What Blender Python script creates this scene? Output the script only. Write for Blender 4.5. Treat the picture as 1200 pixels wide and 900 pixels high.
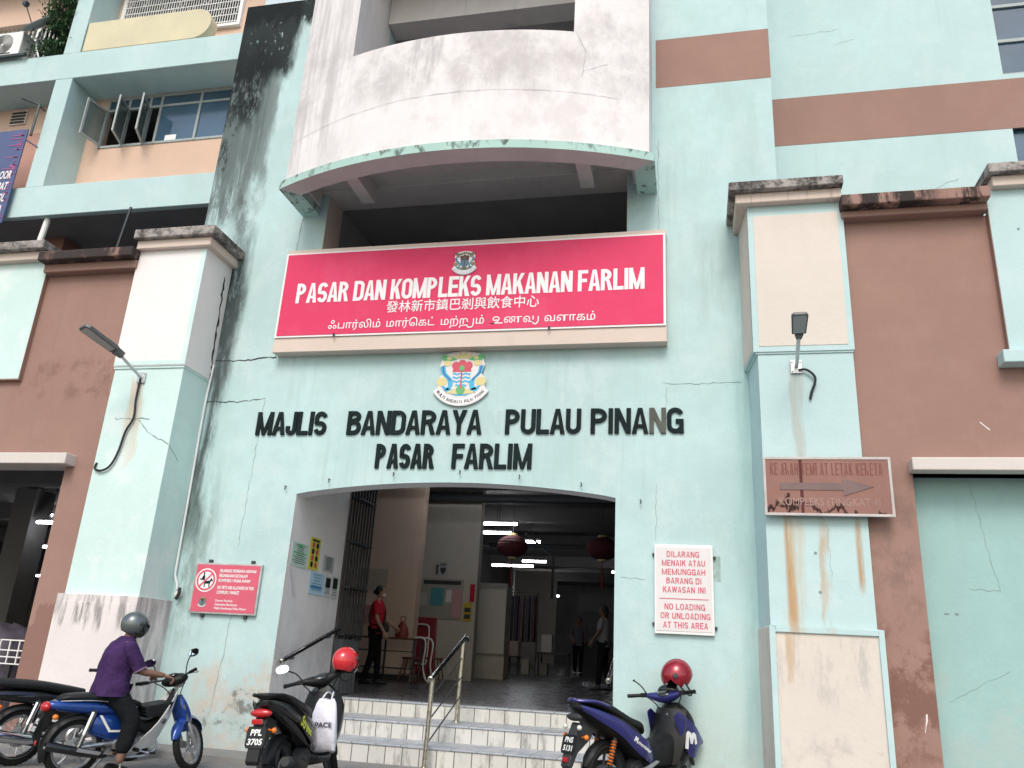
import bpy, bmesh, math, random
from math import sin, cos, pi, radians
from mathutils import Vector, Matrix, noise as mnoise

for o in list(bpy.data.objects):
    bpy.data.objects.remove(o)
scene = bpy.context.scene
COL = scene.collection
K = 1.1                      # drawing units of the survey -> metres

# ---------------------------------------------------------------- camera
cam_data = bpy.data.cameras.new('camera')
cam_data.sensor_width = 36.0
cam_data.lens = 950.6 / 1200 * 36
cam_data.clip_start = 0.05
cam_data.clip_end = 2000
camera = bpy.data.objects.new('camera', cam_data)
COL.objects.link(camera)
yaw, pitch, roll = radians(13.119), radians(18.814), radians(3.266)
fw = Vector((-sin(yaw) * cos(pitch), cos(yaw) * cos(pitch), sin(pitch)))
rt = Vector((cos(yaw), sin(yaw), 0))
up = rt.cross(fw)
r2 = rt * cos(roll) + up * sin(roll)
u2 = up * cos(roll) - rt * sin(roll)
rot = Matrix((r2, u2, -fw)).transposed()
camera.matrix_world = Matrix.Translation((0, 0, 1.1 * K)) @ rot.to_4x4()
scene.camera = camera

# ---------------------------------------------------------------- world, sun, exposure
SUN_EL, SUN_AZ = radians(47), radians(177)
world = bpy.data.worlds.new('World')
scene.world = world
world.use_nodes = True
wt = world.node_tree
sky = wt.nodes.new('ShaderNodeTexSky')
sky.sky_type = 'NISHITA'
sky.sun_disc = False
sky.sun_elevation = SUN_EL
sky.sun_rotation = SUN_AZ
sky.air_density = 1.6
sky.dust_density = 2.5
bg = wt.nodes['Background']
bg.inputs['Strength'].default_value = 0.15
wt.links.new(sky.outputs[0], bg.inputs[0])
sun_data = bpy.data.lights.new('sun', 'SUN')
sun_data.energy = 1.15
sun_data.angle = radians(24)
sun_data.color = (1.0, 0.965, 0.92)
sun = bpy.data.objects.new('sun', sun_data)
COL.objects.link(sun)
sd = Vector((cos(SUN_EL) * sin(SUN_AZ), cos(SUN_EL) * cos(SUN_AZ), sin(SUN_EL)))
sun.rotation_euler = sd.to_track_quat('Z', 'Y').to_euler()
sun.location = (0, -10, 30)
scene.view_settings.view_transform = 'Standard'
scene.view_settings.look = 'None'
scene.view_settings.gamma = 1
scene.view_settings.use_curve_mapping = False
scene.view_settings.exposure = 0.48
scene.render.engine = 'CYCLES'
scene.cycles.max_bounces = 8
scene.cycles.diffuse_bounces = 5

# ---------------------------------------------------------------- mesh builder
BASE = {}

def tag(o, label=None, cat=None, group=None, kind=None):
    if label: o['label'] = label
    if cat: o['category'] = cat
    if group: o['group'] = group
    if kind: o['kind'] = kind
    return o

def root(name, loc, label, cat, group=None, k=K, local=False):
    o = bpy.data.objects.new(name, None)
    COL.objects.link(o)
    o.empty_display_size = 0.1
    o.location = Vector(loc) * k
    BASE[o.name] = Vector((0, 0, 0)) if local else Vector(loc) * k
    return tag(o, label, cat, group)

def frame_z(d):
    d = d.normalized()
    a = Vector((0, 0, 1)) if abs(d.z) < 0.95 else Vector((1, 0, 0))
    u = d.cross(a).normalized()
    return u, d.cross(u).normalized()

def spline(pts, n=6):
    pts = [Vector(p) for p in pts]
    out = []
    for i in range(len(pts) - 1):
        p0 = pts[max(i - 1, 0)]; p1 = pts[i]; p2 = pts[i + 1]; p3 = pts[min(i + 2, len(pts) - 1)]
        for j in range(n):
            t = j / n
            out.append(0.5 * ((2 * p1) + (p2 - p0) * t + (2 * p0 - 5 * p1 + 4 * p2 - p3) * t * t + (3 * p1 - p0 - 3 * p2 + p3) * t ** 3))
    out.append(pts[-1])
    return out

class MB:
    def __init__(self, k=K, T=None):
        self.v = []; self.f = []; self.m = []; self.k = k; self.T = T
    def add(self, vs, fs, m=0):
        b = len(self.v)
        if self.T is not None:
            vs = [self.T @ Vector(p) for p in vs]
        self.v += [Vector(p) for p in vs]
        self.f += [[i + b for i in f] for f in fs]
        self.m += [m] * len(fs)
        return self
    def box(self, x0, x1, y0, y1, z0, z1, m=0):
        vs = [(x, y, z) for x in (x0, x1) for y in (y0, y1) for z in (z0, z1)]
        return self.add(vs, [(0, 1, 3, 2), (4, 6, 7, 5), (0, 4, 5, 1), (2, 3, 7, 6), (0, 2, 6, 4), (1, 5, 7, 3)], m)
    def obox(self, c, sx, sy, sz, R=None, m=0):
        R = R or Matrix.Identity(3)
        c = Vector(c)
        vs = [c + R @ Vector((x * sx / 2, y * sy / 2, z * sz / 2)) for x in (-1, 1) for y in (-1, 1) for z in (-1, 1)]
        return self.add(vs, [(0, 1, 3, 2), (4, 6, 7, 5), (0, 4, 5, 1), (2, 3, 7, 6), (0, 2, 6, 4), (1, 5, 7, 3)], m)
    def prism(self, poly, axis, a, b, m=0):
        # poly in (x,z) for axis 'y', (y,z) for 'x', (x,y) for 'z'
        def P(p, t):
            return {'y': (p[0], t, p[1]), 'x': (t, p[0], p[1]), 'z': (p[0], p[1], t)}[axis]
        n = len(poly)
        vs = [P(p, a) for p in poly] + [P(p, b) for p in poly]
        fs = [list(range(n)), list(range(2 * n - 1, n - 1, -1))]
        fs += [(i, i + n, (i + 1) % n + n, (i + 1) % n) for i in range(n)]
        return self.add(vs, fs, m)
    def tube(self, pts, r, n=8, m=0, cap=True, closed=False):
        pts = [Vector(p) for p in pts]
        N = len(pts)
        rs = r if isinstance(r, (list, tuple)) else [r] * N
        vs = []; u = None
        for i, p in enumerate(pts):
            if closed: d = pts[(i + 1) % N] - pts[i - 1]
            else: d = pts[min(i + 1, N - 1)] - pts[max(i - 1, 0)]
            d = d.normalized()
            if u is None: u, w = frame_z(d)
            else:
                u = (u - d * u.dot(d)).normalized(); w = d.cross(u)
            for j in range(n):
                a = 2 * pi * j / n
                vs.append(p + (u * cos(a) + w * sin(a)) * rs[i])
        fs = []
        R = N if closed else N - 1
        for i in range(R):
            for j in range(n):
                fs.append((i * n + j, i * n + (j + 1) % n, ((i + 1) % N) * n + (j + 1) % n, ((i + 1) % N) * n + j))
        self.add(vs, fs, m)
        if cap and not closed:
            self.add(vs[:n], [list(range(n - 1, -1, -1))], m)
            self.add(vs[-n:], [list(range(n))], m)
        return self
    def lathe(self, prof, c, axis=(0, 0, 1), n=24, m=0, closed=False):
        # prof: (radius, height along axis)
        c = Vector(c); d = Vector(axis).normalized(); u, w = frame_z(d)
        vs = []
        for r, h in prof:
            for j in range(n):
                a = 2 * pi * j / n
                vs.append(c + d * h + (u * cos(a) + w * sin(a)) * r)
        fs = []
        L = len(prof)
        for i in range(L if closed else L - 1):
            for j in range(n):
                i2 = (i + 1) % L
                fs.append((i * n + j, i * n + (j + 1) % n, i2 * n + (j + 1) % n, i2 * n + j))
        return self.add(vs, fs, m)
    def ell(self, c, rx, ry, rz, R=None, nu=16, nv=10, m=0):
        R = R or Matrix.Identity(3); c = Vector(c)
        vs = []; fs = []
        for i in range(nv + 1):
            t = pi * i / nv
            for j in range(nu):
                a = 2 * pi * j / nu
                vs.append(c + R @ Vector((rx * sin(t) * cos(a), ry * sin(t) * sin(a), rz * cos(t))))
        for i in range(nv):
            for j in range(nu):
                fs.append((i * nu + j, (i + 1) * nu + j, (i + 1) * nu + (j + 1) % nu, i * nu + (j + 1) % nu))
        return self.add(vs, fs, m)
    def rings(self, rings, m=0, cap=True):
        n = len(rings[0])
        vs = [p for r in rings for p in r]
        fs = []
        for i in range(len(rings) - 1):
            for j in range(n):
                fs.append((i * n + j, i * n + (j + 1) % n, (i + 1) * n + (j + 1) % n, (i + 1) * n + j))
        if cap:
            fs += [list(range(n - 1, -1, -1)), [(len(rings) - 1) * n + j for j in range(n)]]
        return self.add(vs, fs, m)
    def loft(self, secs, m=0, n=16, sub=4, axis='x'):
        # secs: (t, c, hw, hh, e[, side]) ring at t along x: centre height c, half width hw (y), half height hh (z), exponent e
        S = spline([Vector(list(s[:4])) for s in secs], sub) if sub > 1 else [Vector(list(s[:4])) for s in secs]
        # splines of 4-vectors
        E = []
        for i in range(len(secs) - 1):
            for j in range(sub):
                E.append(secs[i][4] + (secs[i + 1][4] - secs[i][4]) * j / sub)
        E.append(secs[-1][4])
        rr = []
        for s, e in zip(S, E):
            ring = []
            for j in range(n):
                a = 2 * pi * j / n
                cx, sx = cos(a), sin(a)
                y = max(s[2], 0.002) * math.copysign(abs(cx) ** (2 / e), cx)
                z = max(s[3], 0.002) * math.copysign(abs(sx) ** (2 / e), sx)
                if axis == 'x': ring.append((s[0], y, s[1] + z))
                else: ring.append((s[1] + z, y, s[0]))
            rr.append(ring)
        return self.rings(rr, m)
    def sheet(self, grid, th, m=0):
        # grid[i][j] points -> thin solid of thickness th (offset along the local normal)
        ni, nj = len(grid), len(grid[0])
        G = [[Vector(p) for p in r] for r in grid]
        B = []
        for i in range(ni):
            row = []
            for j in range(nj):
                a = G[min(i + 1, ni - 1)][j] - G[max(i - 1, 0)][j]
                b = G[i][min(j + 1, nj - 1)] - G[i][max(j - 1, 0)]
                nn = a.cross(b)
                nn = nn.normalized() if nn.length > 1e-9 else Vector((0, 0, 1))
                row.append(G[i][j] + nn * th)
            B.append(row)
        vs = [p for r in G for p in r] + [p for r in B for p in r]
        o = ni * nj; fs = []
        for i in range(ni - 1):
            for j in range(nj - 1):
                q = (i * nj + j, (i + 1) * nj + j, (i + 1) * nj + j + 1, i * nj + j + 1)
                fs.append(q[::-1]); fs.append([t + o for t in q])
        for i in range(ni - 1):
            for j in (0, nj - 1):
                q = (i * nj + j, (i + 1) * nj + j, (i + 1) * nj + j + o, i * nj + j + o)
                fs.append(q if j == 0 else q[::-1])
        for j in range(nj - 1):
            for i in (0, ni - 1):
                q = (i * nj + j, i * nj + j + 1, i * nj + j + 1 + o, i * nj + j + o)
                fs.append(q[::-1] if i == 0 else q)
        return self.add(vs, fs, m)
    def ribbon(self, pts, w, nrm=(0, -1, 0), off=0.0015, m=0, jit=0.012, seed=1):
        rnd = random.Random(seed)
        nrm = Vector(nrm); P = []
        pts = [Vector(p) for p in pts]
        for i in range(len(pts) - 1):
            n = max(2, int((pts[i + 1] - pts[i]).length / 0.05))
            for j in range(n):
                P.append(pts[i].lerp(pts[i + 1], j / n) + Vector((rnd.uniform(-1, 1) * (nrm.x == 0), 0 if nrm.y else rnd.uniform(-1, 1), rnd.uniform(-1, 1))) * jit)
        P.append(pts[-1])
        vs = []; fs = []
        for i, p in enumerate(P):
            d = (P[min(i + 1, len(P) - 1)] - P[max(i - 1, 0)]).normalized()
            s = d.cross(nrm).normalized() * (w * (0.35 + rnd.random()) * 0.5)
            vs += [p + s + nrm * off, p - s + nrm * off]
        for i in range(len(P) - 1):
            fs.append((2 * i, 2 * i + 1, 2 * i + 3, 2 * i + 2))
        return self.add(vs, fs, m)
    def text_u(self, body, x0, zb, sc, y, m=0, bold=0.0):
        """letters facing -y at one scale: left edge x0, baseline zb"""
        vs, fs = glyphs(body, bold, 0.0, 0.0)
        a0 = min(p[0] for p in vs)
        self.add([(x0 + (p[0] - a0) * sc, y, zb + p[1] * sc) for p in vs], fs, m)
        return x0 + (max(p[0] for p in vs) - a0) * sc
    def text(self, body, x0, x1, z0, z1, y, m=0, bold=0.0, depth=0.0, T=None, shear=0.0, fit=True, origin=None):
        """letters facing -y, bounding box fitted to x0..x1, z0..z1"""
        vs, fs = glyphs(body, bold, depth, shear)
        xs = [p[0] for p in vs]; ys = [p[1] for p in vs]
        a0, a1, b0, b1 = min(xs), max(xs), min(ys), max(ys)
        out = []
        for p in vs:
            q = (x0 + (p[0] - a0) / (a1 - a0) * (x1 - x0), y - p[2], z0 + (p[1] - b0) / (b1 - b0) * (z1 - z0))
            out.append(T @ Vector(q) if T is not None else q)
        return self.add(out, fs, m)
    def build(self, name, mats, parent=None, label=None, cat=None, group=None, kind=None, bevel=0.0, seg=2, smooth=35, origin=None, sub=0):
        me = bpy.data.meshes.new(name)
        vs = [p * self.k for p in self.v]
        if parent is not None:
            off = BASE[parent.name]
        else:
            if origin is not None: off = Vector(origin) * self.k
            else:
                lo = [min(p[i] for p in vs) for i in range(3)]; hi = [max(p[i] for p in vs) for i in range(3)]
                off = Vector(((lo[0] + hi[0]) / 2, (lo[1] + hi[1]) / 2, lo[2]))
        me.from_pydata([p - off for p in vs], [], self.f)
        if not isinstance(mats, (list, tuple)): mats = [mats]
        for mt in mats: me.materials.append(mt)
        me.polygons.foreach_set('material_index', self.m)
        bm = bmesh.new(); bm.from_mesh(me)
        bmesh.ops.remove_doubles(bm, verts=bm.verts, dist=1e-5)
        bmesh.ops.recalc_face_normals(bm, faces=bm.faces)
        bm.to_mesh(me); bm.free()
        if smooth:
            me.polygons.foreach_set('use_smooth', [True] * len(me.polygons))
            me.set_sharp_from_angle(angle=radians(smooth))
        me.update()
        o = bpy.data.objects.new(name, me)
        COL.objects.link(o)
        if bevel:
            b = o.modifiers.new('edge', 'BEVEL'); b.width = bevel; b.segments = seg; b.limit_method = 'ANGLE'; b.angle_limit = radians(35)
            b.harden_normals = False
        if sub:
            s = o.modifiers.new('sub', 'SUBSURF'); s.levels = sub; s.render_levels = sub
        if parent is not None:
            o.parent = parent; BASE[o.name] = off
        else:
            o.location = off; BASE[o.name] = off
        return tag(o, label, cat, group, kind)

GL = {}
def glyphs(body, bold=0.0, depth=0.0, shear=0.0):
    key = (body, bold, depth, shear)
    if key in GL: return GL[key]
    c = bpy.data.curves.new('glyphs', 'FONT'); c.body = body; c.offset = bold; c.extrude = depth; c.resolution_u = 3; c.shear = shear
    c.fill_mode = 'BOTH'
    o = bpy.data.objects.new('glyphs', c); COL.objects.link(o)
    dg = bpy.context.evaluated_depsgraph_get()
    me = bpy.data.meshes.new_from_object(o.evaluated_get(dg))
    r = ([tuple(v.co) for v in me.vertices], [list(p.vertices) for p in me.polygons])
    bpy.data.objects.remove(o); bpy.data.curves.remove(c); bpy.data.meshes.remove(me)
    GL[key] = r
    return r


# grotesque capitals drawn as strokes: unit cap height, width w, stroke t
def _arc(cx, cz, rx, rz, a0, a1, n=10):
    return [(cx + rx * cos(radians(a0 + (a1 - a0) * i / n)), cz + rz * sin(radians(a0 + (a1 - a0) * i / n))) for i in range(n + 1)]
def cap_glyph(ch, w, t):
    """list of polygons (x,z) inside width w, height 1"""
    h = t / 2; L, Rr, Bt, Tp = h, w - h, h, 1 - h
    r = min((w - t) / 2, 0.36)
    def st(*pts, closed=False): return ('s', list(pts), closed)
    mid = 0.5
    D = {
     'A': [('p', [(0, 0), (t * 1.02, 0), (w / 2, 1 - t * 0.9), (w / 2, 1), (w / 2 - t * 0.52, 1)]), ('p', [(w, 0), (w - t * 1.02, 0), (w / 2, 1 - t * 0.9), (w / 2, 1), (w / 2 + t * 0.52, 1)]), ('p', [(w * 0.22, 0.22), (w * 0.78, 0.22), (w * 0.72, 0.22 + t * 0.8), (w * 0.28, 0.22 + t * 0.8)])],
     'B': [st((L, 0), (L, 1)), st((L, Tp), *_arc(w * .5, .765, w * .5 - h * 1.5, .235 - h, 90, -90), (L, .53)), st((L, .53), *_arc(w * .5, .265 + h * .5, w * .5 - h, .265 - h * .5, 90, -90), (L, Bt))],
     'C': [st(*_arc(w / 2, 1 - h - r, r, r, 15, 180), *_arc(w / 2, h + r, r, r, 180, 345))],
     'D': [st((L, 0), (L, 1)), st((L, Tp), *_arc(w - h - r, Tp - r, r, r, 90, 0), *_arc(w - h - r, Bt + r, r, r, 0, -90), (L, Bt))],
     'E': [st((L, 0), (L, 1)), st((L, Tp), (w, Tp)), st((L, mid), (w * .93, mid)), st((L, Bt), (w, Bt))],
     'F': [st((L, 0), (L, 1)), st((L, Tp), (w, Tp)), st((L, mid), (w * .9, mid))],
     'G': [st(*_arc(w / 2, 1 - h - r, r, r, 20, 180), *_arc(w / 2, h + r, r, r, 180, 330)), st((w * .52, .47), (w, .47)), st((w - h, .5), (w - h, 0))],
     'H': [st((L, 0), (L, 1)), st((Rr, 0), (Rr, 1)), st((L, mid), (Rr, mid))],
     'I': [st((w / 2, 0), (w / 2, 1))],
     'J': [st((Rr, 1), *_arc(w / 2, h + r, w / 2 - h, r, 0, -180), (L, .38))],
     'K': [st((L, 0), (L, 1)), ('p', [(t, .30), (t, .56), (w * .66, 1), (w, 1)]), ('p', [(w * .36, .62), (w * .60, .70), (w, 0), (w - t * 1.25, 0)])],
     'L': [st((L, 0), (L, 1)), st((L, Bt), (w, Bt))],
     'M': [st((L, 0), (L, 1)), st((Rr, 0), (Rr, 1)), ('p', [(0, 1), (t * .9, 1), (w / 2 + t * .36, 0), (w / 2 - t * .36, 0)]), ('p', [(w, 1), (w - t * .9, 1), (w / 2 - t * .36, 0), (w / 2 + t * .36, 0)])],
     'N': [st((L, 0), (L, 1)), st((Rr, 0), (Rr, 1)), ('p', [(0, 1), (t * 1.1, 1), (w, 0), (w - t * 1.1, 0)])],
     'O': [st(*_arc(w / 2, 1 - h - r, r, r, 0, 180), *_arc(w / 2, h + r, r, r, 180, 360), closed=True)],
     'P': [st((L, 0), (L, 1)), st((L, Tp), *_arc(w - h - .26, .71, .26 if w > .6 else w * .4, .29 - h, 90, -90), (L, .42 + h))],
     'R': [st((L, 0), (L, 1)), st((L, Tp), *_arc(w - h - .26, .72, .26 if w > .6 else w * .4, .28 - h, 90, -90), (L, .44 + h)), ('p', [(w * .45, .46), (w * .72, .48), (w, 0), (w - t * 1.1, 0)])],
     'S': [st(*_arc(w / 2, 1 - h - (.25 - h * .5), w / 2 - h, .25 - h * .5, 18, 180, 9), *_arc(w / 2, .5 + .02, w / 2 - h, .03, 200, 260, 3), *_arc(w / 2, h + .25 - h * .5, w / 2 - h, .25 - h * .5, 75, -162, 14))],
     'T': [st((w / 2, 0), (w / 2, 1)), st((0, Tp), (w, Tp))],
     'U': [st((L, 1), *_arc(w / 2, h + r, w / 2 - h, r, 180, 360), (Rr, 1))],
     'W': [('p', [(0, 1), (t, 1), (w * .28 + t * .4, 0), (w * .28 - t * .4, 0)]), ('p', [(w * .5 - t * .5, 1), (w * .5 + t * .5, 1), (w * .28 + t * .4, 0), (w * .28 - t * .4, 0)]), ('p', [(w * .5 - t * .5, 1), (w * .5 + t * .5, 1), (w * .72 + t * .4, 0), (w * .72 - t * .4, 0)]), ('p', [(w, 1), (w - t, 1), (w * .72 - t * .4, 0), (w * .72 + t * .4, 0)])],
     'Y': [('p', [(0, 1), (t * 1.1, 1), (w / 2 + h, .42), (w / 2 - h, .42)]), ('p', [(w, 1), (w - t * 1.1, 1), (w / 2 - h, .42), (w / 2 + h, .42)]), st((w / 2, 0), (w / 2, .5))],
    }
    out = []
    for g in D[ch]:
        if g[0] == 'p': out.append(('poly', g[1])); continue
        P = [Vector(p) for p in g[1]]
        Q = [P[0]]
        for p in P[1:]:
            if (p - Q[-1]).length > 1e-4: Q.append(p)
        P = Q; n = len(P); closed = g[2]
        if closed and (P[0] - P[-1]).length < 1e-4: P.pop(); n -= 1
        l, rr = [], []
        for i in range(n):
            a = P[i - 1] if (i > 0 or closed) else P[i]; b = P[(i + 1) % n] if (i < n - 1 or closed) else P[i]
            d1 = (P[i] - a); d2 = (b - P[i])
            d1 = d1.normalized() if d1.length > 1e-6 else d2.normalized(); d2 = d2.normalized() if d2.length > 1e-6 else d1
            n1 = Vector((-d1.y, d1.x)); n2 = Vector((-d2.y, d2.x)); m = (n1 + n2)
            m = m.normalized() if m.length > 1e-4 else n1
            k = min(1 / max(m.dot(n1), 0.5), 1.5)
            l.append(P[i] + m * h * k); rr.append(P[i] - m * h * k)
        out.append(('strip', l, rr, closed))
    return out
CAPW = {'I': 0.36, 'J': 0.82, 'L': 0.86, 'M': 1.28, 'F': 0.86, 'E': 0.92, 'W': 1.4, ' ': 0.36, 'T': 0.92, 'S': 0.97}
def caps(mb, text, x0, x1, z0, z1, y, t=0.2, depth=0.0, m=0, gap=0.12):
    """bold grotesque capitals fitted between x0..x1; t is stroke as a share of letter width unit"""
    tot = sum(CAPW.get(c, 1.0) for c in text) + gap * (len(text) - 1)
    u = (x1 - x0) / tot; H = z1 - z0; x = x0; k = 0
    for c in text:
        wc = CAPW.get(c, 1.0) * u
        if c != ' ':
            wu = wc / H; tt = t if c != 'I' else min(t, wu)
            for g in cap_glyph(c, wu, min(t, wu)):
                yy = y - (k % 5) * 0.0003; k += 1
                if g[0] == 'poly':
                    pts = [(x + p[0] * H, z0 + p[1] * H) for p in g[1]]
                    if depth: mb.prism(pts, 'y', yy, y + depth, m)
                    else: mb.add([(p[0], yy, p[1]) for p in pts], [list(range(len(pts)))], m)
                else:
                    l, rr, closed = g[1:]; n = len(l)
                    for i in range(n if closed else n - 1):
                        q = [(x + p[0] * H, z0 + p[1] * H) for p in (l[i], rr[i], rr[(i + 1) % n], l[(i + 1) % n])]
                        if depth:
                            vs = [(a_, yy, b_) for a_, b_ in q] + [(a_, y + depth, b_) for a_, b_ in q]
                            fs = [(0, 1, 2, 3), (7, 6, 5, 4), (1, 5, 6, 2), (3, 7, 4, 0)]
                            if not closed and i == 0: fs.append((0, 4, 5, 1))
                            if not closed and i == n - 2: fs.append((2, 6, 7, 3))
                            mb.add(vs, fs, m)
                        else: mb.add([(a_, yy, b_) for a_, b_ in q], [(0, 1, 2, 3)], m)
        x += wc + gap * u
    return mb

def copy_tree(o, parent=None):
    c = o.copy(); COL.objects.link(c)
    if parent is not None:
        c.parent = parent; c.matrix_parent_inverse = o.matrix_parent_inverse.copy()
    for ch in list(o.children): copy_tree(ch, c)
    return c

# ---------------------------------------------------------------- materials
def lin(c):
    return tuple(((x / 255) / 12.92 if x / 255 <= 0.04045 else ((x / 255 + 0.055) / 1.055) ** 2.4) for x in c)

def mat(name, col, rough=0.5, metal=0.0, coat=0.0, emit=None, strength=0.0, spec=0.5, trans=0.0, var=0.0, vscale=6.0, bump=0.0, bscale=60.0):
    mt = bpy.data.materials.new(name); mt.use_nodes = True
    nt = mt.node_tree; p = nt.nodes['Principled BSDF']
    p.inputs['Base Color'].default_value = (*col, 1)
    p.inputs['Roughness'].default_value = rough
    p.inputs['Metallic'].default_value = metal
    p.inputs['Coat Weight'].default_value = coat
    p.inputs['Specular IOR Level'].default_value = spec
    p.inputs['Transmission Weight'].default_value = trans
    if emit:
        p.inputs['Emission Color'].default_value = (*emit, 1); p.inputs['Emission Strength'].default_value = strength
    if var or bump:
        tc = nt.nodes.new('ShaderNodeTexCoord')
        if var:
            n = nt.nodes.new('ShaderNodeTexNoise'); n.inputs['Scale'].default_value = vscale; n.inputs['Detail'].default_value = 5
            nt.links.new(tc.outputs['Object'], n.inputs['Vector'])
            mr = nt.nodes.new('ShaderNodeMapRange'); mr.inputs[1].default_value = 0.3; mr.inputs[2].default_value = 0.7
            mr.inputs[3].default_value = 1 - var; mr.inputs[4].default_value = 1 + var
            nt.links.new(n.outputs['Fac'], mr.inputs[0])
            mx = nt.nodes.new('ShaderNodeMix'); mx.data_type = 'RGBA'; mx.blend_type = 'MULTIPLY'; mx.inputs[0].default_value = 1
            mx.inputs[6].default_value = (*col, 1)
            nt.links.new(mr.outputs[0], mx.inputs[7]); nt.links.new(mx.outputs[2], p.inputs['Base Color'])
            rr = nt.nodes.new('ShaderNodeMapRange'); rr.inputs[1].default_value = 0.3; rr.inputs[2].default_value = 0.7
            rr.inputs[3].default_value = max(rough - 0.08, 0.02); rr.inputs[4].default_value = min(rough + 0.12, 1)
            nt.links.new(n.outputs['Fac'], rr.inputs[0]); nt.links.new(rr.outputs[0], p.inputs['Roughness'])
        if bump:
            n2 = nt.nodes.new('ShaderNodeTexNoise'); n2.inputs['Scale'].default_value = bscale; n2.inputs['Detail'].default_value = 4
            nt.links.new(tc.outputs['Object'], n2.inputs['Vector'])
            bp = nt.nodes.new('ShaderNodeBump'); bp.inputs['Strength'].default_value = bump; bp.inputs['Distance'].default_value = 0.3 / bscale
            nt.links.new(n2.outputs['Fac'], bp.inputs['Height']); nt.links.new(bp.outputs[0], p.inputs['Normal'])
    return mt

class NT:
    def __init__(self, name):
        self.mt = bpy.data.materials.new(name); self.mt.use_nodes = True
        self.t = self.mt.node_tree; self.p = self.t.nodes['Principled BSDF']
        self.g = self.t.nodes.new('ShaderNodeNewGeometry')
        self.pos = self.g.outputs['Position']
        s = self.t.nodes.new('ShaderNodeSeparateXYZ'); self.t.links.new(self.pos, s.inputs[0])
        self.x, self.y, self.z = s.outputs
    def L(self, a, b):
        if hasattr(a, 'links') or hasattr(a, 'is_linked'): self.t.links.new(a, b)
        else: b.default_value = a
    def math(self, op, a, b=0.0, clamp=False):
        n = self.t.nodes.new('ShaderNodeMath'); n.operation = op; n.use_clamp = clamp
        self.L(a, n.inputs[0]); self.L(b, n.inputs[1]); return n.outputs[0]
    def mr(self, v, a, b, c=0.0, d=1.0, smooth=True):
        n = self.t.nodes.new('ShaderNodeMapRange'); n.interpolation_type = 'SMOOTHSTEP' if smooth else 'LINEAR'
        self.L(v, n.inputs[0])
        for i, q in enumerate((a, b, c, d)): n.inputs[i + 1].default_value = q
        return n.outputs[0]
    def noise(self, scale, sx=1, sy=1, sz=1, detail=6, rough=0.6, off=(0, 0, 0)):
        mp = self.t.nodes.new('ShaderNodeMapping'); mp.inputs['Scale'].default_value = (sx, sy, sz); mp.inputs['Location'].default_value = off
        self.t.links.new(self.pos, mp.inputs[0])
        n = self.t.nodes.new('ShaderNodeTexNoise'); n.inputs['Scale'].default_value = scale; n.inputs['Detail'].default_value = detail
        n.inputs['Roughness'].default_value = rough
        self.t.links.new(mp.outputs[0], n.inputs['Vector']); return n.outputs['Fac']
    def mix(self, f, a, b, mode='MIX'):
        n = self.t.nodes.new('ShaderNodeMix'); n.data_type = 'RGBA'; n.blend_type = mode
        self.L(f, n.inputs[0])
        for v, i in ((a, 6), (b, 7)):
            if isinstance(v, tuple): n.inputs[i].default_value = (*v, 1) if len(v) == 3 else v
            else: self.t.links.new(v, n.inputs[i])
        return n.outputs[2]
    def bump(self, h, s=0.2, d=0.01):
        b = self.t.nodes.new('ShaderNodeBump'); b.inputs['Strength'].default_value = s; b.inputs['Distance'].default_value = d
        self.t.links.new(h, b.inputs['Height']); self.t.links.new(b.outputs[0], self.p.inputs['Normal'])

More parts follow.
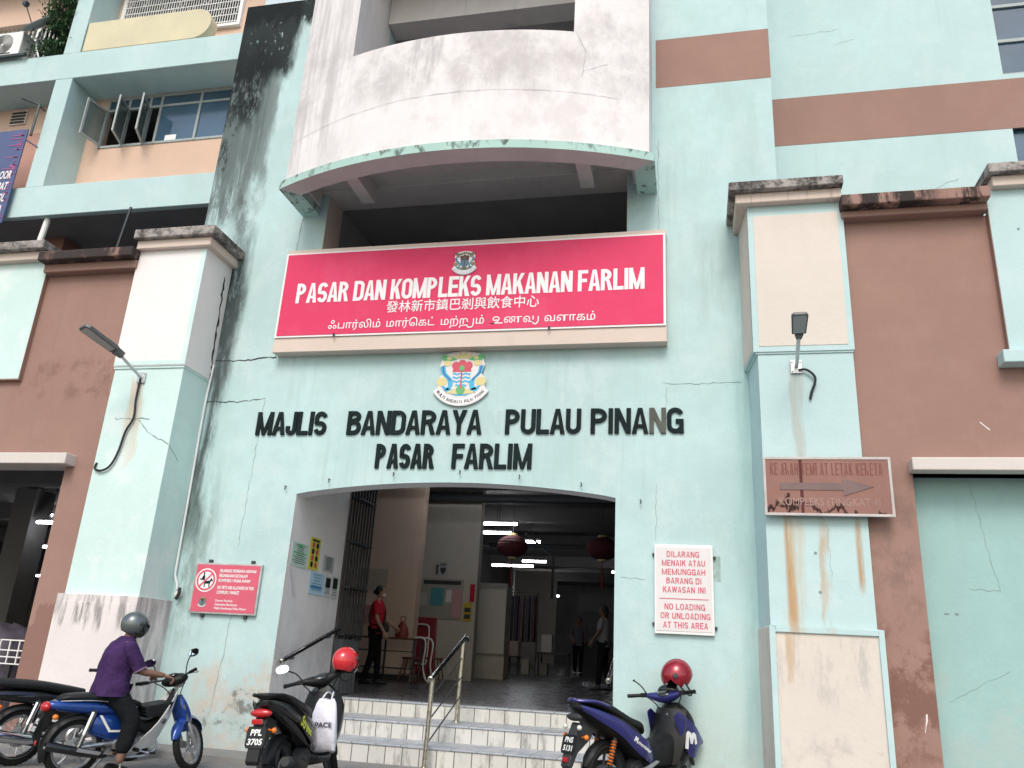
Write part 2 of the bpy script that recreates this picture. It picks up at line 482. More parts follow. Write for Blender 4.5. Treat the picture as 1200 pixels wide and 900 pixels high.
def plaster(name, col, mott=0.07, streak=0.25, streak_col=(0.10, 0.12, 0.11), fade=None, grime=None, stains=(), rough=0.75):
    """painted render: mottled, faintly streaked, with stains of their own place (x0,x1,z0,z1,softx,softz,colour,amount,noise scale,(nx,nz),lo,hi)"""
    N = NT(name)
    big = N.noise(0.7, detail=8, rough=0.65)
    fine = N.noise(5.0, detail=6)
    c = N.mix(N.mr(big, 0.3, 0.7), tuple(x * (1 - mott) for x in col), tuple(min(1, x * (1 + mott)) for x in col))
    c = N.mix(N.mr(fine, 0.35, 0.7, 0, 0.5), c, tuple(x * (1 - mott * 0.8) for x in col))
    if fade:
        pa = N.noise(1.3, 1, 1, 0.8, detail=9, rough=0.72, off=(4, 1, 7))
        c = N.mix(N.mr(pa, 0.5, 0.62, 0, 0.55), c, fade)
    st = N.noise(1.0, 5.5, 5.5, 0.28, detail=7, rough=0.7)
    st2 = N.noise(0.55, off=(9, 3, 2))
    c = N.mix(N.math('MULTIPLY', N.mr(st, 0.52, 0.8, 0, streak), N.mr(st2, 0.4, 0.65)), c, streak_col)
    if grime:
        z, amt, gc = grime
        gn = N.noise(3.0, 1, 1, 0.6, detail=8, rough=0.7, off=(1, 5, 3))
        m = N.math('MULTIPLY', N.mr(N.z, 0.0, z * K, 1, 0), N.mr(gn, 0.35, 0.7, 0.1, 1))
        c = N.mix(N.math('MULTIPLY', m, amt), c, gc)
    if stains:
        wob = N.mr(N.noise(1.4, 2.2, 2.2, 0.5, detail=5, off=(3, 3, 3)), 0.25, 0.75, -0.12, 0.12, False)
        wz = N.mr(N.noise(2.0, 2.5, 2.5, 0.8, detail=5, off=(7, 3, 1)), 0.25, 0.75, -0.25, 0.25, False)
        xx = N.math('ADD', N.x, wob); zz = N.math('ADD', N.z, wz)
    for (x0, x1, z0, z1, sx, sz, sc, amt, ns, nn, lo, hi) in stains:
        hard = sx < 0.03
        X, Z = (N.x, N.z) if hard else (xx, zz)
        x0, x1, z0, z1 = x0 * K, x1 * K, z0 * K, z1 * K
        a = N.math('MULTIPLY', N.mr(X, x0 - sx, x0 + sx), N.mr(X, x1 - sx, x1 + sx, 1, 0))
        b = N.math('MULTIPLY', N.mr(Z, z0 - sz, z0 + sz), N.mr(Z, z1 - sz, z1 + sz, 1, 0))
        n = N.mr(N.noise(ns, nn[0], nn[0], nn[1], detail=9, rough=0.72, off=(x0, 1, z0)), lo, hi)
        m = N.math('MULTIPLY', N.math('MULTIPLY', a, b), N.math('MULTIPLY', n, amt))
        c = N.mix(m, c, sc)
    N.t.links.new(c, N.p.inputs['Base Color'])
    N.p.inputs['Roughness'].default_value = rough
    N.p.inputs['Specular IOR Level'].default_value = 0.12
    h = N.math('ADD', N.math('MULTIPLY', N.noise(28.0, detail=5), 0.5), N.math('MULTIPLY', N.noise(2.2, detail=3), 1.2))
    N.bump(h, 0.38, 0.014)
    return N.mt

MINT = (0.47, 0.632, 0.638)
WHITE = (0.79, 0.755, 0.755)
PEACH = (0.66, 0.55, 0.485)
BROWN = (0.325, 0.20, 0.165)
BLACK = (0.018, 0.02, 0.02)
MOULD = (0.012, 0.015, 0.016)
RUST = (0.42, 0.22, 0.08)

m_wall = plaster('mint_render', MINT, 0.09, 0.32, (0.20, 0.27, 0.25), fade=(0.55, 0.67, 0.68),
    grime=(1.0, 0.75, (0.42, 0.38, 0.33)), stains=[
    (-6.9, -5.80, 7.5, 9.4, 0.08, 0.3, (0.16, 0.20, 0.20), 0.75, 3.0, (1.2, 0.5), 0.2, 0.5),
    (-6.9, -5.88, 7.3, 9.6, 0.10, 0.3, (0.10, 0.13, 0.13), 0.85, 1.2, (4.5, 0.22), 0.30, 0.47),
    (-6.9, -6.0, 6.6, 8.2, 0.12, 0.5, (0.13, 0.16, 0.16), 0.9, 1.2, (4.5, 0.25), 0.32, 0.50),
    (-5.92, -5.78, 7.3, 9.3, 0.05, 0.2, (0.17, 0.21, 0.21), 0.8, 1.2, (3.0, 0.2), 0.2, 0.5),
    (-6.9, -5.62, 9.0, 14, 0.08, 0.25, MOULD, 0.97, 8.0, (2.0, 0.8), 0.29, 0.42),
    (-6.9, -5.1, 10.05, 14, 0.08, 0.12, MOULD, 0.97, 8.0, (2.0, 0.8), 0.29, 0.42),
    (-6.9, -6.05, 8.3, 9.3, 0.10, 0.25, MOULD, 0.95, 6.0, (2.0, 0.6), 0.38, 0.52),
    (-6.9, -6.35, 7.3, 8.8, 0.05, 0.3, (0.03, 0.04, 0.04), 0.85, 6.0, (2.0, 0.7), 0.50, 0.60),
    (-6.8, -5.85, 6.2, 7.4, 0.2, 0.4, (0.09, 0.11, 0.11), 0.65, 4.0, (1.5, 0.6), 0.44, 0.60),
    (-6.10, -5.78, 4.2, 6.3, 0.10, 0.5, (0.05, 0.065, 0.065), 0.95, 3.0, (2.0, 0.4), 0.28, 0.5),
    (-5.98, -5.82, 2.2, 4.6, 0.06, 0.5, (0.07, 0.09, 0.09), 0.95, 2.5, (2.0, 0.3), 0.30, 0.5),
    (-6.1, -5.6, 1.2, 3.0, 0.15, 0.6, (0.20, 0.26, 0.24), 0.7, 3.0, (2.0, 0.5), 0.4, 0.6),
    (-5.5, -4.6, 0.0, 0.9, 0.15, 0.2, (0.55, 0.47, 0.40), 0.8, 2.5, (1, 1), 0.42, 0.60),
    (-5.4, -4.5, 0.15, 0.75, 0.1, 0.15, (0.14, 0.14, 0.12), 0.8, 5.0, (1, 1), 0.52, 0.66),
    (-5.1, -0.3, 3.9, 4.65, 0.1, 0.2, (0.36, 0.48, 0.47), 0.45, 1.3, (5, 0.25), 0.50, 0.70),
    (-4.8, -0.4, 2.6, 3.6, 0.2, 0.3, (0.36, 0.48, 0.46), 0.4, 1.2, (6, 0.22), 0.50, 0.70),
    (-0.8, 1.0, 6.6, 9, 0.2, 0.4, (0.40, 0.54, 0.53), 0.5, 1.0, (2, 0.5), 0.46, 0.66),
    (0.19, 0.27, 1.98, 2.24, 0.008, 0.008, (0.27, 0.38, 0.35), 0.9, 9.0, (1, 1), 0.35, 0.6),
    (-0.75, 0.5, 0.0, 1.0, 0.2, 0.03, (0.50, 0.64, 0.61), 0.7, 3.0, (1, 1), 0.3, 0.6),
    (0.45, 0.9, 0.3, 5.9, 0.12, 0.4, (0.30, 0.48, 0.47), 0.55, 1.5, (3, 0.4), 0.35, 0.65),
    (0.05, 0.5, 5.0, 6.3, 0.2, 0.3, (0.40, 0.52, 0.52), 0.6, 2.5, (2, 0.5), 0.4, 0.65),
    (-2.2, -1.2, 2.9, 3.5, 0.3, 0.2, (0.38, 0.55, 0.52), 0.5, 1.6, (5, 0.3), 0.45, 0.65)])
m_crack = mat('crack', (0.22, 0.29, 0.28), 0.9)
m_deepcrack = mat('deep_crack', (0.03, 0.035, 0.033), 0.9)
m_mint = plaster('mint_paint', MINT, 0.06, 0.15, (0.2, 0.27, 0.25), fade=(0.55, 0.67, 0.68))
m_mint_wing = plaster('mint_paint_wing', (0.485, 0.642, 0.648), 0.05, 0.25, (0.25, 0.3, 0.28), fade=(0.555, 0.675, 0.685))
m_tower = plaster('white_render', WHITE, 0.05, 0.28, (0.33, 0.31, 0.31), fade=(0.62, 0.58, 0.58), stains=[
    (-5.2, -0.3, 7.5, 8.5, 0.2, 0.25, (0.47, 0.44, 0.44), 0.75, 1.2, (1, 0.8), 0.36, 0.62),
    (-5.2, -4.2, 6.8, 11, 0.3, 0.4, (0.46, 0.44, 0.44), 0.65, 1.3, (4, 0.3), 0.42, 0.62),
    (-3.3, -2.9, 7.7, 8.4, 0.1, 0.1, (0.35, 0.34, 0.34), 0.6, 2.0, (4, 0.4), 0.4, 0.6)])
m_slab = plaster('slab_edge_render', (0.42, 0.60, 0.55), 0.08, 0.4, (0.2, 0.25, 0.23), stains=[
    (-5.2, -0.3, 6.68, 6.8, 0.1, 0.03, (0.06, 0.07, 0.06), 0.85, 6.0, (1, 0.4), 0.45, 0.6)])
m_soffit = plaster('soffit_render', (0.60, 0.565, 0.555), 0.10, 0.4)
m_brown = plaster('brown_render', BROWN, 0.07, 0.2, (0.16, 0.10, 0.09), fade=(0.34, 0.215, 0.18), stains=[
    (1.5, 2.2, 0.4, 1.6, 0.1, 0.2, (0.19, 0.095, 0.075), 0.8, 2.2, (1, 0.8), 0.45, 0.55),
    (1.5, 2.3, 1.8, 3.0, 0.1, 0.2, (0.2, 0.13, 0.11), 0.6, 2.5, (1, 0.8), 0.42, 0.6),
    (-8.0, -6.9, 0.0, 1.28, 0.1, 0.02, (0.24, 0.13, 0.11), 0.75, 1.0, (1, 1), 0.1, 0.3),
    (-8.4, -6.9, 3.9, 4.4, 0.2, 0.1, (0.22, 0.12, 0.10), 0.6, 3.0, (1, 1), 0.45, 0.6)])
m_coping = plaster('weathered_coping', BROWN, 0.1, 0.5, (0.05, 0.04, 0.04), stains=[
    (-9, -6.5, 5, 7, 0.1, 0.1, (0.04, 0.035, 0.035), 0.95, 3.0, (1.2, 0.5), 0.34, 0.5),
    (1.5, 2.5, 5, 7, 0.2, 0.1, (0.03, 0.028, 0.028), 0.95, 3.0, (1.4, 0.4), 0.40, 0.52),
    (2.4, 3.3, 5, 7, 0.1, 0.1, (0.035, 0.03, 0.03), 0.9, 3.0, (1.6, 0.3), 0.52, 0.60)])
N = NT('mouldy_concrete')
_n = N.noise(9.0, detail=10, rough=0.75); _b = N.noise(2.0, detail=4)
_c = N.mix(N.mr(N.math('ADD', _n, N.math('MULTIPLY', _b, 0.6)), 0.66, 0.94), (0.06, 0.055, 0.052), (0.40, 0.36, 0.34))
N.t.links.new(_c, N.p.inputs['Base Color']); N.p.inputs['Roughness'].default_value = 0.95; N.bump(_n, 0.6, 0.02)
m_cap = N.mt
m_cream = plaster('cream_paint', PEACH, 0.05, 0.15, (0.35, 0.28, 0.24), stains=[
    (0.4, 1.8, 5.9, 6.5, 0.1, 0.1, (0.25, 0.2, 0.17), 0.5, 4.0, (3, 0.4), 0.5, 0.7)])
m_panel = plaster('cream_panel', (0.67, 0.605, 0.545), 0.04, 0.15, (0.45, 0.38, 0.34), stains=[
    (0.6, 1.7, 0.9, 1.55, 0.05, 0.2, (0.42, 0.40, 0.38), 0.6, 3.0, (2.5, 0.6), 0.48, 0.66),
    (0.6, 1.7, 0.2, 0.6, 0.05, 0.1, (0.40, 0.38, 0.36), 0.5, 3.0, (1, 1), 0.48, 0.66),
    (0.80, 0.90, 1.0, 1.6, 0.03, 0.1, (0.5, 0.34, 0.2), 0.7, 2.0, (3, 0.4), 0.3, 0.6)], rough=0.7)
m_pierL = plaster('sunlit_pier_paint', (0.80, 0.77, 0.76), 0.04, 0.1, (0.45, 0.42, 0.42))
m_pierLmint = plaster('pier_mint_faded', (0.60, 0.77, 0.74), 0.06, 0.15, (0.3, 0.36, 0.34), fade=(0.76, 0.80, 0.79), stains=[
    (-6.66, -6.50, 3.2, 4.1, 0.05, 0.1, (0.62, 0.52, 0.40), 0.8, 2.0, (3, 0.3), 0.3, 0.6)])
m_base = plaster('pier_base_paint', (0.74, 0.68, 0.67), 0.06, 0.25, (0.3, 0.27, 0.26), grime=(0.6, 0.5, (0.35, 0.3, 0.27)), stains=[
    (-7.1, -5.9, 1.25, 1.6, 0.05, 0.1, (0.16, 0.15, 0.14), 0.75, 2.0, (5, 0.5), 0.46, 0.62),
    (-6.1, -5.7, 0.0, 1.6, 0.1, 0.1, (0.30, 0.28, 0.27), 0.7, 2.0, (3, 0.5), 0.4, 0.6)])
m_pierR = plaster('right_pier_mint', (0.49, 0.645, 0.655), 0.05, 0.15, (0.25, 0.33, 0.32), fade=(0.56, 0.67, 0.68), stains=[
    (0.86, 0.94, 1.5, 2.55, 0.025, 0.2, RUST, 0.95, 2.0, (4, 0.3), 0.25, 0.55),
    (0.83, 1.0, 1.4, 2.5, 0.06, 0.2, (0.55, 0.42, 0.28), 0.6, 2.0, (3, 0.3), 0.35, 0.6),
    (1.20, 1.26, 1.5, 2.5, 0.03, 0.2, (0.48, 0.33, 0.20), 0.75, 2.0, (4, 0.3), 0.3, 0.6),
    (1.50, 1.55, 1.9, 2.55, 0.02, 0.1, RUST, 0.85, 2.0, (4, 0.3), 0.3, 0.55),
    (1.0, 1.1, 2.9, 4.1, 0.03, 0.2, (0.45, 0.45, 0.40), 0.7, 2.0, (4, 0.3), 0.3, 0.6)])
m_jamb = plaster('jamb_plaster', (0.80, 0.77, 0.76), 0.06, 0.3, (0.25, 0.24, 0.24), grime=(2.2, 0.75, (0.30, 0.29, 0.29)))
m_recess = plaster('green_infill_wall', (0.33, 0.50, 0.49), 0.07, 0.25, (0.2, 0.3, 0.28), stains=[(2.1, 4, 0.2, 1.1, 0.2, 0.1, (0.40, 0.50, 0.46), 0.6, 2.0, (1, 1), 0.45, 0.6)])
m_lintel = plaster('lintel_paint', (0.66, 0.60, 0.56), 0.06, 0.3, (0.3, 0.27, 0.25))
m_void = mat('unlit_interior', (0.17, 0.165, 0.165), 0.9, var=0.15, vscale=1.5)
m_loggia = mat('loggia_paint', (0.42, 0.41, 0.42), 0.9, var=0.1, vscale=1.5)
m_tan = plaster('tan_wall', (0.66, 0.50, 0.40), 0.07, 0.2)
m_hallwall = plaster('hall_wall', (0.52, 0.48, 0.42), 0.08, 0.25, grime=(2.0, 0.5, (0.18, 0.15, 0.12)))
m_hallwhite = plaster('hall_pillar', (0.62, 0.57, 0.50), 0.08, 0.25, grime=(1.6, 0.7, (0.2, 0.12, 0.08)))

def tilemat(name, c1, c2, joint, w, h, axes, rough=0.25, stain=0.5):
    N = NT(name)
    cb = N.t.nodes.new('ShaderNodeCombineXYZ')
    d = {'x': N.x, 'y': N.y, 'z': N.z}
    N.t.links.new(d[axes[0]], cb.inputs[0])
    if axes[1] != '0': N.t.links.new(d[axes[1]], cb.inputs[1])
    else: cb.inputs[1].default_value = h * 0.5
    b = N.t.nodes.new('ShaderNodeTexBrick'); b.offset = 0.0
    b.inputs['Color1'].default_value = (*c1, 1); b.inputs['Color2'].default_value = (*c2, 1); b.inputs['Mortar'].default_value = (*joint, 1)
    b.inputs['Scale'].default_value = 1; b.inputs['Mortar Size'].default_value = 0.006; b.inputs['Brick Width'].default_value = w; b.inputs['Row Height'].default_value = h
    N.t.links.new(cb.outputs[0], b.inputs['Vector'])
    n = N.noise(4.0, 1.6, 1.6, 0.5, detail=9, rough=0.75)
    c = N.mix(N.mr(n, 0.48, 0.72, 0, stain), b.outputs['Color'], tuple(x * 0.28 for x in c1))
    N.t.links.new(c, N.p.inputs['Base Color'])
    N.t.links.new(N.mr(n, 0.3, 0.7, rough, rough + 0.3), N.p.inputs['Roughness'])
    N.bump(b.outputs['Fac'], -0.3, 0.004)
    return N.mt

m_riser = tilemat('white_riser_tile', (0.66, 0.64, 0.60), (0.56, 0.55, 0.52), (0.12, 0.11, 0.10), 0.205, 5.0, 'x0', 0.3, 0.88)
m_tread = tilemat('grey_tread_tile', (0.42, 0.45, 0.49), (0.36, 0.39, 0.44), (0.12, 0.12, 0.12), 0.30, 0.30, 'xy', 0.25, 0.5)
m_hallfloor = tilemat('dark_hall_tile', (0.10, 0.10, 0.115), (0.085, 0.085, 0.10), (0.05, 0.05, 0.05), 0.33, 0.33, 'xy', 0.16, 0.3)
N = NT('asphalt')
_n = N.noise(40.0, detail=8); _b = N.noise(1.2, detail=6)
_c = N.mix(N.mr(_n, 0.3, 0.7), (0.12, 0.118, 0.115), (0.21, 0.205, 0.20)); _c = N.mix(N.mr(_b, 0.5, 0.65, 0, 0.6), _c, (0.28, 0.27, 0.26))
N.t.links.new(_c, N.p.inputs['Base Color']); N.p.inputs['Roughness'].default_value = 0.85; N.bump(_n, 0.5, 0.01)
m_asphalt = N.mt
m_apron = plaster('concrete_apron', (0.24, 0.235, 0.225), 0.15, 0.5, (0.05, 0.05, 0.045))

m_steel = mat('stainless_steel', (0.62, 0.58, 0.50), 0.28, 1.0, var=0.1, vscale=20)
m_galv = mat('galvanised_steel', (0.55, 0.56, 0.57), 0.42, 0.9, var=0.12, vscale=12)
m_chrome = mat('chrome', (0.75, 0.76, 0.78), 0.14, 1.0)
m_alu = mat('cast_aluminium', (0.48, 0.49, 0.50), 0.42, 0.85, var=0.15, vscale=25)
m_dark = mat('dark_grey_metal', (0.05, 0.055, 0.06), 0.5, 0.3, var=0.15)
m_blackpl = mat('black_plastic', (0.010, 0.0105, 0.011), 0.48, spec=0.3, var=0.25, vscale=9, bump=0.08)
m_greypl = mat('grey_plastic', (0.035, 0.036, 0.038), 0.55, spec=0.3, var=0.2, vscale=9)
m_rubber = mat('tyre_rubber', (0.018, 0.018, 0.018), 0.8, spec=0.12, var=0.3, vscale=30, bump=0.4, bscale=90)
m_seat = mat('seat_vinyl', (0.013, 0.014, 0.015), 0.5, spec=0.3, var=0.2, vscale=12, bump=0.25, bscale=220)
m_blue = mat('blue_fairing', (0.010, 0.055, 0.27), 0.22, 0.25, coat=0.6, var=0.15, vscale=3)
m_navy = mat('indigo_fairing', (0.030, 0.030, 0.17), 0.30, 0.3, coat=0.4, var=0.15, vscale=3)
m_gblack = mat('gloss_black_fairing', (0.010, 0.010, 0.011), 0.2, coat=0.5, var=0.2, vscale=4)
m_cream_pl = mat('off_white_plastic', (0.80, 0.80, 0.78), 0.42, var=0.08, vscale=5)
m_whitepl = mat('white_paint', (0.78, 0.78, 0.77), 0.4, var=0.04)
m_redlens = mat('red_lens', (0.45, 0.012, 0.015), 0.12, coat=0.6)
m_amber = mat('amber_lens', (0.80, 0.20, 0.02), 0.2, coat=0.4)
m_clear = mat('clear_lens', (0.60, 0.62, 0.58), 0.1, coat=0.5)
m_mirror = mat('mirror_glass', (0.80, 0.82, 0.84), 0.03, 1.0)
m_yellow = mat('yellow_decal', (0.62, 0.68, 0.03), 0.4)
m_platew = mat('plate_white', (0.78, 0.78, 0.76), 0.5)
m_red = mat('red_shell', (0.58, 0.022, 0.03), 0.2, coat=0.6, var=0.1)
m_crimson = mat('crimson_shell', (0.27, 0.008, 0.022), 0.2, 0.25, coat=0.6, var=0.15)
m_silver = mat('silver_grey_shell', (0.13, 0.15, 0.155), 0.3, 0.5, coat=0.3, var=0.15)
m_visor = mat('smoke_visor', (0.02, 0.022, 0.024), 0.06, coat=0.5)
m_purple = mat('purple_cloth', (0.050, 0.024, 0.085), 0.9, spec=0.12, var=0.2, vscale=9, bump=0.9, bscale=7)
m_trouser = mat('black_trouser_cloth', (0.011, 0.012, 0.014), 0.9, spec=0.08, var=0.25, vscale=8, bump=0.9, bscale=7)
m_redcloth = mat('red_cloth', (0.50, 0.025, 0.045), 0.9, spec=0.12, var=0.12, vscale=9, bump=0.4, bscale=16)
m_skin = mat('skin', (0.19, 0.10, 0.068), 0.55, var=0.08)
m_skin2 = mat('fair_skin', (0.42, 0.25, 0.18), 0.55, var=0.05)
m_hair = mat('black_hair', (0.012, 0.010, 0.010), 0.5)
m_bag = mat('white_plastic_bag', (0.66, 0.65, 0.72), 0.35, var=0.06, bump=0.5, bscale=9)
m_text = mat('black_letter', (0.012, 0.020, 0.022), 0.85, spec=0.15, var=0.3, vscale=3)
m_textfade = mat('faded_letter', (0.075, 0.078, 0.065), 0.7, var=0.4, vscale=5)
m_signred = plaster('sign_red', (0.69, 0.058, 0.142), 0.05, 0.10, (0.42, 0.05, 0.09), fade=(0.72, 0.085, 0.175), rough=0.55)
m_petred = mat('faded_sign_red', (0.62, 0.10, 0.16), 0.5, var=0.06)
m_signwhite = mat('sign_white', (0.82, 0.80, 0.81), 0.5, var=0.02)
m_offwhite = mat('sign_offwhite', (0.70, 0.66, 0.66), 0.5, var=0.03)
m_txtred = mat('red_letter', (0.60, 0.10, 0.16), 0.6)
m_glass = mat('window_glass', (0.05, 0.10, 0.16), 0.08, spec=0.7, var=0.3, vscale=0.8)
m_frame = mat('grey_window_frame', (0.34, 0.38, 0.38), 0.5, var=0.1)
m_cable = mat('black_cable', (0.015, 0.015, 0.016), 0.6)
m_tube = mat('lit_tube', (0.9, 0.9, 0.9), 0.4, emit=(0.95, 0.97, 1.0), strength=20)
m_darkred = mat('dark_red', (0.25, 0.022, 0.032), 0.45, var=0.12)
m_wood = mat('red_brown_wood', (0.16, 0.045, 0.028), 0.5, var=0.25, vscale=14)
m_lantern = mat('red_lantern_cloth', (0.09, 0.012, 0.018), 0.7, var=0.15)
m_leaf = mat('leaf', (0.035, 0.085, 0.035), 0.6, var=0.4, vscale=5)
# ================================================================ ground
g = MB(); g.box(-170, 170, -150, 190, -0.35, -0.05)
tag(g.build('road', m_asphalt, kind='structure', smooth=0, origin=(0, 0, 0)))
g = MB(); g.box(-6.02, 0.64, 8.30, 8.79, -0.1, 0.02); g.box(-14, -6.0, 8.0, 8.29, -0.1, 0.02); g.box(0.6, 9, 8.0, 8.29, -0.1, 0.02)
g.build('pavement', m_apron, kind='structure', smooth=0, bevel=0.01)

# ================================================================ main building
bld = root('market_building', (-2.76, 8.8, 0), 'tall mint green market block with an arched entrance and a white curved balcony', 'building')
XL, XR, Y0 = -6.57, 1.05, 8.8
w = MB()
T = 9.03
arch = [(-4.61 + 3.79 * i / 28, 2.84 + 0.155 * sin(pi * i / 28) ** 0.8) for i in range(29)]
w.prism([(XL, 0), (-4.61, 0), (-4.61, 6.0), (XL, 6.0)], 'y', Y0, T)
w.prism([(-0.82, 0), (XR, 0), (XR, 6.0), (-0.82, 6.0)], 'y', Y0, T)
w.prism(arch + [(-0.82, 6.0), (-4.61, 6.0)], 'y', Y0, T)
w.prism([(XL, 6.0), (-4.74, 6.0), (-4.74, 6.95), (XL, 6.95)], 'y', Y0, T)
w.prism([(-0.72, 6.0), (XR, 6.0), (XR, 6.95), (-0.72, 6.95)], 'y', Y0, T)
w.prism([(XL, 6.95), (XR, 6.95), (XR, 7.0), (XL, 7.0)], 'y', Y0, T)
w.prism([(XL, 7.0), (-4.16, 7.0), (-4.16, 10.42), (XL, 10.42)], 'y', Y0, T)
w.prism([(-1.3, 7.0), (XR, 7.0), (XR, 13), (-1.3, 13)], 'y', Y0, T)
w.prism([(-4.16, 9.7), (-1.3, 9.7), (-1.3, 13), (-4.16, 13)], 'y', Y0, T)
w.box(XR - 0.25, XR, T, 10.4, 0, 13); w.box(XL, XL + 0.25, T, 10.4, 0, 10.42)
rnd = random.Random(4)
def crack(pts, wd=0.012, seed=1, y=Y0, nrm=(0, -1, 0), m=1):
    w.ribbon([(x, y, z) for x, z in pts], wd * 0.8, nrm, 0.0015, m, 0.010, seed)
crack([(-6.0, 5.85), (-6.05, 4.55), (-6.1, 4.3)], 0.04, 2, m=2)
crack([(-6.1, 4.58), (-5.7, 4.56), (-5.15, 4.60)], 0.02, 3, m=2)
crack([(-6.05, 4.02), (-5.6, 4.0), (-5.22, 4.05)], 0.015, 4, m=2)
crack([(-5.22, 4.05), (-5.22, 3.9), (-5.24, 3.0), (-5.26, 2.2)], 0.008, 5)
crack([(-5.08, 6.6), (-5.1, 6.2), (-5.12, 6.05)], 0.018, 6)
crack([(-5.2, 1.5), (-5.22, 1.1), (-5.28, 0.4), (-5.36, 0.1)], 0.008, 7)
crack([(-0.30, 4.15), (0.1, 4.14), (0.55, 4.15)], 0.010, 8)
crack([(-0.26, 4.1), (-0.28, 3.6)], 0.006, 9)
crack([(-0.5, 1.98), (-0.75, 2.0)], 0.006, 10)
crack([(-0.38, 3.0), (-0.39, 2.4)], 0.005, 11)
crack([(-0.34, 7.4), (-0.345, 6.05)], 0.010, 12)
w.build('wall', [m_wall, m_crack, m_deepcrack], bld, smooth=0)

b = MB(); b.box(XL, -4.9, 9.2, 9.3, 10.3, 13); b.build('upper_panel', mat('pale_blue_panel', (0.52, 0.62, 0.68), 0.5, var=0.1), bld, smooth=0)
b = MB(); b.box(-0.37, XR + 0.002, 8.797, 8.83, 8.19, 8.95)
b.build('painted_band', m_brown, bld, smooth=0)
# loggia behind the red sign
r = MB()
for x_, x2_ in ((-4.9, -4.735), (-0.725, -0.55)):
    r = MB(); r.box(x_, x2_, 8.803, 9.24, 5.9, 6.99); r.build('window_reveal', m_cream, bld, smooth=0)
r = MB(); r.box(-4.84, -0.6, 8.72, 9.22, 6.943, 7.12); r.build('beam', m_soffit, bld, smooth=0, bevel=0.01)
def room(mb, x0, x1, y0, y1, z0, z1, front=False):
    vs = [(x, y, z) for x in (x0, x1) for y in (y0, y1) for z in (z0, z1)]
    mb.add(vs, [(0, 1, 3, 2), (4, 6, 7, 5), (2, 3, 7, 6), (0, 2, 6, 4), (1, 5, 7, 3)])
r = MB(); room(r, -4.9, -0.55, 9.242, 12.5, 5.0, 7.2); room(r, -4.16, -1.3, 9.031, 12.5, 7.3, 9.9)
r.build('loggia_room', m_loggia, bld, smooth=0)

# curved white balcony
R0, YC = 5.5, 7.62 + 5.5
def arcp(x, inset=0.0):
    dx = x + 2.72
    return YC - math.sqrt((R0 - inset) ** 2 - dx * dx)
def xs(a, b, n): return [a + (b - a) * i / n for i in range(n + 1)]
t = MB()
def plan(x0, x1, inset, yb, n=24): return [(x, arcp(x, inset)) for x in xs(x0, x1, n)] + [(x1, yb), (x0, yb)]
outer = [(x, arcp(x)) for x in xs(-5.02, -0.42, 40)]
inner = [(x, arcp(x, 0.16)) for x in xs(-4.86, -0.58, 40)]
for i in range(40):
    vs = [(*q, z) for z in (6.73, 8.33) for q in (outer[i], outer[i + 1], inner[i + 1], inner[i])]
    t.add(vs, [(3, 2, 1, 0), (4, 5, 6, 7), (0, 1, 5, 4), (2, 3, 7, 6)])
t.box(-5.02, -4.88, arcp(-5.02), 8.8, 6.73, 8.33); t.box(-0.56, -0.42, arcp(-0.42), 8.8, 6.73, 8.33)
t.prism(plan(-5.02, -4.16, 0, 8.8), 'z', 8.33, 13)
t.prism(plan(-1.30, -0.42, 0, 8.8), 'z', 8.33, 13)
t.prism(plan(-4.16, -1.30, 0, 8.8), 'z', 11.0, 13)
def arccrack(pts, seed, wd=0.007):
    P = []
    for (x0, z0), (x1, z1) in zip(pts[:-1], pts[1:]):
        P += [(x0 + (x1 - x0) * i / 6, arcp(x0 + (x1 - x0) * i / 6), z0 + (z1 - z0) * i / 6) for i in range(6)]
    t.ribbon(P, wd, (0, -1, 0), 0.006, 1, 0.005, seed)
arccrack([(-5.0, 7.3), (-4.3, 7.38), (-3.3, 7.45), (-2.5, 7.46), (-1.5, 7.45), (-0.6, 7.42)], 3, 0.005)
arccrack([(-1.28, 8.33), (-1.15, 8.05), (-1.2, 7.6)], 5)
arccrack([(-0.9, 7.9), (-1.25, 7.72)], 6, 0.005)
t.build('balcony_wall', [m_tower, mat('pale_crack', (0.50, 0.47, 0.47), 0.9)], bld, smooth=30)
t = MB(); t.box(-4.15, -1.31, 8.7, 9.03, 9.66, 10.32); t.prism(plan(-4.15, -1.31, 0.1, 8.7), 'z', 10.32, 10.45)
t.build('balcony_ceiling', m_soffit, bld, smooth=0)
s = MB()
no = 40
po = [(x, arcp(x) - 0.05) for x in xs(-5.08, -0.36, no)]
pi_ = [(x, arcp(x) + 0.22) for x in xs(-4.84, -0.60, no)]
for i in range(no):
    a, b2, c, d = po[i], po[i + 1], pi_[i + 1], pi_[i]
    vs = [(*q, z) for z in (6.62, 6.728) for q in (a, b2, c, d)]
    s.add(vs, [(3, 2, 1, 0)], 1); s.add(vs, [(4, 5, 6, 7), (0, 1, 5, 4), (2, 3, 7, 6)], 0)
s.box(-5.08, -4.84, po[0][1], 8.8, 6.621, 6.727); s.box(-0.60, -0.36, po[-1][1], 8.8, 6.621, 6.727)
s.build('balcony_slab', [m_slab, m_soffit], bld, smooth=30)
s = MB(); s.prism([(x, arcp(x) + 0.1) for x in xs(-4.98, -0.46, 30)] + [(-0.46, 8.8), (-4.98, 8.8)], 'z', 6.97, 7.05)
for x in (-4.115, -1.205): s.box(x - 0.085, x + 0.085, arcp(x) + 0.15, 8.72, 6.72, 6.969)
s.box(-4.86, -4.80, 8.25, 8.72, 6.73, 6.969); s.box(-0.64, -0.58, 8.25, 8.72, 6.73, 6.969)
s.build('balcony_soffit', m_soffit, bld, smooth=0)

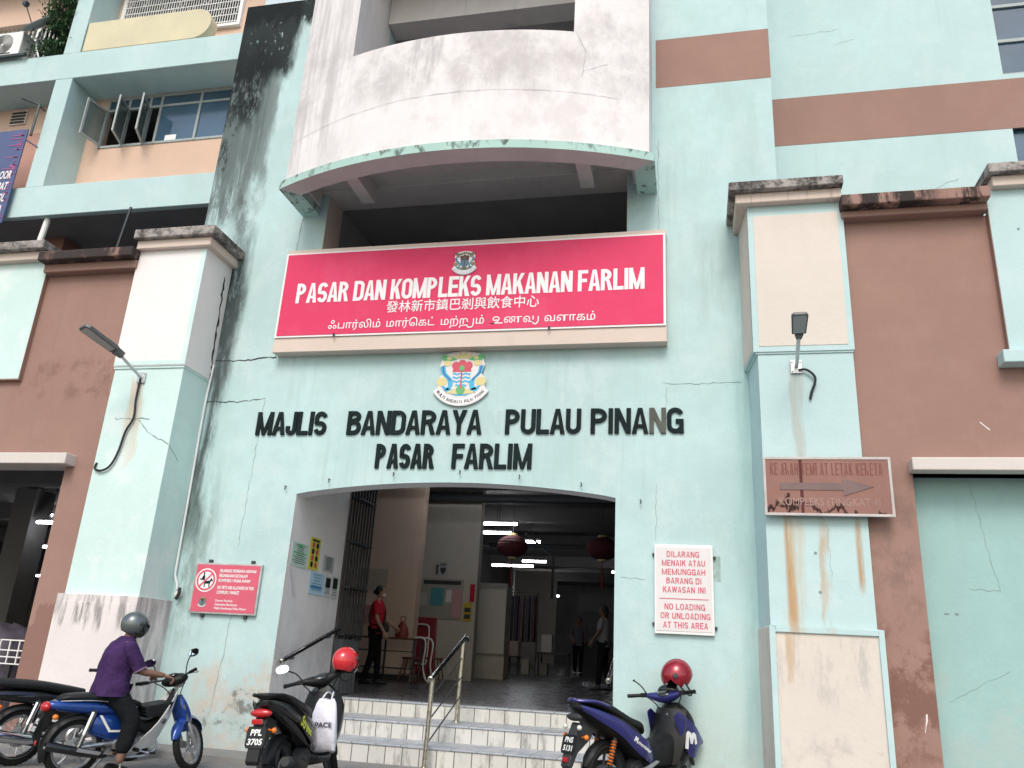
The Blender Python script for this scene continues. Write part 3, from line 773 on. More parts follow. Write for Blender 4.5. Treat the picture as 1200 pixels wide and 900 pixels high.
# porch jambs, stairs
j = MB(); j.box(-4.86, -4.61, T, 10.36, 0, 4.7)
j.build('entrance_jamb', m_jamb, bld, smooth=0)
j = MB(); j.box(-0.82, -0.57, T, 10.5, 0, 4.7); j.build('entrance_jamb', m_jamb, bld, smooth=0)
# plaster inside the arch opening edge (white reveal a little proud of the mint wall end)
j = MB(); j.box(-4.62, -4.606, 8.802, T + 0.01, 0, 2.838); j.box(-4.609, -4.60, T + 0.0, 10.36, 0.0, 0.001)
j.build('reveal_plaster', m_jamb, bld, smooth=0)
a2 = MB()
for (xa, za), (xb, zb) in zip(arch[:-1], arch[1:]):
    a2.add([(xa, 8.803, za - .004), (xb, 8.803, zb - .004), (xb, T + .003, zb - .004), (xa, T + .003, za - .004)], [(0, 1, 2, 3)])
a2.build('arch_soffit', m_jamb, bld, smooth=40)

X0, X1 = -4.605, -0.823
st = MB()
lev = [(8.75, 0.0, 0.21), (9.40, 0.21, 0.385), (10.20, 0.385, 0.555)]
for i, (y, z0, z1) in enumerate(lev):
    y2 = lev[i + 1][0] + 0.02 if i < 2 else 10.42
    st.box(X0, X1, y, y2, z0 - (0.3 if i == 0 else 0.02), z1 - 0.02, 0)
    st.box(X0, X1, y - 0.012, y2 - (0.02 if i < 2 else 0), z1 - 0.018, z1, 1)
st.build('entrance_steps', [m_riser, m_tread], kind='structure', smooth=0, bevel=0.004)

# ---------------------------------------------------------------- hall interior
def fz(y): return 0.555 + 0.02 * (y - 10.2)
h = MB(); h.add([(-7.2, 10.40, fz(10.2) - 0.001), (4, 10.40, fz(10.2) - 0.001), (4, 40, fz(40)), (-7.2, 40, fz(40))], [(0, 1, 2, 3)])
h.build('hall_floor', m_hallfloor, kind='structure', smooth=0)
h = MB()
h.box(-7.3, -7.2, 9.03, 40, 0, 4.8); h.box(4, 4.1, 9.03, 40, 0, 4.8); h.box(-7.3, 4.1, 40, 40.1, 0, 4.8)
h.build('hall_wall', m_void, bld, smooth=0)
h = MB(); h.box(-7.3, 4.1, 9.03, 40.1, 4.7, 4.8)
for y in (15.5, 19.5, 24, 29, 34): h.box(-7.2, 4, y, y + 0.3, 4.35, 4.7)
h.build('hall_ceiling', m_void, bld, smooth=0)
h = MB()
for z, y, rr in ((4.15, 13.8, 0.05), (4.28, 16.3, 0.09), (4.1, 22, 0.06)): h.tube([(-5.5, y, z), (3.9, y, z)], rr, 8)
for x in (-4.8, -2.9): h.tube([(x, 13.8, 4.7), (x, 13.8, 4.15)], 0.015, 6)
h.tube([(-3.9, 19.0, 4.0), (-3.2, 19.0, 3.45), (-3.2, 19.0, 2.5)], 0.03, 6)
h.build('ceiling_pipe', m_dark, bld)
h = MB(); h.box(-7.19, -5.08, 14.9, 15.15, fz(14.9) - .02, 4.69); h.build('tan_partition', m_tan, bld, smooth=0)
h = MB(); h.box(-7.19, -5.07, 14.885, 14.9, fz(14.9), fz(14.9) + 0.1)
h.build('skirting', m_dark, bld, smooth=0)
h = MB(); h.box(-6.6, -4.34, 16.5, 16.75, fz(16.5) - .02, 4.69); h.build('notice_wall', m_hallwall, bld, smooth=0)
h = MB(); h.box(-4.75, -4.03, 18.0, 18.5, fz(18) - .02, 2.66); h.build('pillar', m_hallwhite, bld, smooth=0)
h = MB(); h.box(-2.6, 1, 30, 30.2, 0.9, 4.6); h.build('stall_partition', m_hallwall, bld, smooth=0)
h = MB(); h.box(-7.1, -5.4, 33, 33.2, 0.9, 4.6); h.build('stall_partition', m_hallwall, bld, smooth=0)

# ================================================================ apartment wing upper left
apt = root('apartment_wing', (-9.5, 10.2, 6.5), 'mint framed apartment wing with peach bays and open casement windows above the brown front', 'building')
a = MB()
a.box(-18, XL, 10.2, 11.0, 10.77, 11.35); a.box(-18, XL, 10.2, 11.0, 7.885, 8.48); a.box(-18, XL, 10.2, 11.0, 13.6, 14.2)
a.build('ledge', m_mint_wing, apt, smooth=0, bevel=0.012)
a = MB()
for x_, z_, z2_ in ((-11.33, 8.48, 10.77), (-11.33, 11.35, 13.6), (-15.4, 8.48, 10.77)):
    a = MB(); a.box(x_, x_ + .36, 10.203, 11.0, z_, z2_); a.build('column', m_mint_wing, apt, smooth=0, bevel=0.01)
a = MB()
# peach infill with openings for the windows
WX0, WX1, WZ0, WZ1 = -10.66, -7.98, 9.66, 10.74
a.box(-10.97, WX0, 10.85, 11.0, 8.48, 10.77); a.box(WX0, WX1, 10.85, 11.0, 8.48, WZ0); a.box(WX1, XL, 10.85, 11.0, 8.48, 10.77); a.box(WX0, WX1, 10.85, 11.0, WZ1, 10.77)
a.box(-18, -11.33, 10.85, 11.0, 8.48, 10.77)
a.box(-10.97, -10.8, 10.85, 11.0, 11.35, 13.6); a.box(-10.8, -8.2, 10.85, 11.0, 11.35, 12.2); a.box(-8.2, XL, 10.85, 11.0, 11.35, 13.6)
a.box(-13.1, -11.33, 10.85, 11.0, 11.35, 11.6); a.box(-18, -11.33, 10.7, 11.0, 12.75, 13.6); a.box(-18, -13.9, 10.85, 11.0, 11.35, 12.75); a.box(-11.6, -11.33, 10.85, 11.0, 11.6, 12.75)
a.build('infill_wall', plaster('peach_infill', (0.66, 0.47, 0.37), 0.06, 0.2), apt, smooth=0)
# casement window
wd = MB()
def bar(mb, x0, x1, y0, y1, z0, z1): mb.box(x0, x1, y0, y1, z0, z1)
for x in (-10.66, -10.21, -9.76, -9.52, -8.70, -8.03): wd.box(x, x + 0.05, 10.83, 10.88, WZ0, WZ1)
for z in (WZ0, 10.46, WZ1 - 0.05): wd.box(WX0, WX1, 10.832, 10.878, z, z + 0.045)
win = wd.build('window', m_frame, apt, smooth=0)
p = MB(); p.box(-9.47, -8.70, 10.85, 10.86, WZ0 + .04, 10.46); p.box(-8.65, -8.03, 10.85, 10.86, WZ0 + .04, 10.46)
p.box(WX0 + .05, WX1 - .05, 10.851, 10.861, 10.5, WZ1 - .05)
p.build('pane', m_glass, win, smooth=0)
for i, (hx, ang) in enumerate(((-10.62, 100), (-10.17, 72), (-9.74, 66))):
    Tm = Matrix.Translation((hx, 10.83, 0)) @ Matrix.Rotation(radians(-ang), 4, 'Z')
    f = MB(T=Tm); L = 0.45
    z0, z1 = WZ0 + 0.03, 10.46
    f.box(0, 0.04, -0.015, 0.015, z0, z1); f.box(L - .04, L, -0.015, 0.015, z0, z1); f.box(0.04, L - .04, -0.014, 0.014, z0, z0 + .04); f.box(0.04, L - .04, -0.014, 0.014, z1 - .04, z1)
    sash = f.build('sash', m_frame, win, smooth=0)
    f = MB(T=Tm); f.box(0.04, L - .04, -0.004, 0.004, z0 + .04, z1 - .04)
    f.build('sash_glass', mat('pale_sash_glass', (0.30, 0.36, 0.36), 0.12, trans=0.65) if i == 0 else bpy.data.materials['pale_sash_glass'], win, smooth=0)
rm = MB(); room(rm, -10.9, -7.0, 11.0, 13, 8.6, 10.8); room(rm, -10.9, -7.0, 11.02, 13, 11.4, 13.5); room(rm, -17, -11.35, 11.02, 13, 11.4, 13.5)
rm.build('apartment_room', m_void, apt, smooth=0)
f = MB(); f.tube([(-9.9, 11.3, 9.7), (-9.85, 11.3, 10.3), (-9.7, 11.25, 10.7)], 0.02, 6); f.box(-9.95, -9.7, 11.3, 11.32, 10.0, 10.06); f.box(-10.0, -9.75, 11.3, 11.32, 9.8, 9.84)
f.build('curtain_rod', m_whitepl, apt)
f = MB(); f.box(-9.28, -9.05, 10.84, 10.848, WZ0 + .05, WZ0 + .16); f.build('window_sticker', m_signwhite, apt, smooth=0)
# grille window of the upper bay
gr = MB()
x = -10.8
for i in range(48): gr.box(-10.78 + i * 0.054, -10.768 + i * 0.054, 10.79, 10.805, 12.2, 13.6)
for i in range(9): gr.box(-10.8, -8.2, 10.785, 10.80, 12.24 + i * 0.16, 12.255 + i * 0.16)
rr_ = random.Random(8)
for i in range(40):
    gx, gz = -10.7 + rr_.randrange(23) * 0.108, 12.25 + rr_.randrange(8) * 0.16
    gr.tube([(gx, 10.79, gz + .02), (gx + .09, 10.79, gz + .10), (gx + .02, 10.79, gz + .14)], 0.007, 5)
gr.build('window_grille', m_cream_pl, apt, smooth=0)
f = MB(); f.box(-10.85, -10.78, 10.78, 10.85, 12.2, 13.6); f.box(-8.24, -8.17, 10.78, 10.85, 12.2, 13.6); f.box(-10.85, -8.17, 10.775, 10.85, 12.14, 12.2)
f.build('window_frame', m_whitepl, apt, smooth=0)
gr = MB()
for i in range(22): gr.box(-13.85 + i * 0.105, -13.83 + i * 0.105, 10.81, 10.83, 11.6, 12.75)
for z in (11.62, 12.1, 12.7): gr.box(-13.9, -11.6, 10.83, 10.845, z, z + 0.03)
for x in (-13.9, -12.75, -11.66): gr.box(x, x + 0.07, 10.78, 10.85, 11.6, 12.75)
gr.build('window_grille', m_cream_pl, apt, smooth=0)
f = MB(); f.box(-13.85, -12.72, 10.95, 10.97, 11.6, 12.75); f.box(-12.65, -11.68, 10.95, 10.97, 11.6, 12.1); f.build('curtain', mat('pale_curtain', (0.42, 0.43, 0.44), 0.9, var=0.2, vscale=3), apt, smooth=0)
f = MB()
f.box(-12.82, -12.45, 10.82, 10.85, 10.38, 10.70)
vent = f.build('wall_vent', m_cream, apt, smooth=0)
f = MB()
for k in range(4): f.box(-12.79, -12.48, 10.80, 10.82, 10.41 + k * 0.07, 10.445 + k * 0.07)
f.build('vent_slats', m_dark, vent, smooth=0)
f = MB(); f.box(-18, -11.5, 10.84, 10.85, 8.48, 10.15); f.build('painted_dado', plaster('dado_pink', (0.50, 0.29, 0.24), 0.06, 0.2), apt, smooth=0)
f = MB()
f.box(-11.40, -10.93, 10.9, 11.3, 6.0, 7.88, 0)
f.build('service_column', plaster('dim_brown', (0.22, 0.12, 0.10), 0.05, 0.1), apt, smooth=0)
f = MB(); f.box(-18, -6.6, 12.3, 12.4, 5.5, 7.9); f.box(-18, -6.6, 10.3, 12.3, 7.87, 7.884); f.box(-18, -6.6, 10.3, 12.3, 5.4, 5.5); f.box(-6.8, -6.6, 10.4, 12.3, 5.5, 7.88)
f.build('gallery_wall', m_void, apt, smooth=0)
f = MB(); f.box(-10.6, -8.2, 11.6, 11.65, 5.5, 7.4); f.build('gallery_window', m_glass, apt, smooth=0)

# ================================================================ plain wing upper right
wing = root('plain_wing', (5, 10.2, 5.5), 'plain mint wing set back at the right with a brown band and dark windows', 'building')
a = MB(); a.box(XR + 0.003, 4.23, 10.2, 10.5, 5.5, 13); a.box(4.23, 9.5, 10.2, 10.5, 8.19, 9.0); a.box(7.5, 9.5, 10.2, 10.5, 5.5, 13)
a.ribbon([(2.95, 10.2, 7.05), (3.3, 10.2, 7.35), (3.5, 10.2, 7.42)], 0.006, m=1, seed=4)
a.ribbon([(1.5, 10.2, 10.0), (2.2, 10.2, 10.05)], 0.004, m=1, seed=5); a.ribbon([(2.1, 10.2, 9.78), (2.4, 10.2, 9.84)], 0.004, m=1, seed=6)
a.build('wall', [m_mint_wing, m_crack], wing, smooth=0)
a = MB(); a.box(XR + 0.004, 9.5, 10.196, 10.23, 8.135, 8.925); a.build('painted_band', m_brown, wing, smooth=0)
a = MB()
for z in (9.0, 9.57, 10.17, 10.75): a.box(4.23, 7.5, 10.24, 10.30, z, z + 0.05)
for x in (5.1, 6.2): a.box(x, x + 0.06, 10.245, 10.295, 9.0, 13)
for x0_, x1_, z0_, z1_ in ((4.45, 4.75, 9.0, 10.1), (4.75, 5.4, 9.0, 9.9), (4.45, 4.3, 9.6, 10.2)):
    a.tube([(x0_, 10.6, z0_), (x1_, 10.6, z1_)], 0.06, 6)
wf = a.build('window', m_frame, wing, smooth=0)
a = MB(); a.box(4.23, 7.5, 10.27, 10.28, 9.0, 13); a.box(4.26, 7.5, 10.27, 10.28, 5.5, 8.19); a.build('pane', m_glass, wf, smooth=0)
# ================================================================ brown annex left
an = root('brown_annex', (-8.5, 8.4, 0), 'brown rendered annex with a wide dark doorway, left of the entrance', 'building')
a = MB()
a.box(-7.43, -6.97, 8.28, 8.53, 0, 5.70); a.box(-14, -7.43, 8.28, 8.53, 3.05, 5.70); a.box(-14, -12.2, 8.28, 8.53, 0, 3.05)
a.build('wall', m_brown, an, smooth=0)
a = MB(); a.box(-8.40, -6.98, 8.03, 8.6, 5.76, 5.89); a.box(-8.38, -6.985, 8.15, 8.58, 5.64, 5.76, 1)
a.build('coping', [m_coping, m_brown], an, smooth=0, bevel=0.015)
a = MB(); a.box(-14, -7.30, 8.10, 8.50, 3.035, 3.17); a.build('lintel', m_lintel, an, smooth=0, bevel=0.012)
a = MB(); a.box(-14, -8.39, 8.215, 8.279, 4.17, 5.83, 0); a.box(-8.39, -8.384, 8.218, 8.28, 4.165, 5.64, 1); a.box(-14, -8.385, 8.218, 8.28, 4.155, 4.17, 1)
pn = a.build('wall_panel', [m_pierLmint, m_brown], an, smooth=0)
a = MB(); a.box(-14, -8.36, 8.03, 8.75, 5.95, 6.07, 0); a.box(-14, -8.39, 8.12, 8.7, 5.83, 5.95, 1); a.build('panel_cap', [m_cap, m_cream], pn, smooth=0, bevel=0.012)
a = MB()
a.box(-6.99, -6.03, 8.22, 8.798, 1.5, 4.27, 0); a.box(-7.005, -6.01, 8.195, 8.799, 4.29, 5.9, 1); a.box(-7.0, -6.02, 8.205, 8.799, 4.262, 4.292, 0)
a.box(-6.075, -6.008, 8.19, 8.194, 4.3, 5.88, 0); a.box(-7.0, -6.075, 8.19, 8.194, 4.3, 4.36, 0)
a.ribbon([(-6.85, 8.22, 3.62), (-6.6, 8.22, 3.62), (-6.36, 8.22, 3.61)], 0.014, m=2, seed=2); a.ribbon([(-6.5, 8.22, 3.6), (-6.3, 8.22, 3.42), (-6.04, 8.22, 3.3)], 0.012, m=2, seed=3)
a.ribbon([(-6.03, 8.22, 3.3), (-6.03, 8.45, 3.15)], 0.008, (1, 0, 0), m=2, seed=3)
a.ribbon([(-6.008, 8.66, 5.7), (-6.008, 8.69, 5.2), (-6.008, 8.70, 4.75), (-6.008, 8.76, 4.3)], 0.035, (1, 0, 0), m=3, seed=5)
a.ribbon([(-6.028, 8.77, 4.25), (-6.028, 8.775, 3.4), (-6.028, 8.78, 2.6)], 0.014, (1, 0, 0), m=3, seed=6, jit=0.004)
pr = a.build('pier', [m_pierLmint, m_pierL, m_crack, m_deepcrack], an, smooth=0, bevel=0.008)
a = MB(); a.box(-7.04, -6.0, 8.17, 8.797, 0, 1.55); a.box(-6.97, -6.07, 8.166, 8.17, 0.3, 1.47)
a.build('pier_base', m_base, pr, smooth=0, bevel=0.01)
a = MB(); a.box(-7.02, -5.86, 8.05, 8.799, 6.01, 6.14, 0); a.box(-7.0, -5.93, 8.12, 8.798, 5.89, 6.01, 1)
a.build('pier_cap', [m_cap, m_cream], pr, smooth=0, bevel=0.014)
a = MB(); room(a, -24, -7.31, 8.53, 26, -0.02, 3.95)
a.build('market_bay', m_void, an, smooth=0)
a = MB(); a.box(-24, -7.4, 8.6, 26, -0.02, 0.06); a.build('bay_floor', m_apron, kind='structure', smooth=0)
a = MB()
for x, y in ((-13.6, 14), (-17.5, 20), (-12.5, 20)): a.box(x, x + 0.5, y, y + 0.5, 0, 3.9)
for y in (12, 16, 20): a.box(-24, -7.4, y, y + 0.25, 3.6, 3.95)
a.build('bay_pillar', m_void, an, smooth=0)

# ================================================================ brown annex right
ar = root('brown_annex', (4, 8.4, 0), 'brown rendered annex with a walled up mint opening, right of the entrance', 'building')
a = MB(); a.box(1.615, 2.07, 8.28, 8.53, 0, 5.77); a.box(2.07, 9.5, 8.28, 8.53, 3.01, 5.77); a.box(6.5, 9.5, 8.28, 8.53, 0, 3.01)
a.ribbon([(2.72, 8.28, 3.52), (2.8, 8.28, 3.44)], 0.012, m=1, jit=0.002); a.ribbon([(1.98, 8.28, 0.85), (1.95, 8.28, 0.7)], 0.014, m=1, jit=0.004)
a.build('wall', [m_brown, m_offwhite], ar, smooth=0)
a = MB(); a.box(1.60, 3.035, 8.03, 8.6, 5.85, 5.98); a.box(1.615, 3.03, 8.15, 8.58, 5.77, 5.85, 1); a.build('coping', [m_coping, m_brown], ar, smooth=0, bevel=0.015)
a = MB(); a.box(2.04, 9.5, 8.12, 8.50, 3.01, 3.135); a.build('lintel', m_lintel, ar, smooth=0, bevel=0.012)
a = MB(); a.box(2.0, 6.6, 8.46, 8.6, 0, 3.1, 0)
a.ribbon([(2.62, 8.46, 2.95), (2.70, 8.46, 2.3), (2.76, 8.46, 1.95)], 0.005, m=1, seed=9); a.ribbon([(2.2, 8.46, 0.95), (2.5, 8.46, 1.12), (2.75, 8.46, 1.25)], 0.004, m=1, seed=2); a.ribbon([(2.76, 8.46, 1.95), (2.5, 8.46, 1.96)], 0.005, m=1, seed=3)
a.box(2.26, 2.30, 8.457, 8.46, 1.72, 1.735, 1); a.box(2.35, 2.38, 8.457, 8.46, 1.72, 1.74, 1)
a.build('infill_wall', [m_recess, m_crack], ar, smooth=0)
a = MB(); a.box(3.05, 9.5, 8.205, 8.279, 4.2, 6.02, 0); a.box(3.043, 3.05, 8.208, 8.28, 4.2, 5.77, 1)
for x, z in ((3.3, 5.55), (3.35, 4.9), (3.5, 5.2)): a.lathe([(0.0, 0), (0.014, 0)], (x, 8.203, z), (0, -1, 0), 8, 2)
pn = a.build('wall_panel', [m_mint_wing, m_brown, m_crack], ar, smooth=0)
a = MB(); a.box(2.95, 9.5, 8.10, 8.279, 4.07, 4.20); a.build('panel_sill', m_mint_wing, pn, smooth=0, bevel=0.01)
a = MB(); a.box(3.05, 9.5, 8.04, 8.75, 6.14, 6.25, 0); a.box(3.10, 9.5, 8.12, 8.7, 6.02, 6.14, 1); a.build('panel_cap', [m_cap, m_cream], pn, smooth=0, bevel=0.012)
a = MB()
a.prism([(0.69, 8.22), (1.62, 8.22), (1.62, 8.79), (0.63, 8.798)], 'z', 1.5, 4.255, 0)
a.prism([(0.645, 8.195), (1.635, 8.195), (1.635, 8.79), (0.585, 8.798)], 'z', 4.27, 6.0, 0)
a.prism([(0.672, 8.207), (1.625, 8.207), (1.625, 8.79), (0.61, 8.798)], 'z', 4.25, 4.272, 0)
a.box(0.705, 1.578, 8.19, 8.196, 4.33, 5.87, 1)
a.add([(0.640, 8.22, 4.3), (0.582, 8.78, 4.3), (0.582, 8.78, 5.98), (0.640, 8.22, 5.98)], [(0, 1, 2, 3)], 1)
for x, z in ((1.13, 2.22), (1.15, 1.86)): a.lathe([(0.0, 0), (0.016, 0)], (x, 8.2185, z), (0, -1, 0), 8, 2)
a.ribbon([(1.25, 8.22, 2.5), (1.26, 8.22, 2.0)], 0.004, m=2)
pr = a.build('pier', [m_pierR, m_panel, m_crack], ar, smooth=0, bevel=0.006)
a = MB(); a.prism([(0.675, 8.185), (1.665, 8.185), (1.665, 8.79), (0.615, 8.797)], 'z', 0, 1.535, 0)
a.box(0.672, 0.722, 8.165, 8.185, 0, 1.54, 1); a.box(1.618, 1.668, 8.165, 8.185, 0, 1.54, 1); a.box(0.722, 1.618, 8.165, 8.185, 1.485, 1.54, 1)
a.build('pier_base', [m_panel, m_pierR], pr, smooth=0, bevel=0.006)
a = MB(); a.box(0.45, 1.635, 8.02, 8.799, 6.11, 6.22, 0); a.box(0.52, 1.62, 8.10, 8.798, 5.99, 6.11, 1); a.build('pier_cap', [m_cap, m_cream], pr, smooth=0, bevel=0.014)

# ================================================================ market sign
def crest(mb, cx, cz, w_, y, full=True):
    """council crest: shield, two dragons, plumed top, ribbon; m: 0 white 1 green 2 red 3 sky blue 4 gold 5 deep blue 6 grey"""
    s = w_
    def P(pts, m, d): mb.prism([(cx + px * s, cz + pz * s) for px, pz in pts], 'y', y - d, y - d + 0.004, m)
    def arcpts(r, a0, a1, n, ox=0, oz=0, ry=None): return [(ox + r * cos(radians(a0 + (a1 - a0) * i / n)), oz + (ry or r) * sin(radians(a0 + (a1 - a0) * i / n))) for i in range(n + 1)]
    out = arcpts(0.62, 214, 326, 16, 0, 0.10) + [(0.44, -0.16), (0.43, 0.0), (0.36, 0.1), (0.42, 0.25), (0.37, 0.44), (0.18, 0.50), (0.0, 0.53), (-0.18, 0.50), (-0.37, 0.44), (-0.42, 0.25), (-0.36, 0.1), (-0.43, 0.0), (-0.44, -0.16)]
    mb.prism([(cx + px * s, cz + pz * s) for px, pz in out], 'y', y - 0.02, y, 0)
    # ribbon
    P(arcpts(0.605, 214, 326, 16, 0, 0.10) + arcpts(0.47, 322, 218, 16, 0, 0.08), 6 if not full else 7, 0.0225)
    # lower mantle
    P([(-0.38, -0.12), (-0.2, -0.2), (0, -0.22), (0.2, -0.2), (0.38, -0.12), (0.3, -0.24), (0.1, -0.33), (-0.1, -0.33), (-0.3, -0.24)], 3, 0.0225)
    P([(-0.28, -0.27), (-0.12, -0.2), (0.12, -0.2), (0.28, -0.27), (0.1, -0.30), (-0.1, -0.30)], 4, 0.0245)
    P(arcpts(0.085, 0, 360, 12, 0, -0.22), 1, 0.027)
    # shield: waves and red chief
    P([(-0.17, 0.12), (0.17, 0.12), (0.17, -0.06), (0.1, -0.16), (0, -0.2), (-0.1, -0.16), (-0.17, -0.06)], 5 if not full else 0, 0.0225)
    for k in range(4):
        z = 0.10 - k * 0.072
        hw = 0.165 if k < 3 else 0.10
        top = [(-hw + 2 * hw * i / 12, z + 0.012 * sin(i * 1.6)) for i in range(13)]
        P(top + [(px, pz - 0.036) for px, pz in top[::-1]], 3, 0.025)
    P(arcpts(0.175, 0, 180, 14, 0, 0.12, 0.17) , 2, 0.0245)
    for k in (-1, 0, 1): P(arcpts(0.075, 0, 360, 10, k * 0.12, 0.245 if k else 0.28), 2, 0.0262 + 0.0007 * k)
    P(arcpts(0.05, 0, 360, 10, 0, 0.19), 1, 0.0285)
    P([(-0.012, 0.12), (0.012, 0.12), (0.012, -0.2), (-0.012, -0.2)], 2, 0.0275)
    # dragons / seahorses
    for sg in (-1, 1):
        body = spline([(sg * 0.36, 0.24, 0), (sg * 0.33, 0.10, 0), (sg * 0.22, -0.02, 0), (sg * 0.2, -0.14, 0), (sg * 0.25, -0.22, 0)], 5)
        L_ = [(p.x + 0.045, p.y + 0.01) for p in body]; R_ = [(p.x - 0.045, p.y - 0.01) for p in body]
        P(L_ + R_[::-1], 3, 0.0225)
        P([(p.x + 0.014, p.y) for p in body[:12]] + [(p.x - 0.014, p.y) for p in body[11::-1]], 5, 0.0245)
        P(arcpts(0.075, 0, 360, 10, sg * 0.28, 0.29, 0.055), 4, 0.0255)
        P(arcpts(0.10, 0, 360, 10, sg * 0.36, -0.06, 0.085), 4, 0.0235)
        P([(sg * 0.10, 0.36), (sg * 0.20, 0.42), (sg * 0.38, 0.46), (sg * 0.40, 0.40), (sg * 0.36, 0.34), (sg * 0.22, 0.33)], 1, 0.0235)
        P(arcpts(0.05, 0, 360, 8, sg * 0.25, 0.39, 0.035), 4, 0.0255)
    P([(-0.15, 0.38), (-0.18, 0.47), (-0.09, 0.44), (-0.05, 0.51), (0, 0.45), (0.05, 0.51), (0.09, 0.44), (0.18, 0.47), (0.15, 0.38)], 4, 0.0235)
mc_green = mat('crest_green', (0.10, 0.42, 0.16), 0.5); mc_red = mat('crest_red', (0.55, 0.07, 0.11), 0.5); mc_sky = mat('crest_blue', (0.06, 0.40, 0.62), 0.5)
mc_gold = mat('crest_gold', (0.66, 0.56, 0.26), 0.5); mc_deep = mat('crest_deep_blue', (0.03, 0.12, 0.35), 0.5); mc_grey = mat('crest_ribbon', (0.62, 0.62, 0.66), 0.5)
CR = [m_offwhite, mc_green, mc_red, mc_sky, mc_gold, mc_deep, mc_grey, m_signwhite]
CRD = [m_signwhite, mat('crest_olive', (0.10, 0.12, 0.07), 0.5), mat('crest_maroon', (0.10, 0.03, 0.03), 0.5), mat('crest_teal', (0.12, 0.30, 0.42), 0.5), mat('crest_bronze', (0.25, 0.20, 0.11), 0.5), mat('crest_ink', (0.05, 0.07, 0.10), 0.5), mc_grey, mc_grey]

ms = root('market_sign', (-2.7, 8.62, 4.62), 'long red sign board above the arch with white PASAR DAN KOMPLEKS MAKANAN FARLIM lettering', 'sign')
a = MB(); a.box(-5.13, -0.25, 8.64, 8.80, 4.60, 4.79, 0); a.box(-5.12, -0.25, 8.64, 8.80, 5.96, 6.03, 0); a.box(-5.12, -5.05, 8.645, 8.8, 4.79, 5.96, 0); a.box(-0.32, -0.255, 8.645, 8.8, 4.79, 5.96, 0)
for x in (-4.3, -1.6): a.tube([(x, 8.61, 4.81), (x, 8.58, 4.80), (x, 8.60, 4.77)], 0.012, 6, 1)
a.build('sign_frame', [m_cream, m_dark], ms, smooth=0, bevel=0.008)
a = MB(); a.box(-5.12, -0.26, 8.622, 8.638, 4.79, 5.97); a.build('sign_edge', m_signwhite, ms, smooth=0)
a = MB(); a.box(-5.095, -0.285, 8.617, 8.6215, 4.812, 5.95); a.build('sign_face', m_signred, ms, smooth=0)
a = MB(); caps(a, 'PASAR DAN KOMPLEKS MAKANAN FARLIM', -4.90, -0.50, 5.255, 5.53, 8.615, t=0.165, gap=0.05); a.build('lettering', m_signwhite, ms, smooth=0)
a = MB(); a.text('發林新市鎮巴剎與飲食中心', -3.655, -1.735, 5.075, 5.235, 8.614, bold=0.006); a.build('lettering', m_signwhite, ms, smooth=0)
# third line, with the joined signs drawn as strokes
a = MB()
tz0, tz1 = 4.885, 5.005
H_ = tz1 - tz0
def strokes(pts, x0, wd, hh, z0, m=0):
    P = spline([(x0 + px * wd, 0, z0 + pz * hh) for px, pz in pts], 5)
    vs = []; fs = []
    for i, p in enumerate(P):
        d = (P[min(i + 1, len(P) - 1)] - P[max(i - 1, 0)]); d = d.normalized() if d.length > 1e-9 else Vector((1, 0, 0))
        n_ = Vector((-d.z, 0, d.x)) * 0.0068
        vs += [(p.x + n_.x, 8.6135, p.z + n_.z), (p.x - n_.x, 8.6135, p.z - n_.z)]
    for i in range(len(P) - 1): fs.append((2 * i, 2 * i + 1, 2 * i + 3, 2 * i + 2))
    a.add(vs, fs, m)
vs_, _f = glyphs('ஃபார்லிம்', 0.004, 0.0, 0.0)
SC = 0.69 / (max(p[0] for p in vs_) - min(p[0] for p in vs_))
ZB = 4.885; GP = 0.014; SP = 0.08
x = a.text_u('ஃபார்லிம்', -4.40, ZB, SC, 8.6135, bold=0.004) + SP
x = a.text_u('மார்ெகட்', x, ZB, SC, 8.6135, bold=0.004) + SP
x = a.text_u('மற்', x, ZB, SC, 8.6135, bold=0.004) + GP
x1_ = a.text_u('ற', x, ZB, SC, 8.6135, bold=0.004)
strokes([(0, 0.3), (-0.02, -0.25), (0.3, -0.5), (0.75, -0.35), (0.85, 0.2), (0.85, 0.85)], x1_ - 0.008, 0.09, 0.085, ZB)
x = a.text_u('ம்', x1_ + 0.10, ZB, SC, 8.6135, bold=0.004) + SP
strokes([(0.55, 0.5), (0.28, 0.42), (0.22, 0.72), (0.45, 0.95), (0.68, 0.75), (0.62, 0.35), (0.3, 0.0), (0.0, -0.02), (0.3, -0.02), (1.0, -0.02)], x, 0.15, 0.085, ZB)
x = a.text_u('ண', x + 0.165, ZB, SC, 8.6135, bold=0.004) + GP
x = a.text_u('வ', x, ZB, SC, 8.6135, bold=0.004)
strokes([(0.0, 0.3), (0.0, -0.1), (0.5, -0.35), (1.0, 0.1), (1.0, 0.85)], x - 0.006, 0.06, 0.085, ZB)
x = a.text_u('வளாகம்', x + 0.05 + SP, ZB, SC, 8.6135, bold=0.004)
a.build('lettering', m_signwhite, ms, smooth=0)
a = MB(); crest(a, -2.69, 5.70, 0.31, 8.617, full=False); a.build('crest', CRD, ms, smooth=0)

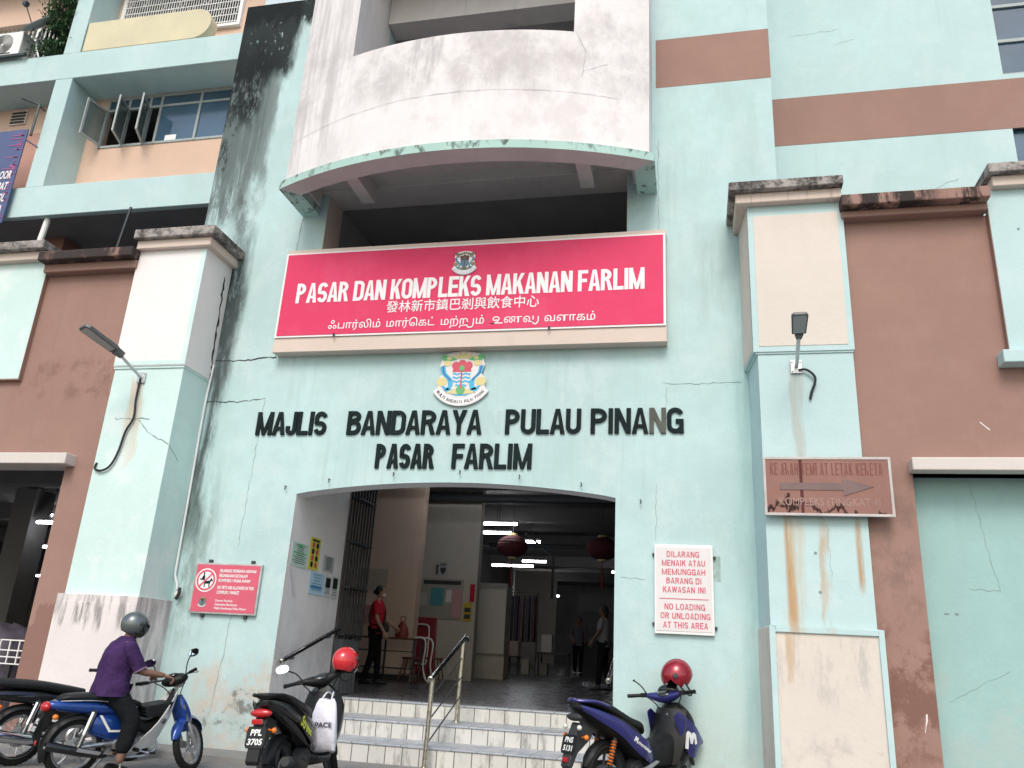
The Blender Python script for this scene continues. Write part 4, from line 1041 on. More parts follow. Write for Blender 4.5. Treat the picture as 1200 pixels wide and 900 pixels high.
# council crest on the wall
cc = root('council_crest', (-2.66, 8.79, 3.95), 'round coloured council crest with a white ribbon, fixed between red board and black letters', 'emblem')
a = MB(); crest(a, -2.665, 4.25, 0.665, 8.785); a.build('crest_plate', CR, cc, smooth=0)
a = MB()
body = 'MAJLIS BANDARAYA PULAU PINANG'
ang0, ang1 = 217.5, 322.5
for i, ch in enumerate(body):
    if ch == ' ': continue
    an_ = radians(ang0 + (ang1 - ang0) * (i + 0.5) / len(body))
    rr = 0.535 * 0.665
    Tm = Matrix.Translation((-2.665 + rr * cos(an_), 0, 4.25 + 0.09 * 0.665 + rr * sin(an_))) @ Matrix.Rotation(-(an_ + pi / 2), 4, 'Y')
    wch = 0.008 if ch == 'I' else 0.021
    a.text(ch, -wch / 2, wch / 2, -0.021, 0.021, 8.7615, bold=0.02, T=Tm)
a.build('ribbon_lettering', m_text, cc, smooth=0)

# black mounted letters
def letters(name, label, text, spans, z0, z1, y, faded=()):
    rt_ = root(name, (-2.7, 8.8, z0), label, 'lettering')
    for (word, x0, x1) in spans:
        tot = sum(CAPW.get(c, 1.0) for c in word) + 0.06 * (len(word) - 1); x = x0; u = (x1 - x0) / tot
        for i, c in enumerate(word):
            wc = CAPW.get(c, 1.0) * u
            a = MB(); caps(a, c, x, x + wc, z0, z1, y, t=0.168, depth=0.022)
            f = (word, i) in faded
            a.build('letter', m_textfade if f else m_text, rt_, smooth=0, label='faded greenish letter' if f else None)
            x += wc + 0.06 * u
    return rt_
letters('wall_lettering', 'upper line of raised black letters reading MAJLIS BANDARAYA PULAU PINANG', '', [('MAJLIS', -5.265, -4.33), ('BANDARAYA', -4.06, -2.38), ('PULAU', -2.10, -1.22), ('PINANG', -1.11, -0.08)], 3.565, 3.86, 8.776, faded=(('PINANG', 4),))
letters('wall_lettering', 'lower line of raised black letters reading PASAR FARLIM over the arch', '', [('PASAR', -3.65, -2.92), ('FARLIM', -2.71, -1.77)], 3.155, 3.45, 8.776)
# ghost of removed letters, a paint scar on the wall
a = MB(); caps(a, 'N', -2.34, -2.16, 3.57, 3.85, 8.7985, t=0.17)
a.build('letter_scar', mat('letter_scar', (0.425, 0.565, 0.56), 0.8), bld, smooth=0)
# little hooks along the arch
a = MB()
for x, z in ((-4.75, 2.93), (-4.2, 3.02), (-3.4, 3.1), (-2.6, 3.13), (-1.9, 3.08), (-1.2, 3.0), (-0.55, 2.82)):
    a.tube([(x, 8.8, z), (x, 8.76, z), (x + 0.012, 8.75, z - 0.03), (x, 8.76, z - 0.045)], 0.006, 6)
a.build('arch_hooks', m_dark, bld)

# no pets sign
ps = root('prohibition_sign', (-5.31, 8.77, 1.41), 'red no pets sign with a crossed circle over a cat and a dog', 'sign')
a = MB(); a.box(-5.735, -4.885, 8.755, 8.785, 1.425, 2.0, 0); 
for x, z in ((-5.57, 2.0), (-5.02, 2.0), (-5.57, 1.385), (-5.02, 1.385)): a.box(x - 0.02, x + 0.02, 8.765, 8.8, z, z + 0.04, 1)
a.build('sign_frame', [m_galv, m_dark], ps, smooth=0, bevel=0.004)
a = MB(); a.box(-5.715, -4.905, 8.75, 8.7545, 1.445, 1.98); a.build('sign_face', m_petred, ps, smooth=0)
a = MB()
def disc(mb, cx, cz, r0, r1, y, m, n=32, a0=0, a1=360):
    for i in range(n):
        p, q = radians(a0 + (a1 - a0) * i / n), radians(a0 + (a1 - a0) * (i + 1) / n)
        vs = [(cx + r * cos(t), y, cz + r * sin(t)) for r, t in ((r0, p), (r1, p), (r1, q), (r0, q))]
        mb.add(vs, [(0, 1, 2, 3)] if r0 > 0 else [(0, 1, 2)], m)
cx, cz = -5.575, 1.80
disc(a, cx, cz, 0, 0.135, 8.7485, 0); disc(a, cx, cz, 0.098, 0.120, 8.7470, 1)
def sil(pts, s, ox, oz): a.prism([(ox + px * s, oz + pz * s) for px, pz in pts], 'y', 8.7462, 8.7468, 2)
sil([(0, 0), (0.5, 0), (0.55, 0.4), (0.42, 0.7), (0.42, 0.9), (0.48, 1.1), (0.38, 1.0), (0.28, 1.1), (0.24, 0.85), (0.3, 0.7), (0.12, 0.4), (0.05, 0.15), (-0.15, 0.25), (-0.2, 0.1)], 0.085, -5.635, 1.80)
sil([(0, 0), (0.12, 0), (0.15, 0.4), (0.6, 0.42), (0.62, 0), (0.74, 0), (0.76, 0.5), (0.9, 0.75), (1.1, 0.72), (1.1, 0.85), (0.92, 0.98), (0.85, 1.1), (0.78, 0.95), (0.65, 0.75), (0.15, 0.72), (-0.12, 0.95), (-0.08, 0.7), (0.0, 0.55)], 0.098, -5.59, 1.72)
Tm = Matrix.Translation((cx, 0, cz)) @ Matrix.Rotation(radians(-45), 4, 'Y')
a.T = Tm; a.box(-0.105, 0.105, 8.7450, 8.7456, -0.010, 0.010, 1); a.T = None
for i, (s_, xa, xb) in enumerate((('DILARANG MEMBAWA HAIWAN', -5.41, -4.945), ('PELIHARAAN KE DALAM', -5.41, -5.045), ('KOMPLEKS / PASAR AWAM', -5.41, -5.005))):
    a.text(s_, xa, xb, 1.895 - i * 0.055, 1.932 - i * 0.055, 8.7475, 0, bold=0.03)
for i, (s_, xa, xb) in enumerate((('NO PETS ARE ALLOWED IN THIS', -5.41, -4.945), ('COMPLEX / MARKET', -5.41, -5.12))):
    a.text(s_, xa, xb, 1.705 - i * 0.055, 1.742 - i * 0.055, 8.7475, 0, bold=0.03)
for i, (s_, xa, xb) in enumerate((('Dengan Perintah', -5.41, -5.19), ('Setiausaha Bandaraya', -5.41, -5.12), ('Majlis Bandaraya Pulau Pinang', -5.41, -5.0))):
    a.text(s_, xa, xb, 1.555 - i * 0.042, 1.588 - i * 0.042, 8.7475, 0, bold=0.02)
a.build('lettering', [m_signwhite, m_petred, m_text], ps, smooth=0)
a = MB(); crest(a, -5.575, 1.55, 0.11, 8.768, full=False); a.build('crest', [mat('dull_gold', (0.36, 0.33, 0.22), 0.6)] + CRD[1:], ps, smooth=0)

# no loading sign
nl = root('no_loading_sign', (-0.1, 8.77, 1.44), 'white upright sign with red NO LOADING OR UNLOADING wording beside the entrance', 'sign')
a = MB(); a.box(-0.402, 0.195, 8.755, 8.785, 1.445, 2.345, 0)
for x, z in ((-0.425, 2.24), (0.198, 2.22), (-0.425, 1.54), (0.198, 1.52)): a.box(x, x + 0.025, 8.77, 8.8, z - .015, z + .015, 1)
a.build('sign_frame', [m_whitepl, m_dark], nl, smooth=0, bevel=0.005)
a = MB(); a.box(-0.382, 0.175, 8.75, 8.7545, 1.475, 2.315); a.build('sign_face', m_offwhite, nl, smooth=0)
a = MB()
for s_, xa, xb, z in (('DILARANG', -0.275, 0.055, 2.215), ('MENAIK ATAU', -0.325, 0.115, 2.125), ('MEMUNGGAH', -0.325, 0.115, 2.035), ('BARANG DI', -0.28, 0.075, 1.945), ('KAWASAN INI', -0.315, 0.115, 1.855), ('NO LOADING', -0.30, 0.105, 1.685), ('OR UNLOADING', -0.34, 0.155, 1.595), ('AT THIS AREA', -0.315, 0.13, 1.505)):
    caps(a, s_, xa, xb, z, z + 0.06, 8.7478, t=0.15, gap=0.2)
a.box(-0.35, 0.14, 8.7465, 8.7475, 1.790, 1.797)
a.build('lettering', m_txtred, nl, smooth=0)

# direction sign on the right pier
dsg = root('direction_sign', (1.27, 8.19, 2.55), 'worn brown arrow sign reading KOMPLEKS TINGKAT 4 across pier and wall', 'sign')
a = MB()
for x in (0.9, 1.7): a.box(x, x + 0.04, 8.15, 8.28 if x > 1.62 else 8.22, 2.6, 3.1, 1)
x0, x1, z0, z1 = 0.68, 1.85, 2.56, 3.135
a.box(x0, x1, 8.125, 8.15, z0, z0 + 0.025, 0); a.box(x0, x1, 8.125, 8.15, z1 - 0.025, z1, 0); a.box(x0, x0 + .025, 8.126, 8.15, z0 + .025, z1 - .025, 0); a.box(x1 - .025, x1, 8.126, 8.15, z0 + .025, z1 - .025, 0)
a.build('sign_frame', [mat('dull_frame', (0.50, 0.46, 0.44), 0.6, var=0.15), m_dark], dsg, smooth=0, bevel=0.003)
dface = plaster('worn_sign_paint', (0.29, 0.155, 0.13), 0.08, 0.3, (0.15, 0.06, 0.05), stains=[
    (0.6, 1.9, 2.56, 2.62, 0.05, 0.02, (0.03, 0.015, 0.015), 0.95, 5.0, (1, 0.6), 0.25, 0.5), (1.015, 1.045, 2.56, 3.12, 0.008, 0.02, (0.10, 0.03, 0.03), 0.95, 6.0, (0.4, 1), 0.3, 0.4)])
a = MB(); a.box(x0 + .02, x1 - .02, 8.132, 8.145, z0 + .02, z1 - .02); a.build('sign_face', dface, dsg, smooth=0)
a = MB()
a.prism([(0.83, 2.81), (1.41, 2.81), (1.41, 2.755), (1.68, 2.845), (1.41, 2.925), (1.41, 2.88), (0.83, 2.88)], 'y', 8.126, 8.1315)
a.build('arrow', plaster('worn_arrow', (0.20, 0.14, 0.135), 0.15, 0.6, (0.42, 0.25, 0.22)), dsg, smooth=0)
a = MB(); caps(a, 'KE ARAH TEMPAT LETAK KERETA', 0.745, 1.77, 2.955, 3.075, 8.1308, t=0.09, m=0, gap=0.3)
a.text('KOMPLEKS (TINGKAT 4)', 0.82, 1.73, 2.635, 2.735, 8.1305, 1, bold=0.012)
a.build('lettering', [mat('faded_red_letter', (0.20, 0.07, 0.06), 0.8), plaster('peeling_letter', (0.33, 0.22, 0.19), 0.25, 1.0, (0.06, 0.035, 0.03))], dsg, smooth=0)

# wall lamps
m_lamp = mat('grey_lamp_casing', (0.11, 0.117, 0.12), 0.5, 0.2, var=0.15)
def wall_lamp(label, base, elbow, tip, cable, hdir, hs=1.0):
    lp = root('wall_lamp', base, label, 'lamp')
    bx_, by_, bz_ = base
    a = MB(); a.box(bx_ - 0.055, bx_ + 0.055, by_ - 0.012, by_, bz_ - 0.07, bz_ + 0.07)
    for sx in (-.04, .04):
        for sz in (-.05, .05): a.lathe([(0.0, 0.014), (0.008, 0.012), (0.009, 0)], (bx_ + sx, by_ - .01, bz_ + sz), (0, -1, 0), 6)
    a.build('mounting_plate', m_galv, lp, smooth=0, bevel=0.003)
    a = MB(); a.tube([(bx_, by_ - 0.01, bz_), elbow, tip], 0.019, 10); a.build('arm', m_galv, lp)
    d = (Vector(hdir)).normalized()
    # head frame: x along arm, z up
    xax = d; yax = Vector((0, 0, 1)).cross(xax).normalized(); zax = xax.cross(yax)
    Tm = Matrix((xax, yax, zax)).transposed().to_4x4(); Tm.translation = Vector(tip); Tm = Tm @ Matrix.Scale(hs, 4)
    a = MB(T=Tm); a.prism([(-0.05, -0.035), (0.06, -0.06), (0.06, 0.06), (-0.05, 0.035)], 'z', -0.03, 0.04)
    a.prism([(0.06, -0.095), (0.45, -0.11), (0.50, -0.08), (0.50, 0.08), (0.45, 0.11), (0.06, 0.095)], 'z', -0.012, 0.032)
    for k in range(4): a.box(0.09, 0.2, -0.06 + k * 0.035, -0.05 + k * 0.035, 0.032, 0.055)
    hd = a.build('lamp_head', m_lamp, lp, smooth=0, bevel=0.006)
    a = MB(T=Tm); a.prism([(0.085, -0.075), (0.44, -0.09), (0.475, -0.07), (0.475, 0.07), (0.44, 0.09), (0.085, 0.075)], 'z', -0.016, -0.0125)
    a.build('lens', mat('led_lens', (0.33, 0.36, 0.36), 0.25), hd, smooth=0)
    a = MB(); a.tube(spline(cable, 6), 0.013, 8); a.build('cable', m_cable, lp)
    return lp
wall_lamp('grey street light with long hanging black cable on the white pier', (-6.58, 8.208, 4.14), (-6.585, 8.12, 4.165), (-6.595, 7.76, 4.285),
    [(-6.58, 8.19, 4.12), (-6.58, 8.19, 3.85), (-6.56, 8.19, 3.62), (-6.63, 8.19, 3.45), (-6.67, 8.19, 3.2), (-6.74, 8.19, 3.03), (-6.85, 8.19, 2.97), (-6.95, 8.20, 3.0), (-6.945, 8.21, 3.07)], (-0.25, -0.46, 0.20))
wall_lamp('grey street light with short curled cable on the cream panelled pier', (1.06, 8.208, 4.10), (1.058, 8.1, 4.12), (1.045, 7.76, 4.26),
    [(1.08, 8.19, 4.06), (1.15, 8.18, 4.06), (1.22, 8.18, 4.0), (1.23, 8.18, 3.93), (1.19, 8.19, 3.82), (1.175, 8.205, 3.75)], (-0.03, -0.46, 0.12), 0.70)
# conduit
cp = MB(); cp.tube(spline([(-6.0, 8.76, 4.5), (-6.02, 8.76, 3.9), (-6.01, 8.76, 2.8), (-6.0, 8.76, 1.85)], 4) + [Vector((-5.95, 8.76, 1.74)), Vector((-5.94, 8.76, 1.68))], 0.014, 8, 0)
tag(cp.build('conduit_pipe', m_whitepl), 'thin white conduit pipe running down the corner beside the left pier', 'pipe')
cp = MB(); cp.lathe([(0.0, 0.05), (0.035, 0.04), (0.045, 0.0)], (-5.93, 8.8, 1.63), (0, -1, 0), 12, 0); cp.tube([(-5.9, 8.75, 1.7), (-5.89, 8.74, 1.63), (-5.92, 8.74, 1.57)], 0.02, 8, 1)
tag(cp.build('junction_box', [m_cream_pl, m_cable]), 'small round junction box with black tape at the foot of the white conduit', 'junction box')

# blank cream board, banner, air conditioner, dish, plant, rods
a = MB(); pts = [(-10.93, 11.36), (-8.65, 11.36)] + [(-8.65 + 0.33 * sin(radians(t)), 11.69 - 0.33 * cos(radians(t))) for t in range(10, 180, 10)] + [(-8.65, 12.02), (-10.93, 12.02)]
a.prism(pts, 'y', 10.203, 10.42)
tag(a.build('blank_signboard', mat('faded_cream_board', (0.62, 0.56, 0.38), 0.6, var=0.08, vscale=2), smooth=0, bevel=0.01), 'blank cream signboard with one rounded end resting on the upper ledge', 'signboard')
bn = root('school_banner', (-11.9, 10.1, 7.7), 'dark blue banner with slanted white letters and pink specks at the left edge', 'banner')
a = MB(); a.box(-14.2, -11.48, 10.08, 10.10, 7.72, 9.62); a.tube([(-11.48, 10.09, 9.4), (-11.3, 10.2, 9.3)], 0.012, 6)
a.build('banner_sheet', mat('navy_banner', (0.075, 0.10, 0.22), 0.55, var=0.1), bn, smooth=0)
a = MB()
rb = random.Random(3)
for i in range(46):
    z = 7.75 + rb.random() * 1.8; L_ = 0.05 + 0.25 * rb.random() ** 2; x = -11.5 - rb.random() * 0.05
    a.box(x - L_, x, 10.074, 10.0775, z, z + 0.018)
a.build('pink_pattern', mat('pink_print', (0.36, 0.10, 0.26), 0.6), bn, smooth=0)
a = MB()
for s_, wd_, z in (('INDOOR', .44, 8.60), ('COMBAT', .46, 8.37), ('SCHOOL', .46, 8.14), ('ASIA', .26, 7.91)):
    a.text(s_, -11.56 - wd_, -11.56, z, z + 0.165, 10.073, bold=0.025, shear=0.25)
a.build('lettering', m_signwhite, bn, smooth=0)
ac = root('air_conditioner', (-12.8, 10.3, 11.35), 'white air conditioner unit on a bracket at the top left ledge', 'air conditioner')
a = MB(); a.box(-13.0, -12.28, 10.12, 10.45, 11.42, 11.95); a.build('casing', m_cream_pl, ac, smooth=0, bevel=0.015)
a = MB()
for k in range(9): a.lathe([(0.03 + k * 0.024, 0), (0.036 + k * 0.024, 0.006), (0.042 + k * 0.024, 0)], (-12.70, 10.118, 11.68), (0, -1, 0), 20)
a.box(-12.93, -12.47, 10.112, 10.119, 11.45, 11.47); a.build('fan_grille', m_greypl, ac)
a = MB(); a.box(-13.05, -12.1, 10.1, 10.16, 11.36, 11.41); a.box(-13.0, -12.95, 10.1, 10.5, 11.355, 11.40); a.build('bracket', m_dark, ac, smooth=0)
dsh = root('satellite_dish', (-11.98, 10.2, 11.35), 'grey satellite dish on a bent pole beside the climbing bush', 'satellite dish')
a = MB(); a.lathe([(0.0, 0), (0.12, 0.012), (0.24, 0.05), (0.31, 0.085), (0.312, 0.095), (0.24, 0.062), (0.12, 0.022), (0.0, 0.01)], (-11.98, 10.15, 12.0), (-0.3, -0.75, 0.6), 24); a.build('reflector', mat('dish_grey', (0.42, 0.44, 0.47), 0.5), dsh)
a = MB(); a.tube(spline([(-11.88, 10.22, 11.36), (-11.98, 10.2, 11.6), (-12.0, 10.2, 11.95)], 5), 0.022, 8); a.build('pole', m_galv, dsh)
a = MB(); a.tube([(-11.98, 10.05, 11.85), (-12.05, 9.8, 12.25)], 0.01, 6); a.box(-12.09, -12.01, 9.76, 9.84, 12.22, 12.3); a.build('feed_arm', m_dark, dsh, smooth=0)
bush = root('climbing_bush', (-11.55, 10.35, 11.35), 'dark green bush growing on the ledge against the mint column', 'plant')
a = MB(); rb = random.Random(11)
for i in range(6500):
    t_ = rb.random(); z = 11.45 + t_ * 1.9
    wv = 0.30 + 0.12 * sin(z * 5.1) + 0.05 * sin(z * 13)
    x = -11.72 + (z - 11.4) * 0.03 + rb.gauss(0, 0.5) * wv; y = 10.35 + rb.gauss(0, 0.4) * 0.35
    if mnoise.noise(Vector((x * 3.2, y * 3, z * 3.2))) < -0.30: continue
    s_ = 0.025 + 0.03 * rb.random()
    d = Vector((rb.gauss(0, 1), rb.gauss(0, 1), rb.gauss(-0.4, 1))).normalized(); u, w_ = frame_z(d)
    c = Vector((x, y, z))
    a.add([c - u * s_ * 0.4, c + d * s_ * 0.9, c + u * s_ * 0.4, c + d * s_ * 2.0 + w_ * s_ * 0.3], [(0, 1, 3), (1, 2, 3), (0, 2, 1)], 0 if rb.random() < 0.6 else 1)
a.build('leaves', [m_leaf, mat('leaf_light', (0.07, 0.16, 0.06), 0.55, var=0.3)], bush, smooth=0)
a = MB()
for k in range(5): a.tube(spline([(-11.55 + 0.05 * k - .1, 10.5, 11.36), (-11.6 + 0.06 * k, 10.45, 12.1), (-11.7 + 0.09 * k, 10.4, 12.9)], 4), [0.018 - 0.0012 * i for i in range(9)], 6)
a.build('stem', m_wood, bush)
a = MB(); a.tube([(-8.94, 9.95, 7.0), (-8.88, 9.95, 7.5), (-8.85, 9.95, 7.75)], 0.022, 6); a.tube([(-8.92, 9.95, 7.1), (-9.15, 10.2, 7.2)], 0.012, 6)
tag(a.build('antenna_rod', m_dark), 'short dark rod sticking up behind the coping of the left annex', 'rod')
a = MB(); a.tube([(-11.72, 10.0, 10.25), (-11.36, 10.05, 10.1), (-11.36, 10.05, 9.45)], 0.022, 6); a.tube([(-11.36, 10.05, 10.08), (-11.36, 10.2, 10.08)], 0.015, 6)
tag(a.build('bracket_rod', m_dark), 'rusty bent bracket on the column above the blue banner', 'bracket')
a = MB(); a.tube([(-10.9, 10.32, 5.9), (-10.83, 10.32, 7.5), (-10.79, 10.32, 7.884)], 0.05, 10)
tag(a.build('drain_pipe', m_cream_pl), 'pale drain pipe under the mint ledge behind the left panel', 'pipe')
a = MB(); a.tube(spline([(-9.6, 10.0, 6.9), (-9.75, 10.0, 6.75), (-9.7, 10.0, 6.5), (-9.4, 10.0, 6.35), (-9.2, 10.0, 6.3)], 5), 0.035, 8)
tag(a.build('air_hose', m_cream_pl), 'curled pale air hose in the dark gap under the ledge', 'hose')
# ================================================================ things in and around the doorway
def thing_mesh(mb, name, mats, label, cat, group=None, **kw):
    return tag(mb.build(name, mats, **kw), label, cat, group)

# folded lattice gate
gt = root('folding_gate', (-4.55, 10.7, 0.555), 'dark folded lattice gate pushed back at the end of the white jamb', 'gate')
a = MB()
for k in range(9):
    y = 10.38 + k * 0.075; a.box(-4.60 + 0.012 * k, -4.575 + 0.012 * k, y, y + 0.022, 1.25, 3.9)
for z in (1.30, 1.9, 2.5, 3.1, 3.7): a.box(-4.60, -4.47, 10.38, 11.02, z, z + 0.02)
a.build('gate_bars', m_dark, gt, smooth=0)
a = MB()
for k in range(5): a.prism([(-4.60, 10.38 + k * 0.13), (-4.50, 10.44 + k * 0.13), (-4.60, 10.50 + k * 0.13)], 'z', 0.57, 1.25)
a.build('gate_panel', m_dark, gt, smooth=0)
a = MB(); a.box(-4.612, -4.44, 10.361, 11.2, 3.9, 4.2); a.build('gate_track', m_dark, gt, smooth=0)

# papers on the jamb
def paper(label, y0, y1, z0, z1, col, kind):
    r_ = root('notice_sheet', (-4.6, (y0 + y1) / 2, z0), label, 'notice')
    a = MB(); a.box(-4.606, -4.602, y0, y1, z0, z1); a.build('sheet', col, r_, smooth=0)
    a = MB(T=Matrix.Translation((-4.600, y0, 0)) @ Matrix.Rotation(radians(90), 4, 'Z'))
    W_, H_ = y1 - y0, z1 - z0
    kind(a, W_, z0, H_)
    a.build('print', [mat(r_.name + '_ink', (0.06, 0.10, 0.10), 0.8), mc_green, mc_red, m_text, mat(r_.name + '_band', (0.05, 0.20, 0.40), 0.7)], r_, smooth=0)
def lines(a, W_, z0, H_, n=9, m=0, top=0.9):
    rb = random.Random(int(W_ * 1000 + n))
    for k in range(n):
        z = z0 + H_ * (top - (top - 0.08) * k / n); ln = W_ * (0.4 + 0.45 * rb.random())
        a.box((W_ - ln) / 2, (W_ + ln) / 2, -0.0012, 0, z - H_ * 0.012, z + H_ * 0.012, m)
def k_green(a, W_, z0, H_): lines(a, W_, z0, H_, 10); a.box(W_ * .1, W_ * .9, -0.0015, 0, z0 + H_ * .55, z0 + H_ * .6, 1); a.box(W_ * .38, W_ * .62, -0.0015, 0, z0 + H_ * .82, z0 + H_ * .95, 1); a.box(W_ * .1, W_ * .9, -0.0016, 0, z0 + H_ * .40, z0 + H_ * .43, 1)
def k_yel(a, W_, z0, H_):
    a.box(W_ * .15, W_ * .85, -0.0015, 0, z0 + H_ * .88, z0 + H_ * .94, 3)
    for i in range(2):
        for j in range(4): disc_x(a, W_ * (.3 + .4 * i), z0 + H_ * (.16 + .2 * j), W_ * .13, 2 if (i + j) % 2 else 3)
def disc_x(a, cx, cz, r, m):
    a.add([(cx + r * cos(2 * pi * i / 14), -0.0014, cz + r * sin(2 * pi * i / 14)) for i in range(14)], [list(range(14))], m)
def k_blue(a, W_, z0, H_): lines(a, W_, z0, H_, 6, 4); a.box(W_ * .12, W_ * .85, -0.0015, 0, z0 + H_ * .28, z0 + H_ * .40, 4)
def k_text(a, W_, z0, H_): lines(a, W_, z0, H_, 12, 0)
def k_photo(a, W_, z0, H_): a.box(W_ * .12, W_ * .88, -0.0015, 0, z0 + H_ * .45, z0 + H_ * .92, 3); lines(a, W_, z0, H_, 3, 0, 0.4)
paper('pale green notice, topmost left of the papers on the white jamb', 8.88, 9.30, 2.02, 2.30, mat('paper_green', (0.50, 0.64, 0.56), 0.7), k_green)
paper('yellow notice with round picture symbols on the white jamb', 9.34, 9.62, 2.03, 2.42, mat('paper_yellow', (0.62, 0.58, 0.06), 0.7), k_yel)
paper('grey printed letter pinned right of the yellow notice', 9.76, 10.08, 2.05, 2.25, mat('paper_grey', (0.48, 0.48, 0.49), 0.7), k_text)
paper('light blue notice with a dark blue band below the yellow notice', 9.43, 9.85, 1.745, 2.01, mat('paper_blue', (0.42, 0.62, 0.74), 0.7), k_blue)
paper('small sheet with a dark photo right of the blue notice', 9.88, 10.06, 1.745, 2.0, mat('paper_white', (0.55, 0.58, 0.58), 0.7), k_photo)
paper('narrow white leaflet at the inner end of the jamb papers', 10.10, 10.28, 1.735, 2.02, mat('paper_white2', (0.58, 0.57, 0.55), 0.7), k_photo)
a = MB(T=Matrix.Translation((0, 0, 0))); 
a.add([(-4.604, 8.88, 1.985), (-4.604, 8.945, 1.99), (-4.604, 9.12, 1.71), (-4.604, 9.06, 1.69)], [(0, 1, 2, 3)]); a.add([(-4.600, 8.88, 1.985), (-4.600, 8.945, 1.99), (-4.600, 9.12, 1.71), (-4.600, 9.06, 1.69)], [(3, 2, 1, 0)])
thing_mesh(a, 'notice_sheet', m_offwhite, 'narrow tilted paper strip below the pale green notice', 'notice', smooth=0)

# hand rails
def wall_rail(label, pts, side):
    r_ = root('hand_rail', (pts[0][0], pts[0][1], 0.3), label, 'hand rail')
    a = MB(); a.tube(pts, 0.026, 12); a.build('rail', m_gblack, r_)
    a = MB(); d = (Vector(pts[0]) - Vector(pts[1])).normalized(); a.lathe([(0.0, 0.012), (0.02, 0.010), (0.028, 0.0), (0.028, -0.03)], pts[0], d, 14); a.build('end_cap', m_steel, r_)
    for f in (0.2, 0.85):
        p = Vector(pts[0]).lerp(Vector(pts[1]), f)
        a = MB(); a.tube([p, p + Vector((0, 0, -0.05)), p + Vector((side * 0.062, 0, -0.06))], 0.009, 8); a.build('bracket', m_dark, r_)
wall_rail('black hand rail with a steel end fixed to the white jamb with the notices', [(-4.545, 8.87, 0.955), (-4.545, 10.35, 1.375)], -1)
wall_rail('steel ended hand rail on the right jamb of the entrance', [(-0.885, 8.95, 0.955), (-0.885, 10.35, 1.375)], 1)
hr = root('stair_rail', (-2.66, 8.6, 0.0), 'free standing stainless stair rail with black top rail in the middle of the steps', 'hand rail')
pA, pB = Vector((-2.665, 8.52, 0.885)), Vector((-2.705, 9.92, 1.345))
a = MB(); a.tube([(-2.695, 8.62, 0.0), (-2.675, 8.62, 0.90)], 0.025, 14); a.lathe([(0.055, 0), (0.055, 0.012), (0.03, 0.02)], (-2.695, 8.62, 0.02), n=16); a.build('post', m_steel, hr)
a = MB(); a.tube([(-2.735, 9.86, 0.38), (-2.71, 9.86, 1.30)], 0.025, 14); a.lathe([(0.055, 0), (0.055, 0.012), (0.03, 0.02)], (-2.735, 9.86, 0.385), n=16); a.build('post', m_steel, hr)
a = MB(); a.tube([pA, pB, pB + Vector((0.003, 0.06, -0.04))], 0.027, 14); a.build('top_rail', m_gblack, hr)
a = MB(); d = (pA - pB).normalized(); a.lathe([(0.0, 0.03), (0.02, 0.03), (0.028, 0.024), (0.028, 0.0)], pA, d, 14); a.build('end_cap', m_steel, hr)
for k in range(3):
    dz = -0.22 - 0.22 * k
    a = MB(); a.tube([Vector((-2.68, 8.62, 0.92 + dz)), Vector((-2.715, 9.86, 1.32 + dz))], 0.008, 8); a.build('cross_bar', m_dark, hr)

# notices deeper in the hall
class NB(MB):
    def __init__(self, y0, y1): super().__init__(); self.y0 = y0; self.q = y1 / y0
    def add(self, vs, fs, m=0):
        return super().add([(p[0] * self.q, p[1] * self.q, 1.1 + (p[2] - 1.1) * self.q) for p in vs], fs, m)

def board(name, label, x0, x1, z0, z1, y, col, cat='notice'):
    f = (18.7, 16.5) if y > 18 else (17.0, 14.9)
    q = f[1] / f[0]
    r_ = root(name, ((x0 + x1) / 2 * q, y * q, 1.1 + (z0 - 1.1) * q), label, cat)
    a = NB(*f); a.box(x0, x1, y - 0.012, y, z0, z1); a.build('sheet', col, r_, smooth=0)
    return r_
def P_(n, c, r=0.8): return mat(n, c, r)
nb = board('notice_board', 'long clear notice board with papers on the back wall of the hall', -6.35, -5.24, 1.93, 2.83, 18.69, P_('notice_board_paint', (0.34, 0.33, 0.28)), 'notice board')
a = NB(18.7, 16.5); a.box(-6.2, -5.3, 18.67, 18.678, 2.70, 2.79); a.build('header', m_dark, nb, smooth=0)
a = NB(18.7, 16.5); a.box(-6.01, -5.70, 18.67, 18.678, 2.22, 2.62); a.build('teal_paper', P_('teal', (0.08, 0.28, 0.32)), nb, smooth=0)
a = NB(18.7, 16.5); a.box(-5.64, -5.5, 18.67, 18.678, 2.3, 2.58); a.build('white_paper', m_offwhite, nb, smooth=0)
a = NB(18.7, 16.5); a.box(-5.48, -5.26, 18.67, 18.678, 1.96, 2.6); a.build('pink_paper', P_('pink', (0.55, 0.30, 0.30)), nb, smooth=0)
a = NB(18.7, 16.5); a.box(-6.32, -6.1, 18.67, 18.678, 2.2, 2.5); a.build('clear_sleeve', P_('sleeve', (0.45, 0.44, 0.40)), nb, smooth=0)
ad = board('heart_sign', 'small white sign with a dark heart above the notice board', -5.95, -5.65, 2.90, 3.22, 18.69, P_('heart_paper', (0.42, 0.42, 0.40)), 'sign')
a = NB(18.7, 16.5); a.text('AED', -5.85, -5.68, 3.12, 3.19, 18.675, bold=0.02)
a.prism([(-5.76, 2.92), (-5.70, 3.0), (-5.69, 3.06), (-5.72, 3.1), (-5.76, 3.07), (-5.80, 3.1), (-5.83, 3.06), (-5.82, 3.0)], 'y', 18.672, 18.677); a.box(-5.93, -5.88, 18.672, 18.677, 2.93, 3.15)
a.build('symbol', m_dark, ad, smooth=0)
board('red_couplet', 'narrow red paper strip right of the notice board', -5.07, -4.96, 2.33, 2.73, 18.69, m_redcloth)
